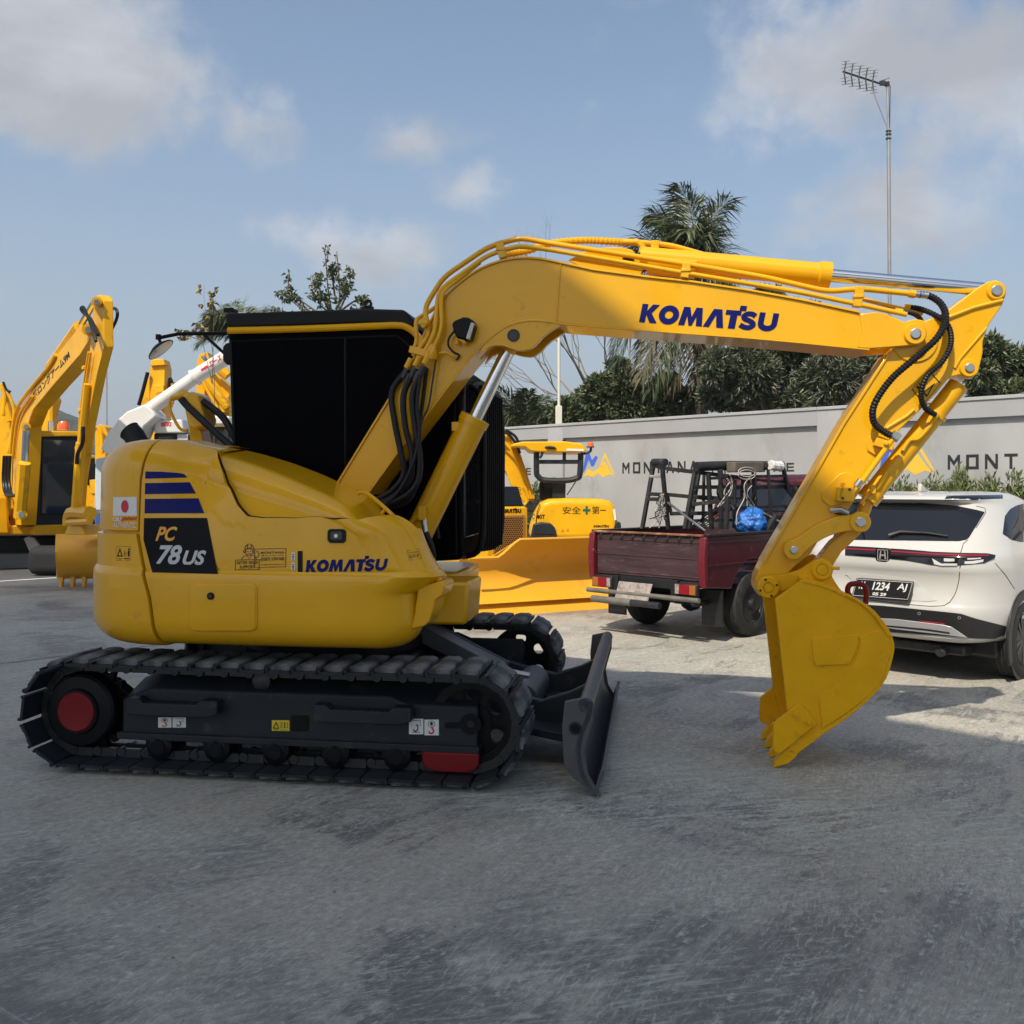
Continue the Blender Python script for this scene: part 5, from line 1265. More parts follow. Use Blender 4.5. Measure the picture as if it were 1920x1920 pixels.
# frame labels on the track frame
CF = Caster(EX, [near_frame])
def hook_label(x0, y0, x1, y1, kind):
    px_fill('lifting_label', ([(x0, y1), (x1, y1)], [(x0, y0), (x1, y0)]), M['white'], near_frame, C_=CF, nx=2, ny=2)
    q = [(x0, y1), (x1, y1), (x1, y0), (x0, y0)]
    if kind:
        CF.decal('hook_mark', Print().stroke(spl2([(.52, .55), (.56, .42), (.64, .30), (.55, .14), (.38, .14), (.33, .26)], 4), .10), q, M['red_print'], near_frame, .005)
        CF.decal('arrow_mark', Print().ann(.5, .72, .25, .22, .86).poly([(.42, .62), (.58, .62), (.58, .74), (.66, .74), (.5, .88), (.34, .74), (.42, .74)]), q, M['gunmetal'], near_frame, .005)
    else: CF.decal('hook_mark', Print().stroke(spl2([(.5, .62), (.62, .5), (.6, .3), (.42, .2), (.32, .34)], 4), .07).rect(.25, .12, .75, .16).stroke([(.2, .9), (.8, .9)], .03).stroke([(.8, .9), (.8, .55), (.55, .65)], .03), q, M['dark_print'], near_frame, .005)
hook_label(297, 1345, 322, 1364, 1); hook_label(324, 1345, 349, 1364, 0); hook_label(767, 1347.5, 794, 1376.5, 0); hook_label(796, 1349, 823, 1378.5, 1)
px_fill('manual_label', ([(510, 1370), (543, 1370.5)], [(510, 1350), (543, 1350.5)]), M['label_yellow'], near_frame, C_=CF, nx=2, ny=2)
CF.decal('pictogram', Print().strip([(.06, .22), (.44, .22), (.25, .88)], [(.13, .29), (.37, .29), (.25, .70)], True).frame(.56, .3, .74, .8, .025).frame(.74, .3, .92, .8, .025).rect(.5, .05, .51, .95).rect(.1, .08, .4, .12).rect(.55, .08, .9, .12), [(510, 1370), (543, 1370.5), (543, 1350.5), (510, 1350)], M['dark_print'], near_frame, .005)
cast_panel('frame_opening', rr2(546, 1341, 580, 1371, 5), 0.003, 0.006, M['black'], near_frame, 0.001, CF)
cast_panel('adjuster_slot', rr2(834, 1354, 871, 1366, 5), 0.003, 0.006, M['black'], near_frame, 0.001, CF)
# ---------------------------------------------------------------- boundary wall with painted name
M['wall_paint'] = mat('grey_wall_paint', (0.345, 0.355, 0.36), 0.8, var=0.10, scale=1.2, bump=0.10, bscale=22, dirt=(0.27, 0.275, 0.275), dirt_amt=0.25, dirt_scale=1.5, stretch=(1, 1, 0.5))
M['wall_grey'] = mat('grey_band_paint', (0.315, 0.325, 0.34), 0.75, var=0.05, scale=1.5, bump=0.06, bscale=22)
WF = Frame(*(WN * WALL_D).xy, atan2(WD.y, WD.x))
wall = thing('boundary_wall', 'long grey rendered wall with a painted company name closing the yard', 'wall', WF)
px1 = WF.Y(1055, 850, 0).x; px2 = WF.Y(1578, 850, 0).x; BAY = px2 - px1; PW = 0.42
WH = 2.93
for k in range(-4, 5):
    xr = px1 + k * BAY
    if xr < -28 or xr > 24: continue
    x1 = xr + BAY
    b = MB(); b.box2((xr - PW, 0, 0), (xr, 0.22, WH - 0.05)); b.build('pilaster', M['wall_paint'], wall, 0, 0.004)
    b = MB(); b.box2((xr + 0.001, 0.07, 0), (x1 - PW - 0.001, 0.20, WH - 0.30)); b.build('wall_panel', M['wall_paint'], wall, 0)
    b = MB(); b.box2((xr + 0.004, 0, WH - 0.30), (x1 - PW - 0.001, 0.22, WH - 0.05)); b.build('top_band', M['wall_grey'], wall, 0, 0.004)
    b = MB(); b.box2((xr - PW + 0.004, -0.02, WH - 0.05), (x1 - PW - 0.002, 0.24, WH)); b.build('coping', M['wall_paint'], wall, 0, 0.005)
M['sign_black'] = mat('sign_black_paint', (0.016, 0.016, 0.018), 0.6)
M['sign_blue'] = mat('sign_blue_paint', (0.05, 0.12, 0.55), 0.6)
M['sign_yellow'] = mat('sign_yellow_paint', (0.80, 0.48, 0.04), 0.6)
yface = 0.068
def wx(px): return WF.Y(px, 880, 0.07).x
base_z = 1.895; big_h = 0.215
m0 = wx(1167); m1 = wx(1308); k0 = wx(1335); k1 = wx(1489); l0 = wx(1091); l1 = wx(1157)
sign_period = wx(1777) - m0
def big_letters(word, x0, x1, h, name, gapf=0.32):
    n = len(word); w = (x1 - x0) / (n - gapf); 
    for i, ch in enumerate(word):
        a = x0 + i * w; cw = w * (1 - gapf)
        p = Print(); t = 0.2
        if ch == 'M': p.poly([(0, 0), (.2, 0), (.2, .62), (.5, .25), (.8, .62), (.8, 0), (1, 0), (1, 1), (.82, 1), (.5, .58), (.18, 1), (0, 1)])
        elif ch == 'O': p.frame(0, 0, 1, 1, .24, .2)
        elif ch == 'N': p.poly([(0, 0), (.2, 0), (.2, .66), (.78, 0), (1, 0), (1, 1), (.8, 1), (.8, .34), (.22, 1), (0, 1)])
        elif ch == 'T': p.poly([(.39, 0), (.61, 0), (.61, .8), (1, .8), (1, 1), (0, 1), (0, .8), (.39, .8)])
        elif ch == 'A': p.poly([(0, 0), (.22, 0), (.5, .72), (.78, 0), (1, 0), (.62, 1), (.38, 1)]); p.rect(.33, .18, .67, .32)
        elif ch == 'C': p.poly([(0, 0), (1, 0), (1, .2), (.22, .2), (.22, .8), (1, .8), (1, 1), (0, 1)])
        elif ch == 'H': p.poly([(0, 0), (.22, 0), (.22, .4), (.78, .4), (.78, 0), (1, 0), (1, 1), (.78, 1), (.78, .6), (.22, .6), (.22, 1), (0, 1)])
        elif ch == 'I': p.rect(.38, 0, .62, 1)
        elif ch == 'E': p.poly([(0, 0), (1, 0), (1, .2), (.24, .2), (.24, .42), (.95, .42), (.95, .6), (.24, .6), (.24, .8), (1, .8), (1, 1), (0, 1)])
        plane_decal('letter', p, (a, yface, base_z), (cw, 0, 0), (0, 0, h), M['sign_black'], wall)
blue = [(0, .14), (.13, .98), (.20, 1.0), (.295, .66), (.40, .82), (.465, .76), (.345, .45), (.28, .44), (.20, .68), (.10, .34)]
ylw = [(.02, .06), (.19, .36), (.31, .25), (.47, .35), (.66, .93), (1.0, 0.0), (.79, .155), (.62, .04), (.49, .19), (.31, .06), (.18, .13)]
yl2 = [(.02, .06), (.19, .36), (.31, .25), (.47, .35), (.655, .62), (.80, .30), (.90, .10), (1.0, 0.0), (.79, .155), (.62, .04), (.49, .19), (.31, .06), (.18, .13)]
for k in (-2, -1, 0, 1, 2):
    dx = k * sign_period
    if dx + k1 < -22: continue
    big_letters('MONTANA', m0 + dx, m1 + dx, big_h, 'letter'); big_letters('MACHINE', k0 + dx, k1 + dx, 0.145, 'letter', 0.42)
    plane_decal('logo_mark', Print().poly(blue), (l0 + dx, yface, 1.80), (l1 - l0, 0, 0), (0, 0, 0.56), M['sign_blue'], wall)
    plane_decal('logo_mark', Print().poly(yl2).strip([(.50, .40), (.665, .93), (.95, .12)], [(.555, .42), (.665, .76), (.87, .22)]), (l0 + dx, yface, 1.80), (l1 - l0, 0, 0), (0, 0, 0.56), M['sign_yellow'], wall)

# ---------------------------------------------------------------- hills far off
M['hill'] = mat('hill_trees', (0.040, 0.055, 0.030), 0.95, var=0.5, scale=0.03, dirt=(0.075, 0.08, 0.05), dirt_amt=0.4, dirt_scale=0.02)
def hill(px_top, Y, depth, label, seed, bump):
    P = px_top; rows = []; n = 220; mrow = 16
    def top(x):
        for (a, b_), (c, d) in zip(P, P[1:]):
            if a <= x <= c: return b_ + (d - b_) * (x - a) / (c - a)
        return P[0][1] if x < P[0][0] else P[-1][1]
    for j in range(mrow + 1):
        t = j / mrow; r = []
        for i in range(n + 1):
            x = P[0][0] + (P[-1][0] - P[0][0]) * i / n; yy = Y + depth * (t * 2 - 1.4)
            X = (x - CX) / FPX * Y; zt = EYE + (HY - top(x)) / FPX * Y; prof = sin(pi * min(1, t / 1.4)) if t < .7 else cos((t - .7) / .3 * pi / 2)
            z = zt * prof; q = Vector((X, yy, 0)) / (bump * 3)
            z += bump * (noise.noise(q + Vector((seed, 0, 0))) + .7 * noise.noise(q * 2.7 + Vector((seed, 5, 0)))) * min(1, prof * 3)
            r.append(Vector((X, yy, max(z, -1.0))))
        rows.append(r)
    o = MB().grid(rows).build('hill', M['hill'], smooth=0); tag(o, label, None, kind='structure'); return o
hill([(-700, 908), (-450, 890), (-150, 850), (40, 790), (85, 772), (105, 768), (130, 776), (160, 800), (200, 815), (240, 830), (330, 870), (430, 905), (470, 912)], 420, 110, 'wooded hill beyond the left machines', 3, 3.0)
hill([(700, 905), (780, 850), (850, 800), (905, 768), (930, 764), (960, 778), (1040, 792), (1200, 820), (1500, 870), (1700, 905)], 1500, 300, 'blue hill far off behind the wall', 5, 7.0)

# ---------------------------------------------------------------- mast and pole behind the wall
M['galv'] = mat('galvanised_pipe', (0.30, 0.30, 0.31), 0.5, metal=0.4, var=0.15, scale=3, dirt=(0.20, 0.12, 0.08), dirt_amt=0.1, dirt_scale=2)
AF = Frame(0, 17.6, 0)
def ap(x, y, d=0.0): return AF.Y(x, y, d)
base_ = ap(1668, 900); base_.z = 0
mast = thing('antenna_mast', 'tall thin pipe mast with a television antenna behind the wall', 'antenna mast', Frame(base_.x, 17.6, 0))
mo = Vector((base_.x, 0, 0))
def mq(x, y, d=0.0): return ap(x, y, d) - mo
b = MB(); b.tube([Vector((0, 0, 0)), mq(1668, 540), mq(1666, 262)], 0.032, 10); b.build('pole', M['galv'], mast, 40)
b = MB(); b.tube([mq(1666, 262), mq(1664, 156)], 0.022, 10); b.build('upper_pole', M['galv'], mast, 40)
b = MB(); b.tube([mq(1667, 158, .03), mq(1669, 162, .03), mq(1668, 240, .03)], 0.008, 6); b.build('cable', M['hose'], mast, 40)
b = MB(); b.tube([mq(1634, 164), mq(1665, 243)], 0.012, 8); b.build('brace', M['galv'], mast, 40)
b = MB(); b.tube([mq(1580, 134), mq(1666, 162)], 0.018, 8); b.build('antenna_boom', M['gunmetal'], mast, 40)
for i, (x, y) in enumerate([(1583, 137), (1596, 141), (1610, 145.5), (1623, 149.5), (1636, 153.5)]):
    b = MB()
    for s in (-1, 1):
        p0 = mq(x, y); p1 = p0 + Vector((0.04 * s + .03, 0.3 * s * .4, 0.16 * -s)); b.tube([p0, p0.lerp(p1, .5), p1], 0.013, 6)
        for t in (.45, .75, 1.0): c = p0.lerp(p1, t); b.tube([c + Vector((-.09, -.06, -.03)), c + Vector((.09, .06, .04))], 0.006, 5)
    b.build('antenna_element', M['galv'], mast, 40)
b = MB(); b.tube([mq(1648, 153), mq(1668, 146)], 0.006, 5); b.tube([mq(1652, 160), mq(1666, 152)], 0.006, 5); b.box(mq(1655, 156), (0.10, 0.05, 0.08)); b.box(mq(1664, 158), (.06, .06, .08)); b.build('antenna_box', M['gunmetal'], mast, 35)
for y in (246, 252, 260): b = MB(); b.box(mq(1666, y), (0.09, 0.05, 0.03)); b.build('pole_clamp', M['gunmetal'], mast, 30)
M['cream'] = mat('cream_paint', (0.62, 0.60, 0.50), 0.5)
LPF = Frame(1.08, 21.8, 0)
pole = thing('pole', 'slim cream pole with a box at its foot rising behind the wall', 'pole', LPF)
b = MB(); b.tube([Vector((0, 0, 0)), LPF.Y(1048, 560, 0)], 0.035, 10); b.build('shaft', M['cream'], pole, 40)
b = MB(); b.box2(LPF.Y(1042, 797, -.1) + Vector((0, 0, -1.5)), LPF.Y(1053, 762, .1)); b.build('foot_box', M['cream'], pole, 30, .01)
PF = Frame(-0.428 * 60, 60, 0)
pole2 = thing('pole', 'thin grey distant pole standing between the left excavator and the white auger', 'pole', PF)
b = MB(); b.tube([Vector((0, 0, 0)), PF.Y(200, 690, 0)], 0.045, 8); b.build('shaft', M['galv'], pole2, 40)
# ---------------------------------------------------------------- trees and shrubs
def leafmat(name, col, isl=0.45, rough=0.45, two=None):
    m = mat(name, col, rough, island=isl, twotone=two); 
    nt = m.node_tree; b = nt.nodes['Principled BSDF']; b.inputs['Specular IOR Level'].default_value = 0.5
    return m
M['mango'] = leafmat('mango_leaf', (0.056, 0.075, 0.034), 0.5, 0.42, ((0.15, 0.155, 0.115), 0.60))
M['broad'] = leafmat('broad_leaf', (0.058, 0.085, 0.032), 0.5, 0.45, ((0.17, 0.18, 0.11), 0.68))
M['palm'] = leafmat('palm_leaf', (0.045, 0.075, 0.030), 0.5, 0.45, ((0.12, 0.13, 0.06), 0.6))
M['palm_dry'] = leafmat('dry_palm_leaf', (0.12, 0.105, 0.06), 0.4, 0.7)
M['hedge'] = leafmat('hedge_leaf', (0.10, 0.14, 0.045), 0.4, 0.5, ((0.22, 0.24, 0.10), 0.65))
M['hedge_dark'] = leafmat('hedge_inner_leaf', (0.04, 0.05, 0.02), 0.4, 0.6)
M['yellow_leaf'] = leafmat('yellowing_leaf', (0.20, 0.17, 0.04), 0.5, 0.6, ((0.12, 0.07, 0.03), 0.5))
M['bark'] = mat('bark', (0.12, 0.10, 0.085), 0.9, var=0.3, scale=6, bump=0.6, bscale=20)
M['bark_dark'] = mat('palm_trunk_bark', (0.055, 0.045, 0.038), 0.9, var=0.4, scale=5, bump=0.8, bscale=14, stretch=(1, 1, 4))
M['twig'] = mat('pale_twig', (0.22, 0.19, 0.16), 0.8)
def leaf(b, p, d, up, L, W, fold=0.25):
    d = d.normalized(); s = d.cross(up)
    if s.length < 1e-4: s = d.orthogonal()
    s.normalize(); n = s.cross(d)
    m_ = p + d * L * 0.45
    b.add([p, m_ + s * W / 2 + n * W * fold, p + d * L - n * L * .06, m_ - s * W / 2 + n * W * fold], [(0, 1, 2), (0, 2, 3)])
def rv(r):
    while True:
        v = Vector((r.uniform(-1, 1), r.uniform(-1, 1), r.uniform(-1, 1)))
        if 0.01 < v.length <= 1: return v
def foliage(b, clumps, dens, L, W, seed, droop=0.4, sprig=5):
    """leaf sprigs through the volume of each clump, thicker towards its skin"""
    r = random.Random(seed)
    for (c, rad) in clumps:
        c = Vector(c); n = int(dens * rad * rad)
        for _ in range(n):
            v = rv(r); rr = v.length; v = v.normalized() * (rr ** 0.45) * rad * (0.8 + 0.35 * noise.noise(c + v * 2))
            v.z *= 0.85; p = c + v; ax = (v.normalized() * 0.8 + rv(r) * 0.8 + Vector((0, 0, .25))).normalized()
            for k in range(sprig):
                d = (ax + rv(r) * 0.9 + Vector((0, 0, -droop))).normalized()
                leaf(b, p + rv(r) * L * 0.3, d, rv(r), L * r.uniform(.7, 1.25), W * r.uniform(.8, 1.2))
def limbs(b, base, tops, r0, seed, wob=0.12, fork=0.45):
    r = random.Random(seed); base = Vector(base)
    for t in tops:
        t = Vector(t); pts = [base]; n = 6
        for i in range(1, n): 
            f = i / n; pts.append(base.lerp(Vector((base.x + (t.x - base.x) * f ** 1.5, base.y + (t.y - base.y) * f ** 1.5, base.z + (t.z - base.z) * f)), 1) + rv(r) * wob * (t - base).length * 0.25)
        pts.append(t); b.tube(spl(pts, 3), [r0 * (1 - 0.85 * k / (3 * n)) for k in range(3 * n + 1)], 7)
def tree(name, label, base, trunk_top, clumps, leafm, dens, L, W, seed, r0=0.16, group=None, droop=.4, sprig=5, bark='bark', cat='tree'):
    F_ = Frame(base[0], base[1], 0); t = thing(name, label, cat, F_, group)
    o = Vector((base[0], base[1], 0)); cl = [(Vector(c) - o, r_) for c, r_ in clumps]
    b = MB(); tt = Vector(trunk_top) - o
    b.tube(spl([(0, 0, 0), tt * 0.5 + Vector((.05, 0, 0)), tt], 4), [r0 * (1.2 - .4 * k / 8) for k in range(9)], 9)
    limbs(b, tt, [c for c, _ in cl[:9]], r0 * .6, seed); b.build('trunk', M[bark], t, 60)
    b = MB(); foliage(b, cl, dens, L, W, seed, droop, sprig); b.build('crown', leafm, t, 0, fix=False)
    return t
def pxw(x, y, Y): return Vector(((x - CX) / FPX * Y, Y, EYE + (HY - y) / FPX * Y))
def clumps_px(lst, Y, seed, dy=1.2):
    r = random.Random(seed); return [(pxw(x, y, Y + r.uniform(-dy, dy)), rp / FPX * Y) for x, y, rp in lst]
# big mango masses on the right behind the wall
tree('mango_tree', 'large dark mango tree behind the wall just right of the coconut palm', pxw(1440, 900, 21).xy, pxw(1440, 790, 21),
     clumps_px([(1400, 700, 60), (1440, 620, 60), (1395, 600, 45), (1500, 610, 55), (1480, 690, 65), (1540, 660, 60), (1350, 740, 40), (1420, 770, 50), (1500, 760, 55), (1345, 690, 34), (1335, 740, 30), (1345, 560, 38), (1440, 565, 36), (1300, 560, 30)], 21, 1), M['mango'], 1900, .165, .040, 11)
tree('mango_tree', 'broad mango tree behind the wall at the back of the raised arm', pxw(1590, 900, 19).xy, pxw(1590, 800, 19),
     clumps_px([(1570, 640, 50), (1610, 660, 55), (1560, 710, 60), (1640, 700, 60), (1600, 750, 55), (1540, 750, 45), (1660, 650, 40), (1680, 730, 50), (1520, 595, 34)], 19, 2), M['mango'], 2000, .16, .038, 12)
tree('mango_tree', 'mango tree with pale fruit at the right edge behind the wall', pxw(1880, 900, 18).xy, pxw(1880, 780, 18),
     clumps_px([(1855, 665, 38), (1870, 700, 40), (1910, 690, 45), (1850, 740, 40), (1950, 700, 60), (1900, 750, 45), (1840, 700, 26), (1985, 670, 60)], 18, 3), M['broad'], 2000, .155, .045, 13)
tree('broadleaf_tree', 'round broadleaf tree behind the wall left of the coconut palm', pxw(1130, 900, 24).xy, pxw(1130, 800, 24),
     clumps_px([(1130, 740, 45), (1170, 720, 40), (1100, 760, 40), (1180, 770, 45), (1065, 775, 34), (1040, 780, 26), (1220, 750, 40), (1160, 690, 24), (1240, 780, 35), (1275, 755, 34), (1290, 780, 30), (1250, 720, 26)], 24, 4), M['broad'], 1900, .15, .065, 14, droop=.2)
tree('shrub', 'low bush behind the wall by the cream pole', pxw(1010, 900, 25).xy, pxw(1010, 800, 25),
     clumps_px([(1030, 778, 22), (1005, 785, 20), (985, 790, 14), (1055, 770, 24)], 25, 5), M['broad'], 1500, .15, .07, 15, r0=.06, cat='shrub')
tree('leafy_sapling', 'thin leafy sapling top showing over the black cab roof', pxw(640, 900, 16).xy, pxw(640, 600, 16),
     [], M['broad'], 0, .1, .05, 16, r0=.05) if False else None
def sapling(name, label, base_px, Y, branches, leafm, nleaf, L, W, seed, r=0.02, cat='tree'):
    """thin stems given as pixel lines with leaves towards their ends"""
    bx = pxw(base_px[0], base_px[1], Y); F_ = Frame(bx.x, Y, 0); t = thing(name, label, cat, F_); o = Vector((bx.x, Y, 0)); rn = random.Random(seed)
    b = MB(); lb = MB()
    for br in branches:
        d = rn.uniform(-.5, .5); P = spl([pxw(x, y, Y) - o + Vector((0, d * i / len(br), 0)) for i, (x, y) in enumerate(br)], 5)
        b.tube(P, [r * (1 - .8 * i / len(P)) for i in range(len(P))], 6)
        for _ in range(nleaf):
            f = rn.uniform(.35, 1) ** .7; p = P[min(len(P) - 1, int(f * (len(P) - 1)))] + rv(rn) * L * .9
            for k in range(3): leaf(lb, p, rv(rn) + Vector((0, 0, -.5)), rv(rn), L * rn.uniform(.6, 1.2), W)
    b.build('trunk', M['bark'], t, 60); lb.build('crown', leafm, t, 0, fix=False); return t
sapling('leafy_sapling', 'leafy sapling with upright shoots rising above the cab roof', (630, 912), 16,
        [[(630, 912), (628, 640), (618, 540), (615, 465)], [(630, 640), (640, 560), (638, 480)], [(625, 600), (600, 540), (605, 520)], [(628, 600), (655, 540), (657, 500)], [(628, 590), (600, 570), (585, 515)], [(630, 610), (560, 560), (530, 535)],
         [(620, 620), (570, 575), (515, 545)], [(630, 590), (670, 560), (690, 565)], [(630, 580), (645, 545), (640, 520)], [(620, 610), (560, 590), (500, 570)], [(625, 590), (610, 560), (590, 560)], [(640, 600), (660, 580), (685, 575)], [(600, 600), (545, 560), (540, 510)], [(630, 570), (625, 520), (630, 500)]],
        M['broad'], 34, .085, .04, 21, .022)
sapling('climbing_plant', 'spindly plant with a few yellowing leaves left of the cab', (400, 912), 14,
        [[(400, 912), (398, 700), (385, 620), (372, 560), (368, 525)], [(398, 720), (380, 640), (370, 610)], [(398, 720), (405, 580), (404, 552)], [(385, 640), (350, 630), (340, 628)]],
        M['yellow_leaf'], 7, .10, .07, 22, .006, cat='plant')
# bare tree behind the wall
bx = pxw(1140, 900, 27); bt = thing('bare_tree', 'leafless pale tree spreading under the boom', 'tree', Frame(bx.x, 27, 0)); bo = Vector((bx.x, 27, 0)); rb_ = random.Random(5); b = MB()
def branch(p, d, L, r, dep):
    q = p + d * L; mid = p.lerp(q, .5) + rv(rb_) * L * .07; b.tube([p, mid, q], [r, r * .8, r * .6], 5)
    if dep <= 0: return
    for k in range(2 if dep > 1 else 3):
        nd = (d + rv(rb_) * 0.62 + Vector((0, 0, .08))).normalized(); branch(q if k else mid.lerp(q, .6), nd, L * rb_.uniform(.6, .88), r * .62, dep - 1)
b.tube([Vector((0, 0, 0)), pxw(1145, 790, 27) - bo], [.14, .10], 7)
for tx, ty in ((1100, 700), (1150, 690), (1060, 730), (1190, 700), (1080, 690), (1030, 750), (1170, 720)):
    p0 = pxw(1145, 800, 27) - bo; d = (pxw(tx, ty, 27 + rb_.uniform(-1, 1)) - bo) - p0; branch(p0, d.normalized(), d.length * .8, .05, 6)
b.build('trunk', M['twig'], bt, 60)
# palms
def frond(b, rach, p, d, L, droop, rnd, lw, lL, side=1.0, n=46):
    """curved midrib with hanging leaflets both sides"""
    P = []; d = d.normalized(); q = Vector(p); st = L / n; wind = Vector((-.5, 0, 0)); tw = rnd.uniform(-.5, .5)
    for i in range(n + 1):
        P.append(q.copy()); d = (d + Vector((0, 0, -droop / n * (0.4 + 1.8 * i / n))) + wind * (.5 / n)).normalized(); q = q + d * st
    rach.tube(P, [0.020 * (1 - .85 * i / n) for i in range(n + 1)], 5)
    for i in range(4, n + 1):
        t = (P[i] - P[i - 1]).normalized(); s = t.cross(Vector((0, 0, 1)))
        if s.length < .1: s = t.orthogonal()
        s.normalize(); up_ = s.cross(t); s = s * cos(tw) + up_ * sin(tw); f = i / n; ll = lL * (0.5 + .9 * sin(pi * min(1, f * .85 + .1))) * .85
        for k in range(2):
            for sg in (-1, 1):
                if rnd.random() < .12: continue
                dd = (t * (.35 + .7 * f) + s * sg * rnd.uniform(.6, 1.0) + Vector((0, 0, rnd.uniform(-.5, .1))) + rv(rnd) * .30 + wind * .25).normalized(); pp = P[i].lerp(P[i - 1], k * .5)
                l2 = ll * rnd.uniform(.7, 1.15); m_ = pp + dd * l2 * .5; tip = m_ + (dd + Vector((-.12, 0, -.30 - rnd.random() * .6))).normalized() * l2 * .55; w = lw * rnd.uniform(.7, 1.2)
                u = dd.cross(t)
                if u.length < .05: u = dd.orthogonal()
                u = u.normalized().cross(dd) * w / 2
                b.add([pp, m_ + u, m_ - u, tip], [(0, 1, 2), (1, 3, 2)])
def palm(label, base_px, top_px, Y, fr, seed, tr=0.14, lw=.06, lL=.55, name='coconut_palm', leafm='palm'):
    bx = pxw(base_px[0], base_px[1], Y); o = Vector((bx.x, Y, 0)); t = thing(name, label, 'palm tree', Frame(bx.x, Y, 0)); rnd = random.Random(seed)
    top = pxw(*top_px, Y) - o; b = MB(); b.tube(spl([(0, 0, 0), top * .5 + Vector((.08, 0, 0)), top], 8), [tr * (1.15 - .3 * i / 16) * (1 + .05 * (i % 2)) for i in range(17)], 10); b.build('trunk', M['bark_dark'], t, 60)
    for (dx, dy, dz, L, dr, dry) in fr:
        lb = MB(); rc = MB(); frond(lb, rc, top, Vector((dx, dy, dz)), L, dr, rnd, lw, lL)
        nv = len(lb.v); lb.cur = 1; lb.v += rc.v; lb.f += [[nv + i for i in f] for f in rc.f]; lb.mi += [1] * len(rc.f)
        lb.build('frond', [M['palm_dry' if dry else leafm], M['palm_dry']], t, 0, fix=False)
    return t
R_ = random.Random(31)
fr = [(-.35, .1, 1, 2.3, .9, 0), (-.05, -.2, 1, 2.5, .8, 0), (.15, .2, 1, 2.4, .7, 0), (.35, -.1, 1, 2.2, 1.2, 0), (-.7, .2, .75, 2.4, 1.0, 0), (-.5, -.4, .6, 2.2, 1.3, 0), (.5, .3, .55, 1.8, 2.0, 0), (.35, -.3, .3, 1.7, 2.6, 0),
      (-1, 0, .30, 2.6, .45, 0), (-.9, -.2, .05, 2.4, 1.6, 0), (.5, -.2, .1, 1.7, 2.8, 0), (-.6, .3, -.1, 2.3, 2.4, 0), (-.1, -.5, .8, 2.0, 1.6, 0), (.1, .4, .9, 2.0, 1.2, 0), (-.2, .2, 1, 2.0, .8, 0), (.05, -.3, .6, 1.7, 2.4, 0),
      (-.75, -.2, -.35, 3.2, 1.6, 0), (-.55, -.3, -.6, 3.3, 1.6, 1), (-.9, .1, -.25, 3.2, 1.8, 0), (-.4, -.3, -.8, 3.4, 1.2, 0), (.35, -.2, -.7, 3.1, 1.4, 0), (-.15, -.3, -1, 3.2, .6, 1), (.45, .2, -.6, 3.0, 1.6, 0), (-.3, -.2, -.9, 3.4, 1.0, 1), (.1, -.2, -1, 3.0, .6, 1)]
fr = [(a, b_, c, L * (.74 if c > -.2 else 1), d, e) for a, b_, c, L, d, e in fr]
palm('tall coconut palm with wind swept crown behind the boom', (1312, 900), (1305, 492), 23, fr, 32, .17, .042, .85)
fr2 = [(R_.uniform(-1, .6), R_.uniform(-.6, .6), R_.uniform(.35, 1), R_.uniform(.9, 1.4), R_.uniform(.4, 1.1), 0) for _ in range(14)]
palm('small palm peeping over the wall behind the main cab', (985, 900), (985, 800), 24, fr2, 33, .1, .035, .5, 'palm')
fr3 = [(R_.uniform(-1, 1), R_.uniform(-.6, .6), R_.uniform(.1, 1), R_.uniform(.7, 1.2), R_.uniform(.5, 1.4), 0) for _ in range(16)]
palm('pale feathery palm behind the rear of the cab roof', (450, 900), (452, 625), 22, fr3, 34, .08, .026, .5, 'palm')
# shrubs along the foot of the wall
def hedge_bush(label, px, ytop, w, Y_off, seed, dens=2300):
    g_ = WF.Y(px, 900, -0.55 + Y_off); wpt_ = WF.world(g_); base = (wpt_.x, wpt_.y); Y = wpt_.y; r = random.Random(seed)
    ht = EYE + (HY - ytop) / FPX * Y; t = thing('shrub', label, 'shrub', Frame(base[0], base[1], 0), 'shrubs planted along the wall'); b = MB(); lb = MB()
    wm = w / FPX * Y / 2
    for i in range(85):
        a = r.uniform(0, 6.28); rr = wm * sqrt(r.random()); tip = Vector((rr * cos(a), .5 * rr * sin(a), ht * r.uniform(.72, 1.0) * (1 - .22 * (rr / wm) ** 2))); p0 = Vector((rr * .4 * cos(a), .2 * rr * sin(a), 0))
        b.tube([p0, p0.lerp(tip, .5) + rv(r) * .04, tip], [.008, .006, .003], 5)
        for k in range(100):
            f = r.uniform(.12, 1); p = p0.lerp(tip, f) + rv(r) * .05; leaf(lb, p, rv(r) * .8 + Vector((0, 0, .7)), rv(r), r.uniform(.08, .14), .026)
    b.build('stems', M['bark'], t, 60); lb.build('foliage', M['hedge'], t, 0, fix=False); return t
for i, (px, yt, w, lab) in enumerate([(1690, 888, 75, 'bushy green shrub behind the pale car, nearest the excavator arm'), (1745, 884, 70, 'shrub in front of the yellow mountain mark on the wall'), (1795, 870, 80, 'tallest shrub of the row, below the big letter M on the wall'), (1850, 883, 70, 'shrub under the letters O and N on the wall'),
     (1905, 876, 75, 'shrub at the right edge of the picture by the wall'), (1960, 876, 80, 'shrub at the wall just past the right edge'), (1640, 895, 60, 'shrub seen between arm and bucket cylinder above the car'), (1003, 905, 46, 'small shrub between the mini excavator canopy and its boom')]):
    hedge_bush(lab, px, yt, w, 0, 60 + i)
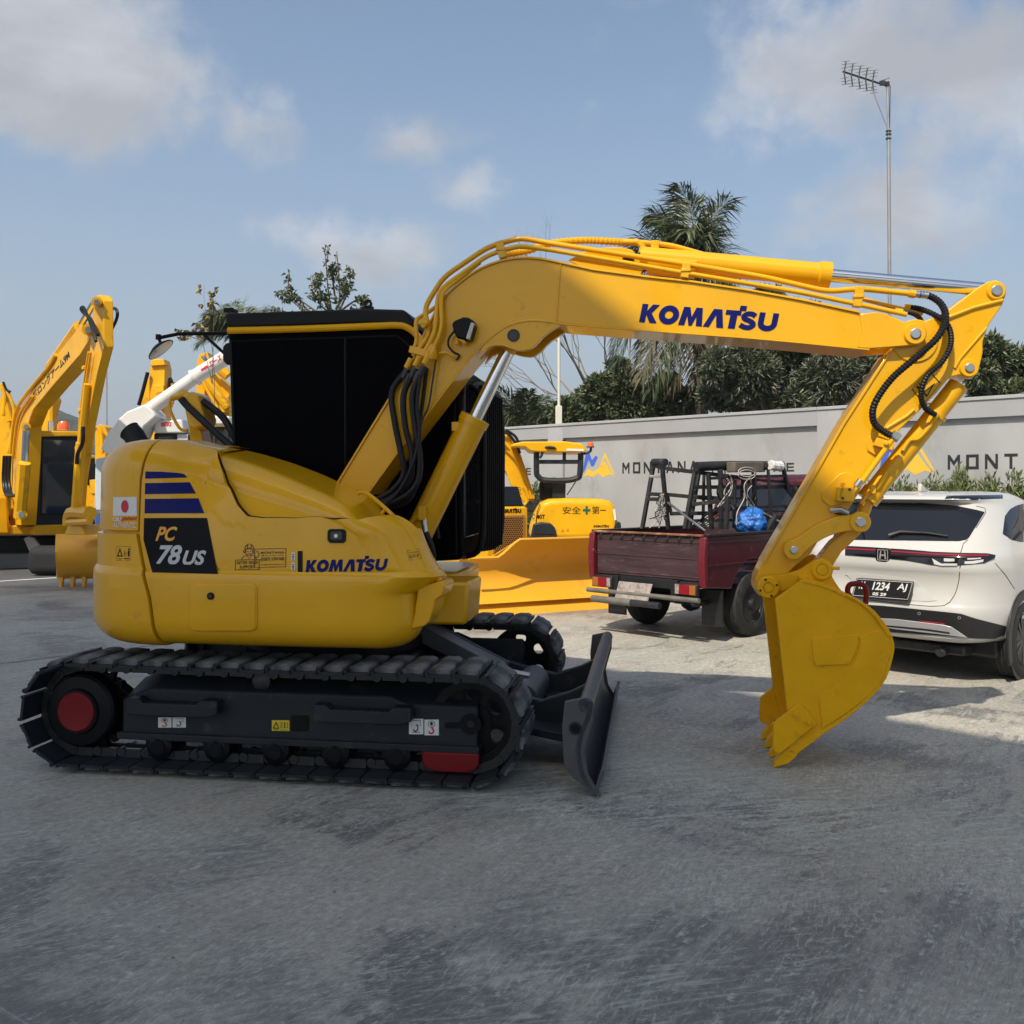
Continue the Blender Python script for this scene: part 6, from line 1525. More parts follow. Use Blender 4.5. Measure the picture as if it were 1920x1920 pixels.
# ---------------------------------------------------------------- white car
M['white_car'] = mat('pearl_white_paint', (0.52, 0.515, 0.49), 0.25, coat=0.6)
M['black_trim'] = mat('black_plastic_trim', (0.012, 0.012, 0.013), 0.45, bump=0.05, bscale=200)
M['gloss_black'] = mat('gloss_black_trim', (0.006, 0.006, 0.007), 0.12, coat=0.5)
M['silver_trim'] = mat('silver_trim', (0.52, 0.52, 0.52), 0.3, metal=0.5)
M['tyre'] = mat('tyre_rubber', (0.018, 0.018, 0.019), 0.8, var=0.25, scale=14, dirt=(0.07, 0.065, 0.06), dirt_amt=0.2, dirt_scale=6)
M['red_lamp'] = mat('red_lamp_glass', (0.26, 0.006, 0.012), 0.12, coat=0.6)
M['amber_lamp'] = mat('amber_lamp_glass', (0.36, 0.12, 0.02), 0.2, coat=0.3)
M['clear_lamp'] = mat('clear_lamp_glass', (0.55, 0.55, 0.55), 0.1, coat=0.6)
M['window'] = mat('tinted_window', (0.010, 0.011, 0.014), 0.04, spec=0.6)
hd = Vector((0.715, 0.699, 0)).normalized()
CF_ = Frame(3.18, 8.2, atan2(hd.y, hd.x))
car = thing('car', 'white compact crossover car parked nose to the wall, seen from behind', 'car', CF_)
# section levels: z, rear x at centre, half width, bow of the rear, front x
LV = [(0.345, .12, .80, .05, 4.15), (0.355, .08, .84, .08, 4.24), (0.385, .045, .878, .10, 4.30), (0.52, .02, .895, .11, 4.33), (0.63, .01, .90, .12, 4.33), (0.68, .035, .90, .12, 4.32), (0.80, .060, .902, .12, 4.30), (0.90, .055, .905, .12, 4.22), (0.955, .035, .905, .12, 4.15),
      (1.00, .035, .90, .12, 3.95), (1.06, .045, .89, .12, 3.45), (1.10, .075, .875, .12, 3.12), (1.15, .13, .85, .12, 2.98), (1.22, .20, .825, .12, 2.84), (1.35, .33, .765, .12, 2.58), (1.45, .43, .715, .12, 2.38), (1.50, .47, .69, .12, 2.26), (1.535, .40, .665, .12, 2.16), (1.56, .43, .645, .12, 2.06), (1.585, .60, .60, .10, 1.96), (1.60, .90, .50, .05, 1.80), (1.605, 1.3, .25, .0, 1.55)]
def car_ring(lv, n=26):
    z, xb, hw, bow, xf = lv; half = []
    rc = 0.34
    for i in range(12):                                          # rear, from the middle to the corner
        t = i / 11; y = hw * (1 - (1 - t) ** 1.6) if False else hw * t
        q = (y / hw)
        x = xb + bow * q ** 2 + rc * max(0, (q - .62) / .38) ** 3.2
        half.append((x, y))
    x0 = half[-1][0]
    for i in range(1, 26):
        t = i / 25; x = x0 + (xf - .55 - x0) * t; bulge = .018 * sin(pi * t) if z < 1.0 else 0.03 * sin(pi * t); half.append((x, hw + bulge - (.10 * max(0, t - .8) / .2 if z > .6 else .06 * max(0, t - .8) / .2)))
    yl = half[-1][1]
    for i in range(1, 11):
        a = pi / 2 * i / 10; half.append((xf - .55 + .55 * sin(a), yl * cos(a) ** 0.75 if i < 10 else 0))
    L_ = [Vector((x, y, z)) for x, y in reversed(half)]; R2 = [Vector((x, -y, z)) for x, y in half[1:]]
    return L_ + R2
def interp_levels(k=4):
    out = []
    for a, c in zip(LV, LV[1:]):
        for i in range(k): out.append(tuple(p + (q - p) * i / k for p, q in zip(a, c)))
    out.append(LV[-1]); return out
rows = [car_ring(l) for l in interp_levels(2)]
b = MB(); nn = len(rows[0]); b.grid(rows)
for r_ in (rows[0], rows[-1]): b.add(r_, [list(range(nn))])
cbody = b.build('body', M['white_car'], car, 32)
CC = Caster(CF_, [cbody])
def cpatch(name, lo, hi, m, off, th=0.012, nx=22, ny=8, parent=None, bevel=0.002):
    rows = []; inn = []
    for i in range(nx + 1):
        a = lerp_tab2(lo, i / nx); c = lerp_tab2(hi, i / nx); r = []; q = []
        for j in range(ny + 1):
            x, y = a[0] + (c[0] - a[0]) * j / ny, a[1] + (c[1] - a[1]) * j / ny
            h = CC.hit(x, y, off); g_ = CC.hit(x, y, off - th)
            if h is None: h = g_ = (r[-1] if r else Vector((0, 0, .5)))
            r.append(h); q.append(g_)
        rows.append(r); inn.append(q)
    return MB().shell(rows, inn).build(name, m, parent or car, 40, bevel, 1)
win = cpatch('rear_window', [(1560, 1012), (1640, 1013), (1720, 1014), (1798, 1015), (1812, 1012), (1817, 1008)], [(1590, 944), (1650, 943), (1720, 944), (1790, 949), (1828, 957), (1845, 962)], M['window'], 0.006, ny=6)
cpatch('window_surround', [(1590, 951), (1650, 950), (1720, 951), (1790, 957), (1826, 966), (1838, 972)], [(1590, 943.5), (1650, 942.5), (1720, 943.5), (1790, 948.5), (1828, 956.5), (1845.5, 961)], M['gloss_black'], 0.010, .008, ny=3, parent=win)
wp = [CC.hit(x, y, .02) for x, y in ((1668, 1007), (1690, 1000), (1735, 1002), (1778, 1008))]
b = MB(); b.tube([wp[0] , wp[1], wp[2]], [.022, .018, .012], 8); b.tube([wp[1] + Vector((0, 0, -.01)), wp[2], wp[3]], [.006, .012, .006], 6); b.build('wiper', M['black_trim'], win, 40)
# tail lamps joined by a light bar
bar = cpatch('tail_light_bar', [(1585, 1041), (1640, 1045), (1700, 1051), (1750, 1059.5), (1800, 1060), (1845, 1056), (1864, 1047)], [(1585, 1024), (1640, 1027), (1700, 1031), (1750, 1035), (1800, 1037), (1850, 1038), (1866, 1041)], M['gloss_black'], 0.008, nx=30)
cpatch('red_strip', [(1585, 1031.5), (1640, 1034), (1700, 1038.3), (1750, 1041.8), (1800, 1043.7), (1852, 1044)], [(1585, 1028.5), (1640, 1031), (1700, 1035.2), (1750, 1038.4), (1800, 1040.2), (1854, 1041)], M['red_lamp'], 0.013, .008, nx=24, ny=2, parent=bar)
for q in ([(1752, 1058), (1765, 1061), (1795, 1061)], [(1748, 1047), (1765, 1057), (1795, 1057)]), ([(1808, 1058), (1825, 1057.5), (1842, 1054)], [(1808, 1053), (1825, 1052), (1843, 1049)]), ([(1770, 1053), (1780, 1053.5), (1790, 1053)], [(1770, 1047), (1780, 1047.5), (1790, 1048)]), ([(1813, 1050), (1825, 1049.5), (1838, 1048)], [(1813, 1047), (1825, 1046.5), (1838, 1046)]):
    cpatch('lamp_lens', q[0], q[1], M['clear_lamp'], 0.012, .006, nx=6, ny=2, parent=bar)
cpatch('lamp_gap', [(1800.2, 1061.5), (1801.8, 1061.5)], [(1800.6, 1036), (1802, 1036)], M['black_trim'], 0.014, .006, nx=2, ny=4, parent=bar)
# the mark on the tailgate
bxx = CC.hit(1655, 1040, .0).x - .012
bp4 = [CF_.X(x, y, bxx) for x, y in spl2([(1641, 1034), (1643, 1028), (1655, 1027.5), (1667, 1029), (1669, 1036), (1668, 1048), (1662, 1053.5), (1653, 1053.5), (1644, 1052), (1641, 1046)], 3)]
b = MB(); b.prism(bp4, [p + Vector((.05, 0, 0)) for p in bp4]); bg_ = b.build('badge', M['gloss_black'], bar, 30, .004)
q0, q1, q3 = (CF_.X(x, y, bxx - .003) for x, y in ((1645, 1050.5), (1665, 1051.5), (1645, 1030)))
plane_decal('badge_mark', Print().frame(0, 0, 1, 1, .07, .07).poly([(.16, .14), (.30, .14), (.36, .42), (.64, .42), (.70, .14), (.84, .14), (.74, .86), (.62, .86), (.66, .56), (.34, .56), (.38, .86), (.26, .86)]), q0, q1 - q0, q3 - q0, M['silver_trim'], bg_)
# plate and its recess
rec = cpatch('plate_recess', [(1590, 1078), (1620, 1121), (1700, 1126), (1738, 1128), (1757, 1126)], [(1585, 1078), (1606, 1074), (1690, 1084), (1720, 1091), (1745, 1120)], M['white_car'], 0.004, .01, nx=18)
pl = [CC.hit(*p, .012) for p in ((1594, 1120), (1704, 1128), (1708, 1091), (1605, 1082))]
cpl = [CF_.X(x, y, -0.005) for x, y in ((1597, 1119), (1704.5, 1127.5), (1708.5, 1091), (1607, 1084))]
b = MB(); b.prism([p + Vector((-.012, 0, 0)) for p in cpl], [p + Vector((.06, 0, 0)) for p in cpl]); plate_o = b.build('number_plate', M['black_trim'], car, 0, .004)
po, pux, puy = cpl[0] + Vector((-.015, 0, 0)), cpl[1] - cpl[0], cpl[3] - cpl[0]
plane_decal('plate_characters', Print().frame(.02, .09, .98, .97, .006, .02).text('AA', .09, .46, .20, .88, bold=.03).text('1234', .33, .46, .62, .88, bold=.03).text('AJ', .75, .45, .91, .88, bold=.02).text('05 29', .36, .17, .60, .34, bold=.04), po, pux, puy, M['white'], plate_o)
# lower bumper in black plastic with silver skid plate, red reflector, sensors
cpatch('lower_bumper', [(1600, 1177), (1680, 1186), (1760, 1191), (1830, 1197), (1864, 1198), (1882, 1190)], [(1600, 1132), (1660, 1136), (1740, 1144), (1800, 1150), (1830, 1160), (1886, 1174)], M['black_trim'], 0.008, nx=26)
cpatch('skid_plate', [(1600, 1166), (1680, 1179), (1760, 1188), (1800, 1193), (1814, 1195)], [(1600, 1156), (1680, 1160), (1730, 1166), (1770, 1171), (1785, 1175)], M['silver_trim'], 0.016, nx=20)
cpatch('skid_groove', [(1600, 1169), (1680, 1176), (1740, 1182), (1782, 1188)], [(1600, 1166), (1680, 1172.5), (1740, 1178), (1780, 1184)], M['black_trim'], 0.018, .004, nx=16, ny=2)
cpatch('reflector', [(1724, 1168), (1745, 1170), (1772, 1172)], [(1724, 1163), (1745, 1165), (1772, 1168)], M['red_lamp'], 0.014, .006, nx=8, ny=2)
for x, y in ((1724, 1150), (1799, 1158)): h = CC.hit(x, y, .008); b = MB(); b.ring(h, (-1, -.1, 0), .012, .009, .004, 16); b.build('parking_sensor', M['silver_trim'], car, 30)
# shut lines
for pts in ([(1815, 1012), (1806, 1020), (1802, 1035)], [(1800, 1062), (1798, 1090), (1792, 1112), (1782, 1128), (1770, 1136), (1740, 1137), (1680, 1131), (1620, 1124)], [(1830, 949), (1847, 953), (1848, 962), (1830, 990)], [(1866, 1056), (1885, 1078), (1902, 1104)]):
    P = CC.path([lerp_tab2(pts, t / 16) for t in range(17)], .001); b = MB(); b.tube(P, .0028, 5); b.build('shut_line', M['black_trim'], car, 40)
# roof: black centre, fin aerial
cpatch('roof_panel', [(1770, 938), (1820, 937.5), (1880, 935)], [(1775, 930), (1820, 929), (1880, 928)], M['gloss_black'], 0.004, .004, nx=10, ny=3) if CC.hit(1820, 934, 0) else None
fa = CF_.Y(1740, 931, 0.0); b = MB(); fx0 = Vector((.86, 0, 1.602)); b.ex([fx0 + Vector(p) for p in ((-.02, .018, 0), (.16, .018, 0), (.02, .018, .07), (-.01, .018, .075))], (0, -.036, 0)); b.build('fin_aerial', M['white_car'], car, 30, .01)
# side window and door
cpatch('side_window', [(1880, 1001), (1895, 1012), (1912, 1016), (1919, 1016)], [(1884, 968), (1893, 955), (1905, 948), (1919, 944)], M['window'], 0.004, .006, nx=8, ny=5)
def car_wheel(x, side, name='wheel'):
    yo = side * .915; c = Vector((x, yo, .335)); ax = Vector((0, side, 0)); t = sub_empty(name, car)
    b = MB(); b.lathe([(.215, -.20), (.30, -.215), (.330, -.19), (.338, -.15), (.338, -.05), (.330, -.015), (.30, .004), (.245, .0), (.225, -.02)], c, ax, 44)
    b.cur = 1
    for gz in (-.16, -.12, -.08, -.04): b.ring(c + ax * gz, ax, .3386, .334, .008, 44)
    b.build('tyre', [M['tyre'], M['black']], t, 40)
    b = MB(); b.lathe([(.228, -.03), (.222, -.005), (.205, -.02), (.20, -.12), (.02, -.12)], c, ax, 40)
    for k in range(10):
        a = 2 * pi * k / 10 + (.12 if k % 2 else -.12); d = Vector((cos(a), 0, sin(a))); b.bar(c + d * .045 + ax * -.025, c + d * .215 + ax * -.015, .028, .02, ax)
    b.lathe([(.05, -.04), (.05, -.015), (.02, -.01)], c, ax, 16); b.build('rim', M['gunmetal'], t, 35)
for x in (.83, 3.44):
    for s in (-1, 1):
        car_wheel(x, s)
        b = MB(); y = s * .893; a0 = [Vector((x + .435 * cos(radians(q)), y, .335 + .43 * sin(radians(q)))) for q in range(-25, 206, 10)]; a1 = [Vector((x + .345 * cos(radians(q)), y, .335 + .345 * sin(radians(q)))) for q in range(-25, 206, 10)]
        b.shell([a0, a1], [[p + Vector((0, s * .024, 0)) for p in a0], [p + Vector((0, s * .024, 0)) for p in a1]]); b.build('arch_trim', M['black_trim'], car, 40, .006)
        b = MB(); b.cyl((x, s * .893, .335), (x, s * .900, .335), .36, n=40); b.build('wheel_well', M['black_trim'], car, 30)
b = MB(); b.box2((.45, -.82, .20), (3.9, .82, .36)); b.build('underbody', M['black_trim'], car, 30, .03)
b = MB(); b.cyl((.16, -.45, .25), (.40, -.45, .25), .045, n=14); b.box2((.25, -.62, .22), (.55, .1, .30)); b.build('exhaust', M['gunmetal'], car, 35, .02)

# ---------------------------------------------------------------- old maroon pickup
M['maroon'] = mat('faded_maroon_paint', (0.058, 0.004, 0.011), 0.36, coat=0.3, var=0.15, scale=3, dirt=(0.22, 0.10, 0.09), dirt_amt=0.12, dirt_scale=9)
M['corner_red'] = mat('scuffed_red_corner', (0.14, 0.008, 0.014), 0.4, coat=0.2, dirt=(0.4, 0.33, 0.33), dirt_amt=0.05, dirt_scale=22)
M['gate_paint'] = mat('rusted_brown_gate', (0.048, 0.022, 0.026), 0.6, var=0.3, scale=3, bump=0.3, bscale=30, dirt=(0.12, 0.09, 0.085), dirt_amt=0.22, dirt_scale=8, stretch=(1, .6, 5))
M['rust'] = mat('rusty_edge', (0.20, 0.075, 0.035), 0.85, var=0.4, scale=8, bump=.3, dirt=(0.38, 0.25, 0.15), dirt_amt=.4, dirt_scale=9)
M['peeling'] = mat('peeling_red_paint', (0.020, 0.018, 0.018), 0.6, dirt=(0.33, 0.035, 0.06), dirt_amt=.22, dirt_scale=3.5)
M['pipe_white'] = mat('chipped_white_pipe', (0.13, 0.12, 0.105), 0.6, var=.3, scale=6, dirt=(0.16, 0.10, 0.07), dirt_amt=.2, dirt_scale=9)
M['old_plate'] = mat('weathered_plate', (0.34, 0.30, 0.27), 0.8, var=.25, scale=25, bump=.4, dirt=(0.18, 0.15, 0.13), dirt_amt=.4, dirt_scale=12)
th_ = Vector((0.718, 0.696, 0)).normalized()
TF = Frame(2.115, 10.94, atan2(th_.y, th_.x))
truck = thing('pickup_truck', 'old maroon pickup truck with a rusty brown tailgate, parked nose to the wall', 'pickup truck', TF)
b = MB(); b.box2((-.915, -.70, .66), (-.875, .70, 1.125)); gate = b.build('tailgate', M['gate_paint'], truck, 30, .012)
for z in (.70, .89, 1.06): b = MB(); b.box2((-.921, -.69, z - .006), (-.914, .69, z + .006)); b.build('pressed_rib', M['gate_paint'], gate, 30, .003)
b = MB(); b.box2((-.94, -.74, 1.128), (-.87, .74, 1.15)); b.build('gate_rail', M['rust'], truck, 30, .006)
for i in range(9): b = MB(); y = -.62 + i * .155; b.tube(spl([(-.925, y, 1.12), (-.945, y + .01, 1.09), (-.94, y + .02, 1.065), (-.925, y + .01, 1.07)], 3), .006, 6); b.build('rope_hook', M['gunmetal'], truck, 40)
for s in (-1, 1):
    # bed side with wheel arch cut out of its lower edge
    ol = [(-.92, .64), (-.92, 1.13), (1.30, 1.13), (1.30, .55), (.55, .55)] + [(.44 * cos(radians(q)), .38 + .44 * sin(radians(q)) * .95) for q in range(25, 156, 10)] + [(-.55, .58)]
    ol = [(-.92, .60), (-.92, 1.13), (1.30, 1.13), (1.30, .52), (.46, .52)] + [(.46 * cos(radians(q)), .40 + .46 * sin(radians(q))) for q in range(20, 161, 10)] + [(-.46, .56)]
    b = MB(); b.prism([Vector((x, s * .775, z)) for x, z in ol], [Vector((x, s * .735, z)) for x, z in ol]); sd_ = b.build('bed_side', M['maroon'], truck, 30, .012)
    b = MB(); b.box2((-.90, s * .783, .82), (1.28, s * .770, .835)); b.box2((-.90, s * .785, 1.06), (1.28, s * .770, 1.075)); b.build('side_crease', M['maroon'], sd_, 30, .004)
    b = MB(); b.box2((-.90, s * .80, 1.13), (1.28, s * .72, 1.155)); b.build('bed_rail', M['black_trim'], truck, 30, .006)
    cp = [(-.945, .60), (-.965, .75), (-.968, .95), (-.945, 1.12), (-.90, 1.13), (-.90, .60)]
    b = MB(); b.prism([Vector((x, s * .79, z)) for x, z in cp], [Vector((x, s * .712, z)) for x, z in cp]); b.build('corner_post', M['corner_red'], truck, 40, .008)
    # lamps
    lx = -.985; y0, y1 = s * .44, s * .70
    b = MB(); b.box2((lx, min(y0, y1) - .015, .515), (lx + .05, max(y0, y1) + .015, .635)); lm = b.build('tail_lamp', M['gunmetal'], truck, 30, .006)
    ya, yb = (y0, y1) if s > 0 else (y1, y0)
    seg = [(0, .30, 'amber_lamp' if s > 0 else 'clear_lamp'), (.30, .72, 'red_lamp'), (.72, 1, 'clear_lamp' if s > 0 else 'amber_lamp')]
    if s < 0: seg = [(0, .30, 'amber_lamp'), (.30, .80, 'red_lamp'), (.80, 1, 'old_plate')]
    for a, c, mm in (seg if s < 0 else [(0, .20, 'old_plate'), (.20, .68, 'red_lamp'), (.68, 1, 'amber_lamp')]):
        b = MB(); b.box2((lx - .012, min(y0, y1) + .26 * a + .002, .525), (lx, min(y0, y1) + .26 * c - .002, .625)); b.build('lamp_glass', M[mm], lm, 30, .003)
    b = MB(); b.box2((-.62, s * .52, .17), (-.60, s * .78, .55)); b.build('mud_flap', M['black_trim'], truck, 30)
b = MB(); b.box2((-.90, -.735, .60), (1.30, .735, .655)); b.build('bed_floor', M['gate_paint'], truck, 30)
b = MB(); b.box2((1.26, -.735, .655), (1.30, .735, 1.13)); b.build('bed_front', M['gate_paint'], truck, 30)
b = MB(); b.tube([(-1.0, -.75, .475), (-1.0, .77, .475)], .027, 10); b.build('bumper_pipe', M['pipe_white'], truck, 40)
b = MB(); b.tube([(-1.04, .10, .385), (-1.04, .66, .385)], .04, 12); b.cur = 1; b.tube([(-1.035, -.28, .385), (-1.035, .10, .385)], .036, 12); b.build('step_pipe', [M['pipe_white'], M['gunmetal']], truck, 40)
b = MB(); b.box2((-.93, -.40, .56), (-.90, .40, .66)); b.box2((-.96, .36, .42), (-.88, .44, .66)); b.box2((-.96, -.44, .42), (-.88, -.36, .66)); b.build('bumper_bracket', M['black_trim'], truck, 30, .005)
b = MB(); pl_ = [(-1.035, -.12, .42), (-1.035, .34, .42), (-.985, .32, .60), (-.985, -.14, .60)]; b.prism([Vector(p) for p in pl_], [Vector(p) + Vector((.012, 0, 0)) for p in pl_]); b.build('number_plate', M['old_plate'], truck, 30, .003)
b = MB(); b.box2((-.85, -.45, .40), (3.4, -.33, .52)); b.box2((-.85, .33, .40), (3.4, .45, .52)); b.build('chassis_rail', M['black_trim'], truck, 30)
b = MB(); b.tube([(0, -.66, .36), (0, .66, .36)], .05, 10); b.lathe([(.03, -.13), (.11, -.08), (.14, 0), (.11, .08), (.03, .13)], (0, .05, .34), (0, 1, 0), 18); b.build('rear_axle', M['gunmetal'], truck, 40)
b = MB(); b.tube([(-.92, -.62, .42), (-.3, -.55, .40)], .03, 8); b.build('exhaust', M['gunmetal'], truck, 40)
def truck_wheel(x, s):
    t = sub_empty('wheel', truck); c = Vector((x, s * .765, .355)); ax = Vector((0, s, 0)); R_ = .355
    b = MB(); b.lathe([(.19, -.19), (.29, -.205), (.34, -.185), (R_, -.15), (R_, -.04), (.34, -.005), (.29, .012), (.215, .005), (.20, -.02)], c, ax, 40); b.cur = 1
    for g_ in (-.15, -.115, -.08, -.045): b.ring(c + ax * g_, ax, R_ + .0006, R_ - .006, .008, 40)
    b.build('tyre', [M['tyre'], M['black']], t, 40)
    b = MB(); b.lathe([(.205, -.03), (.20, -.005), (.185, -.015), (.17, -.06), (.12, -.045), (.11, -.02), (.07, -.015), (.065, .03), (.04, .035), (.002, .035)], c, ax, 32); b.cur = 1
    for k in range(8): a = 2 * pi * k / 8; q = c + Vector((cos(a) * .145, 0, sin(a) * .145)) + ax * -.052; b.cyl(q, q + ax * .002, .017, n=10)
    b.build('rim', [M['gunmetal'], M['black']], t, 35)
for x in (0, 2.55):
    for s in (-1, 1): truck_wheel(x, s)
# cab
cabp = [(1.36, .52), (1.36, 1.05), (1.42, 1.30), (1.55, 1.74), (1.66, 1.80), (2.45, 1.79), (2.58, 1.72), (2.95, 1.16), (3.55, 1.06), (3.68, .95), (3.70, .52)]
b = MB(); b.prism([Vector((x, -.765 + (.11 * max(0, (z - 1.1) / .7)), z)) for x, z in cabp], [Vector((x, .765 - (.11 * max(0, (z - 1.1) / .7)), z)) for x, z in cabp]); tcab = b.build('cab', M['maroon'], truck, 30, .03, 3)
def slab(name, pts, d, m, parent, bev=.004): b = MB(); b.prism([Vector(p) for p in pts], [Vector(p) + Vector(d) for p in pts]); return b.build(name, m, parent, 30, bev)
slab('cab_back', [(1.352, -.72, .66), (1.352, .72, .66), (1.352, .72, 1.05), (1.352, -.72, 1.05)], (-.008, 0, 0), M['peeling'], tcab)
slab('cab_back', [(1.355, -.72, 1.055), (1.355, .72, 1.055), (1.412, .68, 1.30), (1.412, -.68, 1.30)], (-.008, 0, 0), M['peeling'], tcab)
slab('rear_window', [(1.43, -.60, 1.34), (1.43, .60, 1.34), (1.525, .55, 1.67), (1.525, -.55, 1.67)], (-.012, 0, .002), M['window'], tcab)
slab('side_window', [(1.62, -.735, 1.20), (2.35, -.735, 1.20), (2.35, -.672, 1.68), (1.72, -.672, 1.68)], (0, -.02, 0), M['window'], tcab)
slab('door_line', [(1.52, -.768, .60), (1.535, -.768, .60), (1.60, -.70, 1.70), (1.585, -.70, 1.70)], (0, -.006, 0), M['black_trim'], tcab, 0)
# black rack frames carried on the bed
M['rack_black'] = mat('chipped_black_rack', (0.014, 0.014, 0.015), 0.6, var=.3, scale=9, dirt=(0.10, 0.085, 0.075), dirt_amt=.15, dirt_scale=14)
rack = thing('rack', 'black welded ladder rack standing in the bed of the maroon pickup', 'rack', TF)
def rk(name, pts, w=.035, m='rack_black'):
    P = [TF.Y(*p) for p in pts]; b = MB()
    for a, c in zip(P, P[1:]): b.bar(a, c, w, w)
    return b.build(name, M[m], rack, 30, .003)
for p in ([(1204, 992, .55), (1226, 868, .55)], [(1253, 992, .28), (1241, 868, .28)], [(1284, 992, -.05), (1305, 872, -.05)], [(1292, 992, .15), (1312, 876, .15)], [(1334, 992, -.2), (1328, 888, -.2)], [(1352, 992, -.3), (1351, 880, -.3)], [(1362, 992, -.5), (1364, 930, -.5)], [(1392, 940, -.3), (1394, 895, -.3)], [(1416, 960, -.3), (1413, 878, -.3)], [(1466, 868, -.35), (1490, 966, -.35)]): rk('rack_post', p, .042)
for p in ([(1226, 872, .5), (1246, 878, .28), (1392, 896, -.35)], [(1214, 926, .5), (1260, 928, .28), (1396, 941, -.35)], [(1214, 936, .5), (1246, 936, .28)], [(1306, 876, -.05), (1420, 874, -.2)], [(1300, 913, -.05), (1390, 914, -.2)], [(1256, 963, .3), (1345, 962, -.1)], [(1296, 946, -.05), (1350, 940, -.3)], [(1418, 914, -.3), (1477, 912, -.3)], [(1418, 968, -.3), (1490, 972, -.3)], [(1250, 930, .3), (1256, 960, .3)]): rk('rack_rail', p, .045)
for p in ([(1320, 885, .2), (1318, 990, .2)], [(1378, 900, -.3), (1376, 990, -.3)], [(1404, 900, -.35), (1400, 965, -.35)], [(1440, 880, -.35), (1446, 975, -.35)]): rk('rack_post', p, .03)
for p in ([(1300, 930, .1), (1420, 938, -.3)], [(1330, 897, -.2), (1470, 892, -.35)], [(1345, 955, -.2), (1480, 948, -.35)], [(1300, 976, .1), (1400, 975, -.3)], [(1420, 900, -.3), (1478, 904, -.3)]): rk('rack_rail', p, .032)
for k in range(5): rk('rack_rod', [(1290 + k * 6, 992, .1 - k * .05), (1352 + k * 3, 945 + k * 4, -.3)], .014)
b = MB(); a = TF.Y(1225, 867, .5); c = TF.Y(1248, 867, .28); b.tube([a, c], .045, 12); b.build('roller', M['rack_black'], rack, 40)
rk('steel_strut', [(1252, 942, .25), (1322, 995, -.35)], .022, 'steel'); rk('steel_strut', [(1400, 945, -.3), (1475, 985, -.5)], .02, 'steel')
rk('tag_plate', [(1218, 893, .5), (1242, 894, .4)], .03, 'silver_trim')
b = MB(); b.tube(spl([TF.Y(1305, 875, -.1), TF.Y(1360, 873, -.2), TF.Y(1420, 873, -.25), TF.Y(1466, 873, -.3)], 4), .055, 12); bund = b.build('pipe_bundle', M['rack_black'], None, 40)
b = bund; bund.parent = None; TF.place(bund); tag(bund, 'wrapped pipe bundle lying across the top of the pickup rack', 'pipe bundle')
b = MB(); b.bar(TF.Y(1370, 876, -.32), TF.Y(1424, 876, -.34), .12, .12); b.build('wood_block', M['bark'], bund, 30, .01)
b = MB(); b.tube(spl([TF.Y(1444, 872, -.34), TF.Y(1455, 874, -.35), TF.Y(1464, 874, -.35)], 4), [.055, .065, .05] * 3, 10); M['wrap'] = mat('white_plastic_wrap', (.6, .6, .58), .5, bump=1.0, bscale=60); b.build('plastic_wrap', M['wrap'], bund, 0)
M['cable_pale'] = mat('pale_cable', (.45, .42, .38), .6)
rc_ = random.Random(9); cab_ = thing('loose_cable', 'tangle of thin grey and white cables hanging from the pickup rack', 'cables', TF)
for i in range(30):
    x = rc_.choice([1238, 1240, 1360, 1366, 1392, 1405, 1415, 1352]) + rc_.uniform(-5, 5); y0 = rc_.uniform(885, 930) if x > 1300 else 926; d_ = .3 if x < 1300 else -.38
    pts = [(x, y0), (x + rc_.uniform(-12, 12), y0 + rc_.uniform(10, 28)), (x + rc_.uniform(-14, 14), y0 + rc_.uniform(28, 45)), (x + rc_.uniform(-20, 14), min(990, y0 + rc_.uniform(45, 68)))]
    b = MB(); b.tube(spl([TF.Y(a, c, d_ - .02) for a, c in pts], 5), .006, 5); b.build('cable', M['cable_pale'] if i % 2 else M['hose'], cab_, 40)
for y in (885, 890): b = MB(); b.tube([TF.Y(1400 + 16 * cos(t * .5), y + 9 * sin(t * .5), -.4) for t in range(14)], .006, 5); b.build('cable', M['cable_pale'], cab_, 40)
# blue crumpled bag
M['tarp'] = mat('blue_tarp', (0.015, 0.13, 0.46), 0.45, var=.25, scale=6, bump=.3, bscale=30)
bc = TF.Y(1408, 980, -.45); bag = MB(); rows = []
for i in range(37):
    ph = pi * i / 36; r = []
    for j in range(65):
        t = 2 * pi * j / 64; d = Vector((sin(ph) * cos(t), sin(ph) * sin(t), cos(ph))); q = 1 + .22 * noise.noise(d * 2.2 + Vector((3, 1, 0))) + .20 * abs(noise.noise(d * 4.5)) - .16 * abs(noise.noise(d * 9 + Vector((2, 0, 5))))
        r.append(bc + Vector((d.x * .175, d.y * .175, d.z * .165)) * q)
    rows.append(r)
bo_ = bag.grid(rows).build('bag', M['tarp'], None, 70); TF.place(bo_); tag(bo_, 'crumpled bright blue plastic bag lying on the side of the pickup bed', 'bag')
rod = thing('loose_bar', 'dark bar leaning against the cab at the far end of the pickup bed', 'metal bar', TF)
b = MB(); b.bar(TF.Y(1436, 998, -.5), TF.Y(1455, 966, -.5), .05, .05); b.build('bar', M['rack_black'], rod, 30, .004)
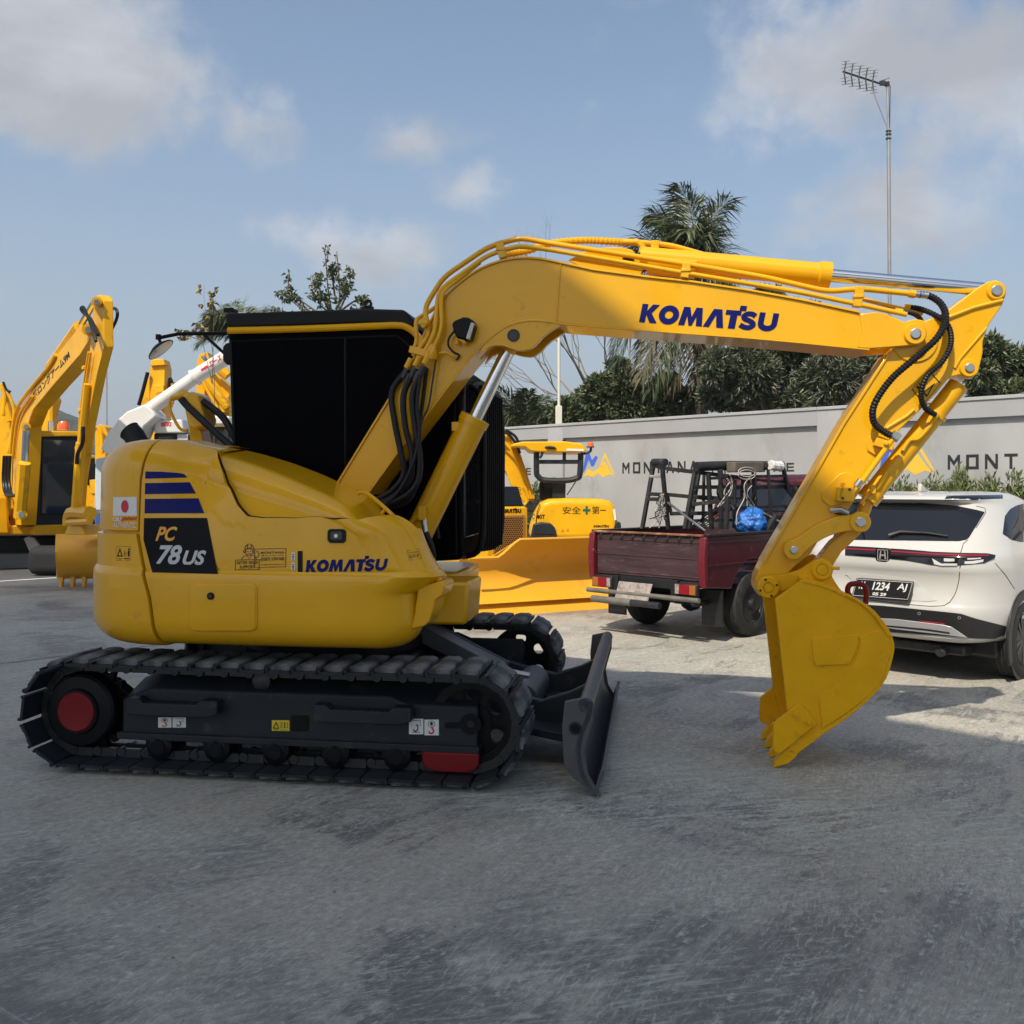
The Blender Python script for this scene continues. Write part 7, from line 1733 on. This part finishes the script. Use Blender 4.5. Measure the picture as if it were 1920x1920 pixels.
# remaining glass of the car
def lev(z):
    for a, c in zip(LV, LV[1:]):
        if a[0] <= z <= c[0]: t = (z - a[0]) / (c[0] - a[0]); return [p + (q - p) * t for p, q in zip(a, c)]
for s in (-1, 1):
    rows = []; inn = []
    for i in range(9):
        r = []; q = []
        for j in range(9):
            z = 1.17 + .27 * j / 8; l = lev(z); x1_ = l[4] - .62; x0_ = .98 + .25 * j / 8; x = x0_ + (x1_ - x0_) * i / 8
            xs = l[1] + l[3] + .34; t = (x - xs) / (l[4] - .55 - xs); y = l[2] + .03 * sin(pi * t) - .10 * max(0, t - .8) / .2
            r.append(Vector((x, s * (y + .005), z))); q.append(Vector((x, s * (y - .01), z)))
        rows.append(r); inn.append(q)
    MB().shell(rows, inn).build('door_window', M['window'], car, 40, .003)
# ---------------------------------------------------------------- bulldozer with the wide yellow blade
YF = M['yellow_far']
M['yellow_tool'] = mat('yellow_blade_paint', (0.74, 0.36, 0.02), 0.45, var=0.07, scale=1.5, dirt=(0.55, 0.26, 0.03), dirt_amt=0.15, dirt_scale=3)  # yellow paint for the dozer blade and the left bucket
M['bronze_grille'] = mat('grille_plate', (0.34, 0.17, 0.04), 0.5)
nd = Vector((.454, -.89, 0)).normalized()
DZ = Frame(0.53, 12.45, atan2(nd.y, nd.x))
doz = thing('bulldozer', 'yellow bulldozer with a wide blade standing behind the main excavator', 'bulldozer', DZ)
zz_ = [0.0, .06, .14, .24, .36, .5, .64, .76, .86, .95]
def xo(z): t = z / .95; return -.30 * (1 - (2 * t - .95) ** 2 * .98) + .06 * (1 - t)
def wtop(y): return .95 if y > -.52 else (.95 - (.52 + y) / -.28 * .22 if y > -.80 else .73)
b = MB(); rows = []; inn = []
for i in range(31):
    y = -1.22 + 2.44 * i / 30; h = wtop(y); r = [Vector((xo(z / .95 * h), y, .16 + z / .95 * (h - .16))) for z in zz_]
    rows.append(r); inn.append([p + Vector((-.03, 0, 0)) for p in r])
b.shell(rows, inn); blade = b.build('blade', M['yellow_tool'], doz, 50)
b = MB(); ce = [Vector((.07, -1.24, 0.0)), Vector((.07, 1.24, 0.0)), Vector((xo(.13) + .03, 1.24, .18)), Vector((xo(.13) + .03, -1.24, .18))]; b.prism(ce, [p + Vector((-.03, 0, -.005)) for p in ce]); b.build('cutting_edge', M['yellow_tool'], doz, 30, .004)
for s in (-1, 1):
    h = wtop(s * 1.22); ep = [Vector((xo(z / .95 * h) + .02, s * 1.225, .02 + z / .95 * (h - .02))) for z in zz_]; ep2 = [Vector((-.34, s * 1.225, p.z)) for p in reversed(ep)]
    b = MB(); b.ex(ep + ep2, (0, s * .03, 0)); b.build('end_plate', M['yellow_tool'], doz, 30)
b = MB(); tops = [Vector((xo(.95) + .015, y, wtop(y) + .012)) for y in [-1.22 + .08 * k for k in range(31)]]; b.tube(tops, .022, 8); b.build('blade_top_bead', M['yellow_tool'], doz, 40)
gx0 = -.80
def dq(x, y, c=gx0): return DZ.X(x, y, c)
c0 = dq(925, 1075); c1 = dq(983, 1075); y0g, y1g = dq(912, 1000).y, dq(990, 1000).y; zt = dq(950, 950).z
b = MB(); b.box2((gx0 - 1.6, y0g, .45), (gx0, y1g, zt)); dbody = b.build('engine_cover', YF, doz, 30, .03, 3)
ya, yb = dq(924, 1000).y, dq(983, 1000).y; zb_, zt2 = dq(950, 1070).z, dq(950, 966).z
b = MB(); b.box2((gx0, ya, .5), (gx0 + .02, yb, zt2)); b.build('grille', M['bronze_grille'], dbody, 30, .005)
p = Print(); n = 0
for i in range(13):
    for j in range(26):
        cx_ = .05 + .9 * (i + (.5 if j % 2 else 0)) / 13; cy_ = .02 + .96 * j / 26; p.ell(cx_, cy_, .026, .0155, 6)
hs = plane_decal('grille_holes', p, (gx0 + .023, ya, .5), (0, yb - ya, 0), (0, 0, zt2 - .5), M['black'], dbody); hs['kind'] = 'stuff'
plane_decal('logo', KOM, (gx0 + .004, dq(934, 960).y, dq(950, 962).z), (0, dq(977, 960).y - dq(934, 960).y, 0), (0, 0, dq(950, 954).z - dq(950, 962).z), M['dark_print'], dbody)
# black perforated hood top sloping back
zh = dq(950, 912, gx0 - .12).z
hp = [Vector((gx0 - .02, y0g + .05, zt)), Vector((gx0 - .02, y1g - .05, zt)), Vector((gx0 - .10, y1g - .10, zh)), Vector((gx0 - .10, y0g + .08, zh))]
b = MB(); b.prism(hp, [q + Vector((-.9, 0, 0)) for q in hp]); ht = b.build('hood_guard', M['charcoal'], doz, 30, .02)
p = Print()
for i in range(18):
    for j in range(9): p.ell(.06 + .88 * (i + (.5 if j % 2 else 0)) / 18, .08 + .84 * j / 8, .019, .036, 6)
hs = plane_decal('guard_holes', p, hp[0] + Vector((.003, 0, .004)), hp[1] - hp[0], hp[3] - hp[0], M['black'], ht); hs['kind'] = 'stuff'
b = MB(); b.tube(spl([dq(983, 947), dq(988, 940), dq(986, 925), dq(980, 913)], 4), .018, 8); b.build('grab_rail', YF, doz, 40)
for s in (-1, 1):
    b = MB(); yc = s * .62; b.box2((gx0 - 1.7, yc - .17, .08), (gx0 - .25, yc + .17, .52)); b.build('crawler_track', M['charcoal'], doz, 30, .12, 4)
    b = MB(); b.bar((-.42, s * .75, .35), (gx0 - .8, s * .70, .40), .10, .16); b.build('push_arm', YF, doz, 30, .01)
b = MB(); b.box2((gx0 - 2.2, -.4, .5), (gx0 - 1.2, .4, 1.15)); b.build('operator_deck', M['charcoal'], doz, 30, .05)

# ---------------------------------------------------------------- mini excavator with canopy, seen from behind
MXY = 16.6
MX = Frame(1.08, MXY, 0)
mini = thing('mini_excavator', 'yellow mini excavator with an open canopy, its rounded tail towards us', 'excavator', MX)
def mp(pts, y): return [MX.Y(a, c, y) for a, c in pts]
def mx(name, pts, y, th, m=YF, parent=mini, bev=.0, seg=3, sm=35): b = MB(); b.ex(mp(pts, y), (0, th, 0)); return b.build(name, m, parent, sm, bev, seg)
tail = mx('counterweight', [(992, 1012), (996, 985), (1003, 962), (1014, 942), (1030, 936), (1060, 934.5), (1120, 935.5), (1142, 938), (1152, 948), (1158, 970), (1162, 1010), (1130, 1012), (1060, 1013)], -.6, 1.3, YF, mini, .10, 5)
ml = mx('lower_cover', [(990, 1012), (1162, 1012), (1160, 1045), (992, 1045)], -.55, 1.2, M['charcoal'], mini, .04)
mx('bumper_pad', [(993, 1016), (1000, 982), (1015, 979), (1033, 981), (1041, 990), (1046, 1014), (1040, 1024), (1000, 1026)], -.68, .22, M['charcoal'], mini, .03, 4)
for k in range(3): mx('pad_rib', [(1002, 999 + k * 6), (1038, 1000 + k * 6), (1038, 1001.5 + k * 6), (1002, 1000.5 + k * 6)], -.69, .02, M['gunmetal'], mini)
mx('bumper_pad', [(1148, 996), (1154, 978), (1164, 979), (1166, 1000)], -.6, .22, M['charcoal'], mini, .02)
MC = Caster(MX, [tail])
MC.decal('letters', Print().text('安全', 0, 0, 1, 1), [(1055, 964), (1089, 964), (1089, 950), (1055, 950)], M['dark_print'], tail)
MC.decal('letters', Print().text('第', 0, 0, 1, 1), [(1110, 964), (1124, 964), (1124, 949.5), (1110, 949.5)], M['dark_print'], tail); MC.decal('letters', Print().rect(0, 0, 1, 1), [(1125, 957.5), (1136, 957.5), (1136, 956), (1125, 956)], M['dark_print'], tail)
M['green_print'] = mat('green_print', (.01, .10, .05), .5)
MC.decal('safety_cross', Print().poly([(.35, 0), (.65, 0), (.65, .35), (1, .35), (1, .65), (.65, .65), (.65, 1), (.35, 1), (.35, .65), (0, .65), (0, .35), (.35, .35)]), [(1093, 964.5), (1107, 964.5), (1107, 949), (1093, 949)], M['green_print'], tail)
MC.decal('letters', Print().text('PC', 0, 0, 1, 1), [(994, 974), (1003, 973), (1003, 963.5), (994, 964.5)], M['dark_print'], tail); MC.decal('letters', Print().text('40T', 0, 0, 1, 1, bold=.03), [(1006, 973), (1022, 973), (1022, 965), (1006, 965)], M['dark_print'], tail)
MC.decal('logo', KOM, [(1113, 989), (1142, 989), (1142, 984.5), (1113, 984.5)], M['dark_print'], tail)
MC.decal('warning_sticker', Print().strip([(.05, .1), (.45, .1), (.25, .9)], [(.13, .2), (.37, .2), (.25, .7)], True).rect(.6, .3, .75, .4).rect(.82, .1, .92, .85), [(1051, 998), (1067, 998), (1067, 990), (1051, 990)], M['red_print'], tail)
b = MB(); P = MC.path([(1006, 1000), (1005, 980), (1007, 960), (1013, 945)], .001); b.tube(P, .008, 6); b.build('panel_gap', M['black'], tail, 40)
px_fill('lamp_lens', ([(1152, 976), (1156, 974), (1159, 974)], [(1149, 955), (1153, 954), (1155, 956)]), M['white'], tail, C_=MC, nx=4, ny=3)
mx('canopy_roof', [(957, 838), (962, 832), (980, 828), (1060, 827.5), (1092, 832), (1099, 843), (1098, 848), (1040, 848), (1005, 847), (993, 845), (985, 838)], -.35, 1.3, YF, mini, .05, 4)
mx('roof_sticker', [(1062, 841), (1094, 842), (1095, 846), (1062, 845)], -.355, .01, M['white'], mini)
def mt(name, pts, y, r, m=M['charcoal'], k=4): b = MB(); b.tube(spl(mp(pts, y), k), r, 8); return b.build(name, m, mini, 40)
mt('canopy_frame', [(1006, 848), (1006, 885), (1009, 893), (1020, 900), (1060, 901), (1080, 897), (1087, 890), (1089, 850)], -.2, .05)
b = MB(); b.bar(MX.Y(1008, 866, -.2), MX.Y(1090, 866, -.2), .07, .07); b.bar(MX.Y(1058, 824, -.2), MX.Y(1058, 866, -.2), .08, .06); b.build('canopy_crossbar', M['charcoal'], mini, 30, .01)
mx('seat', [(1012, 938), (1011, 905), (1018, 897), (1040, 895), (1056, 900), (1060, 938)], -.05, .25, M['black'], mini, .05, 4)
mx('seat_post', [(1035, 938), (1036, 903), (1061, 903), (1060, 938)], -.1, .15, M['charcoal'], mini, .01)
mt('mirror_stay', [(1012, 859), (1017, 850), (1017, 834), (1031, 833)], -.3, .022); b = MB(); b.lathe([(.02, -.02), (.12, .0), (.10, .03), (.01, .04)], MX.Y(1032, 842, -.3), (.1, .2, 1), 16); b.build('mirror', M['charcoal'], mini, 40)
mt('beacon_stay', [(1089, 851), (1098, 850), (1107, 846), (1108, 838)], -.1, .022)
M['orange_glass'] = mat('orange_beacon_glass', (.75, .13, .02), .2, coat=.4)
b = MB(); b.lathe([(.06, 0), (.058, .03), (.045, .07), (.03, .075)], MX.Y(1107, 837, -.1), (0, 0, 1), 16); b.build('beacon', M['orange_glass'], mini, 40)
b = MB(); b.lathe([(.075, -.02), (.06, 0)], MX.Y(1107, 837, -.1), (0, 0, 1), 16); b.build('beacon_base', M['charcoal'], mini, 40)
mt('power_cable', [(1092, 862), (1086, 890), (1075, 910), (1063, 928)], -.3, .01)
mb = mx('boom', [(890, 800), (915, 801), (938, 806), (958, 817), (972, 840), (986, 880), (998, 920), (1004, 944), (985, 946), (972, 930), (955, 905), (944, 870), (938, 846), (915, 838), (890, 832)], .3, .35, YF, mini, .02)
for dy, off in ((0, 0), (4, .05), (9, .1)): mt('boom_pipe', [(895, 806 + dy), (930, 811 + dy), (958 - dy, 824 + dy), (974 - dy, 855), (988 - dy, 895), (1001 - dy, 935)], .25 - off, .022, YF)
mt('boom_hose', [(925, 807), (950, 812), (966, 830), (975, 850)], .1, .025, M['hose']); mt('boom_hose', [(948, 806), (966, 818), (974, 835)], .15, .025, M['hose'])
b = MB(); b.box(MX.Y(930, 829, .2), (.12, .1, .08)); b.build('work_lamp', M['black'], mini, 30, .01)
MBc = Caster(MX, [mb]); MBc.decal('letters', KOM, [(882, 836), (921, 840), (921, 832), (882, 826)], M['dark_print'], mb)
mx('swing_post', [(985, 960), (985, 940), (1010, 940), (1010, 960)], .2, .4, M['charcoal'], mini, .02)
for s in (-1, 1): b = MB(); b.box2((s * .75 - .2, -.9, .02), (s * .75 + .2, 1.1, .55)); b.build('crawler_track', M['rubber'], mini, 30, .14, 4)
b = MB(); b.box2((-.6, -.4, .3), (.6, .8, .75)); b.build('undercarriage', M['charcoal'], mini, 30, .05)

# ---------------------------------------------------------------- long-armed excavator on the left
LX = Frame(-9.85, 19.0, radians(-52.6))
lex = thing('excavator', 'yellow long armed excavator at the left edge with Japanese lettering along its boom', 'excavator', LX)
def lp_(pts, y): return [LX.Y(a, c, y) for a, c in pts]
def lx(name, pts, y, th, m=YF, parent=lex, bev=.01): b = MB(); b.ex(lp_(pts, y), (0, th, 0)); return b.build(name, m, parent, 35, bev)
lboom = lx('boom', [(18, 985), (24, 900), (26, 840), (30, 790), (38, 765), (80, 700), (150, 610), (165, 613), (170, 632), (150, 665), (100, 722), (62, 768), (50, 800), (48, 860), (40, 985)], -.18, .26)
larm = lx('arm', [(178, 560), (182, 553), (189, 553), (194, 563), (195, 650), (182, 700), (162, 800), (148, 900), (141, 990), (131, 990), (137, 930), (150, 830), (163, 700), (170, 640), (172, 600)], -.20, .13, YF)
LC = Caster(LX, [lboom])
LC.decal('letters', Print().text('超ロングアーム9M', 0, 0, 1, 1, bold=.03), [(64, 752), (132, 671), (128, 656), (60, 738)], M['dark_print'], lboom)
def lt(name, pts, y, r, m=YF, k=4): b = MB(); b.tube(spl(lp_(pts, y), k), r, 8); return b.build(name, m, lex, 40)
lt('boom_cylinder', [(37, 970), (46, 868)], -.30, .11); lt('cylinder_rod', [(46, 868), (49, 805)], -.28, .06, M['chrome'])
lt('arm_cylinder', [(95, 690), (150, 612)], -.05, .10); lt('cylinder_rod', [(150, 612), (176, 568)], -.05, .05, M['chrome'])
lt('bucket_cylinder', [(163, 720), (152, 830)], -.26, .05); lt('bucket_cylinder', [(152, 830), (143, 950)], -.26, .075)
lt('boom_pipe', [(20, 850), (28, 780), (45, 745), (90, 690), (105, 665)], -.20, .035); lt('boom_pipe', [(24, 860), (34, 785), (60, 742)], -.22, .03)
lt('arm_hose', [(184, 628), (170, 598), (158, 588), (152, 580), (156, 576), (163, 590), (175, 620), (180, 640)], -.30, .024, M['hose']); lt('arm_hose', [(208, 620), (218, 600), (220, 585), (214, 578), (206, 582)], .1, .024, M['hose'])
lt('arm_hose', [(156, 800), (155, 830), (146, 850), (144, 870)], -.32, .03, M['hose'])
for dx in (0, 5, 11): lt('deck_hose', [(8 + dx, 855), (6 + dx, 900), (10 + dx, 925), (18 + dx, 930)], -.35, .03, M['hose'])
for pts, r_ in (([(166, 660), (152, 760), (146, 850)], .018), ([(170, 660), (156, 760), (150, 860)], .018)): lt('arm_pipe', pts, -.25, r_)
for px_, py_ in ((161, 690), (153, 770), (148, 840)): b = MB(); b.box(LX.Y(px_, py_, -.24), (.10, .10, .06)); b.build('pipe_clamp', YF, lex, 30, .01)
for px_, py_, r_ in ((181, 566, .07), (166, 618, .09), (49, 800, .08), (40, 965, .10)): b = MB(); b.cyl(LX.Y(px_, py_, -.30), LX.Y(px_, py_, -.18), r_, n=16); b.cur = 1; b.cyl(LX.Y(px_, py_, -.31), LX.Y(px_, py_, -.30), r_ * .55, n=14); b.build('pin', [YF, M['steel']], lex, 35)
lcab = LX.X
cx0 = .75
cp_ = [LX.X(a, c, cx0) for a, c in ((62, 815), (150, 818), (150, 990), (60, 990))]
b = MB(); b.prism(cp_, [q + Vector((-1.7, 0, 0)) for q in cp_]); lc_ = b.build('cab', M['charcoal'], lex, 30, .06, 3)
gl = [LX.X(a, c, cx0 + .02) for a, c in ((78, 822), (148, 824), (146, 965), (76, 965))]
b = MB(); b.prism(gl, [q + Vector((-.06, 0, 0)) for q in gl]); b.build('windscreen', M['glass'], lc_, 30, .05, 3)
rfp = [LX.X(a, c, cx0 + .06) for a, c in ((60, 812), (66, 807), (150, 809), (152, 818), (62, 819))]
b = MB(); b.prism(rfp, [q + Vector((-1.8, 0, 0)) for q in rfp]); b.build('cab_roof', YF, lex, 30, .02)
b = MB(); b.lathe([(.12, 0), (.12, .1), (.08, .17), (.02, .18)], LX.X(119, 806, .2), (0, 0, 1), 16); b.build('beacon', M['orange_glass'], lex, 40)
bpx = [LX.X(a, c, cx0 + .12) for a, c in ((65, 985), (150, 983), (150, 1001), (62, 1003))]
b = MB(); b.prism(bpx, [q + Vector((-1.6, 0, 0)) for q in bpx]); b.build('deck_front', YF, lex, 30, .02)
dk = [LX.X(a, c, .5) for a, c in ((-70, 930), (14, 930), (20, 1003), (-70, 1003))]
b = MB(); b.prism(dk, [q + Vector((-2.6, 0, 0)) for q in dk]); b.build('side_tank', YF, lex, 30, .05)
ft = [LX.X(a, c, .45) for a, c in ((14, 985), (62, 985), (62, 1003), (14, 1003))]
b = MB(); b.prism(ft, [q + Vector((-1.2, 0, 0)) for q in ft]); b.build('boom_foot', YF, lex, 30, .03)
LT = Frame(-9.9, 19.4, 0)
b = MB(); q = [LT.Y(a, c, 0) - 0 * Vector((0, 0, 0)) for a, c in ((-120, 1010), (112, 1006), (112, 1040), (-120, 1044))]
def world_part(frame_pts_frame, frame_to, pts): return [frame_to.loc(frame_pts_frame.world(p)) for p in pts]
A = world_part(LT, LX, [LT.Y(a, c, .2) for a, c in ((-120, 1004), (116, 1004), (116, 1042), (-120, 1044))]); Bk = world_part(LT, LX, [LT.Y(a, c, .2) + Vector((0, 1.6, 0)) for a, c in ((-120, 1004), (116, 1004), (116, 1042), (-120, 1044))])
b = MB(); b.prism(A, Bk); b.build('undercarriage', M['black'], lex, 30, .05)
A = world_part(LT, LX, [LT.Y(a, c, -.55) for a, c in ((-130, 1042), (107, 1036), (108, 1064), (-130, 1072))]); Bk = [p + LX.vec(Vector((0, .30, 0))) for p in A]
b = MB(); b.prism(A, Bk); b.build('dozer_blade', M['grey_blade'], lex, 30, .02)
A = world_part(LT, LX, [LT.Y(a, c, -.3) for a, c in ((44, 1010), (52, 1006), (62, 1008), (82, 1036), (56, 1037))]); Bk = [p + LX.vec(Vector((0, .08, 0))) for p in A]
b = MB(); b.prism(A, Bk); b.build('cylinder_guard', M['wrap'], lex, 30, .01)
# its bucket, back towards us, four teeth down
BQ = Frame(-7.1, 15.5, 0)
def bq(pts, y): return world_part(BQ, LX, [BQ.Y(a, c, y) for a, c in pts])
rows = []
for (yy, yd) in ((1001, .10), (1004, -.12), (1015, -.26), (1035, -.32), (1055, -.26), (1072, -.10), (1085, .06)):
    t = (yy - 1001) / 84; rows.append(bq([(108 + 4 * t - 3 * sin(pi * t) + (185 - 108) * k / 8 * (1 - .02 * t), yy) for k in range(9)], yd))
b = MB(); b.shell(rows, [[p + LX.vec(Vector((0, .04, 0))) for p in r] for r in rows]); lbk = b.build('bucket', M['yellow_tool'], lex, 40)
for x in (109, 185):
    A = bq([(x, 1001), (x, 1085), (x, 1060), (x, 1030)], 0); pr_ = [BQ.loc(LX.world(rows[i][0 if x == 109 else -1])) for i in range(7)]
    base = [BQ.Y(x, 1084, .1) , BQ.Y(x, 1060, .50), BQ.Y(x, 1015, .45)]
    poly = [LX.loc(BQ.world(p)) for p in pr_ + base]; b = MB(); b.ex(poly, LX.vec(Vector((-.03 if x == 109 else .03, 0, 0)))); b.build('bucket_side', M['yellow_tool'], lex, 30)
for k in range(4):
    x = 110 + k * 21.5; A = bq([(x, 1080), (x + 9, 1080), (x + 5.5, 1103), (x, 1103)], .02); b = MB(); b.prism(A, [p + LX.vec(Vector((0, .07, 0))) for p in A]); b.build('tooth', M['yellow_tool'], lex, 30, .01)
lx('bucket_ear', [(119, 1003), (128, 984), (150, 984), (158, 1003)], -.25, .45, YF, lex, .02); lt('bucket_link', [(130, 985), (134, 962), (170, 962)], -.2, .10)
lt('pivot_pipe', [(128, 980), (168, 978)], -.28, .05)

# ---------------------------------------------------------------- machines farther back on the left
def far_machine(label, cx, Y, parts, body=None):
    F_ = Frame((cx - CX) / FPX * Y, Y, 0); t = thing('excavator', label, 'excavator', F_, 'yellow excavators parked in the back rows')
    for (nm, pts, y, th, m) in parts:
        b = MB()
        if len(pts) == 2 or nm in ('cylinder', 'cylinder_rod', 'boom_pipe', 'hose'): b.tube(spl([F_.Y(a, c, y) for a, c in pts], 4), th, 8)
        else: b.ex([F_.Y(a, c, y) for a, c in pts], (0, th, 0))
        b.build(nm, m, t, 35, .01 if len(pts) > 2 else 0)
    if body:
        x0, x1, yt = body; p0 = F_.Y(x0, yt, .5); p1 = F_.Y(x1, yt, .5)
        b = MB(); b.box2((p0.x, .4, .9), (p1.x, 3.0, p0.z)); b.build('superstructure', YF, t, 30, .08, 3)
        b = MB(); b.box2((p0.x - .1, .3, 0.02), (p1.x + .1, 3.0, .85)); b.build('crawler_track', M['black'], t, 30, .2, 4)
    return t
BK, CH_, HS = M['black'], M['chrome'], M['hose']
far_machine('yellow excavator cut off by the left edge with its boom hoses in view', 5, 23, [('boom', [(-20, 760), (0, 745), (18, 765), (24, 800), (22, 930), (-20, 930)], 0, .5, YF), ('cylinder', [(8, 745), (20, 790)], -.15, .09, YF), ('boom_pipe', [(14, 735), (26, 765), (24, 800), (15, 850)], -.2, .04, YF), ('boom_pipe', [(2, 720), (9, 745), (6, 780)], -.2, .06, YF), ('hose', [(6, 716), (12, 730), (20, 735)], -.25, .03, HS)], (-60, 20, 900))
far_machine('yellow excavator arm with a cylinder rod just behind the left cab', 85, 26, [('boom', [(68, 810), (70, 770), (84, 745), (92, 752), (90, 812)], 0, .5, YF), ('cylinder', [(96, 752), (96, 790)], -.15, .10, YF), ('cylinder_rod', [(96, 790), (96, 815)], -.15, .06, CH_), ('arm', [(92, 760), (103, 742), (106, 750), (98, 780)], -.1, .3, YF)], (60, 130, 850))
far_machine('yellow excavator half hidden between the long arm and the white auger', 180, 26, [('boom', [(178, 812), (186, 795), (196, 800), (206, 822), (206, 870), (178, 870)], 0, .5, YF), ('boom_pipe', [(182, 800), (190, 812), (192, 850)], -.15, .05, YF), ('cab', [(160, 860), (196, 858), (196, 910), (160, 910)], .2, 1.2, BK), ('side_panel', [(168, 900), (186, 898), (186, 925), (168, 926)], -.1, .5, YF)], (150, 205, 905))
far_machine('yellow excavator facing us with its arm upright behind the auger', 292, 24, [('arm', [(281, 850), (281, 690), (285, 673), (305, 673), (309, 690), (306, 850)], 0, .5, YF), ('boom', [(262, 770), (270, 730), (280, 705), (281, 770)], .3, .5, YF), ('cylinder', [(297, 735), (297, 800)], -.15, .13, YF), ('arm_pin', [(288, 722), (306, 722), (308, 738), (287, 738)], -.12, .2, YF), ('boom_pipe', [(277, 698), (266, 740), (260, 760)], -.1, .05, BK), ('boom', [(309, 720), (322, 715), (325, 725), (314, 760), (309, 770)], .2, .4, YF), ('hose', [(315, 745), (318, 710), (323, 718)], -.1, .04, HS), ('mount', [(284, 675), (306, 673), (310, 684), (282, 686)], -.08, .3, YF)], (255, 345, 880))
far_machine('yellow excavator with a lettered cylinder behind the white auger, next to the cab', 400, 23, [('arm', [(368, 790), (368, 685), (374, 664), (388, 660), (396, 680), (384, 720), (384, 790)], 0, .45, YF), ('boom', [(392, 710), (404, 700), (430, 725), (430, 800), (400, 790)], .1, .5, YF), ('cylinder', [(386, 710), (428, 765)], -.2, .11, YF), ('cylinder', [(376, 710), (408, 765)], -.25, .045, YF), ('cylinder', [(405, 685), (428, 705)], -.15, .12, YF), ('cylinder_rod', [(380, 668), (398, 690)], -.15, .05, CH_), ('mount', [(410, 745), (428, 742), (430, 770), (412, 775)], -.2, .3, YF)], (365, 440, 860))
# combine harvester with the white unloading auger
HV = Frame(-7.0, 17.2, 0)
har = thing('combine_harvester', 'white combine harvester with a raised unloading auger behind the main excavator', 'harvester', HV)
M['white_mach'] = mat('white_machine_paint', (.68, .68, .66), .35, coat=.3, var=.04, scale=3)
M['pale_blue'] = mat('pale_blue_panel', (.48, .55, .60), .5); M['blue_panel'] = mat('blue_panel', (.03, .08, .28), .45)
def hp_(pts, y): return [HV.Y(a, c, y) for a, c in pts]
def hx(name, pts, y, th, m, bev=.02, parent=har): b = MB(); b.ex(hp_(pts, y), (0, th, 0)); return b.build(name, m, parent, 35, bev)
b = MB(); b.tube(hp_([(280, 768), (368, 706)], -.4), .115, 22); b.build('auger_tube', M['white_mach'], har, 40)
b = MB(); b.tube(hp_([(366, 707), (440, 660)], -.4), .135, 22); au = b.build('auger_tip', M['white_mach'], har, 40)
b = MB(); b.lathe([(.12, 0), (.16, 0), (.16, .05), (.12, .05)], HV.Y(364, 709, -.4), HV.Y(400, 683, -.4) - HV.Y(364, 709, -.4), 20); b.build('clamp_ring', M['white_mach'], au, 40)
hx('auger_housing', [(188, 842), (200, 812), (212, 800), (222, 785), (238, 771), (272, 757), (288, 772), (293, 780), (270, 800), (258, 828), (246, 848), (205, 856)], -.6, .55, M['white_mach'], .03)
hx('drive_cover', [(206, 846), (240, 830), (250, 836), (246, 850), (210, 858)], -.65, .1, M['steel'], .01)
HC = Caster(HV, [au]); HC.decal('letters', Print().text('エース', 0, 0, 1, 1, bold=.05, shear=.3), [(393, 690), (417, 675), (413, 665), (389, 680)], M['red_print'], au, .004)
HC.decal('stripe', Print().rect(0, 0, 1, 1), [(378, 696), (391, 689), (388, 684.5), (376, 693)], M['red_print'], au, .004)
hroof = hx('cab_roof', [(288, 812), (289, 795), (294, 788), (340, 786), (346, 812)], -.3, 1.5, M['white_mach'], .03)
hx('cab_roof', [(384, 796), (386, 781), (400, 779), (430, 780), (430, 796)], -.3, 1.5, M['white_mach'], .03)
hcab = hx('cab', [(288, 812), (430, 812), (430, 900), (288, 900)], -.2, 1.3, M['charcoal'], .03)
hx('window', [(296, 818), (326, 817), (326, 850), (296, 850)], -.22, .04, M['glass'], .01); hx('window', [(332, 814), (352, 814), (352, 850), (332, 850)], -.22, .04, M['clear_lamp'], .01); hx('window', [(388, 800), (428, 800), (428, 850), (388, 850)], -.22, .04, M['glass'], .01)
HR = Caster(HV, [hroof]); HR.decal('letters', Print().text('ISEKI', 0, 0, 1, 1, bold=.05), [(302, 800), (321, 799), (321, 791), (302, 792)], M['red_print'], hroof, .004)
hx('grain_tank', [(178, 860), (200, 856), (420, 860), (420, 960), (176, 958)], .0, 1.6, M['pale_blue'], .03); hx('side_cover', [(176, 958), (420, 958), (420, 1030), (182, 1048), (178, 1020)], -.02, 1.6, M['blue_panel'], .03)
b = MB(); b.box2((-1.9, .1, .02), (1.6, .6, .55)); b.build('crawler_track', M['rubber'], har, 30, .15, 4)
# ---------------------------------------------------------------- haze: even air round the whole scene
hz = MB(); hz.box2((-2600, -62, -1.6), (2600, 2100, 150))
hm = bpy.data.materials.new('haze_air'); hm.use_nodes = True
_n = hm.node_tree; _n.nodes.clear()
_o = _n.nodes.new('ShaderNodeOutputMaterial'); _v = _n.nodes.new('ShaderNodeVolumePrincipled')
_v.inputs['Color'].default_value = (0.80, 0.86, 0.95, 1); _v.inputs['Density'].default_value = 0.0005; _v.inputs['Anisotropy'].default_value = 0.2
_n.links.new(_v.outputs[0], _o.inputs['Volume'])
haze = hz.build('haze', hm, smooth=0); tag(haze, 'thin haze in the air', None, kind='stuff')
haze.visible_shadow = True
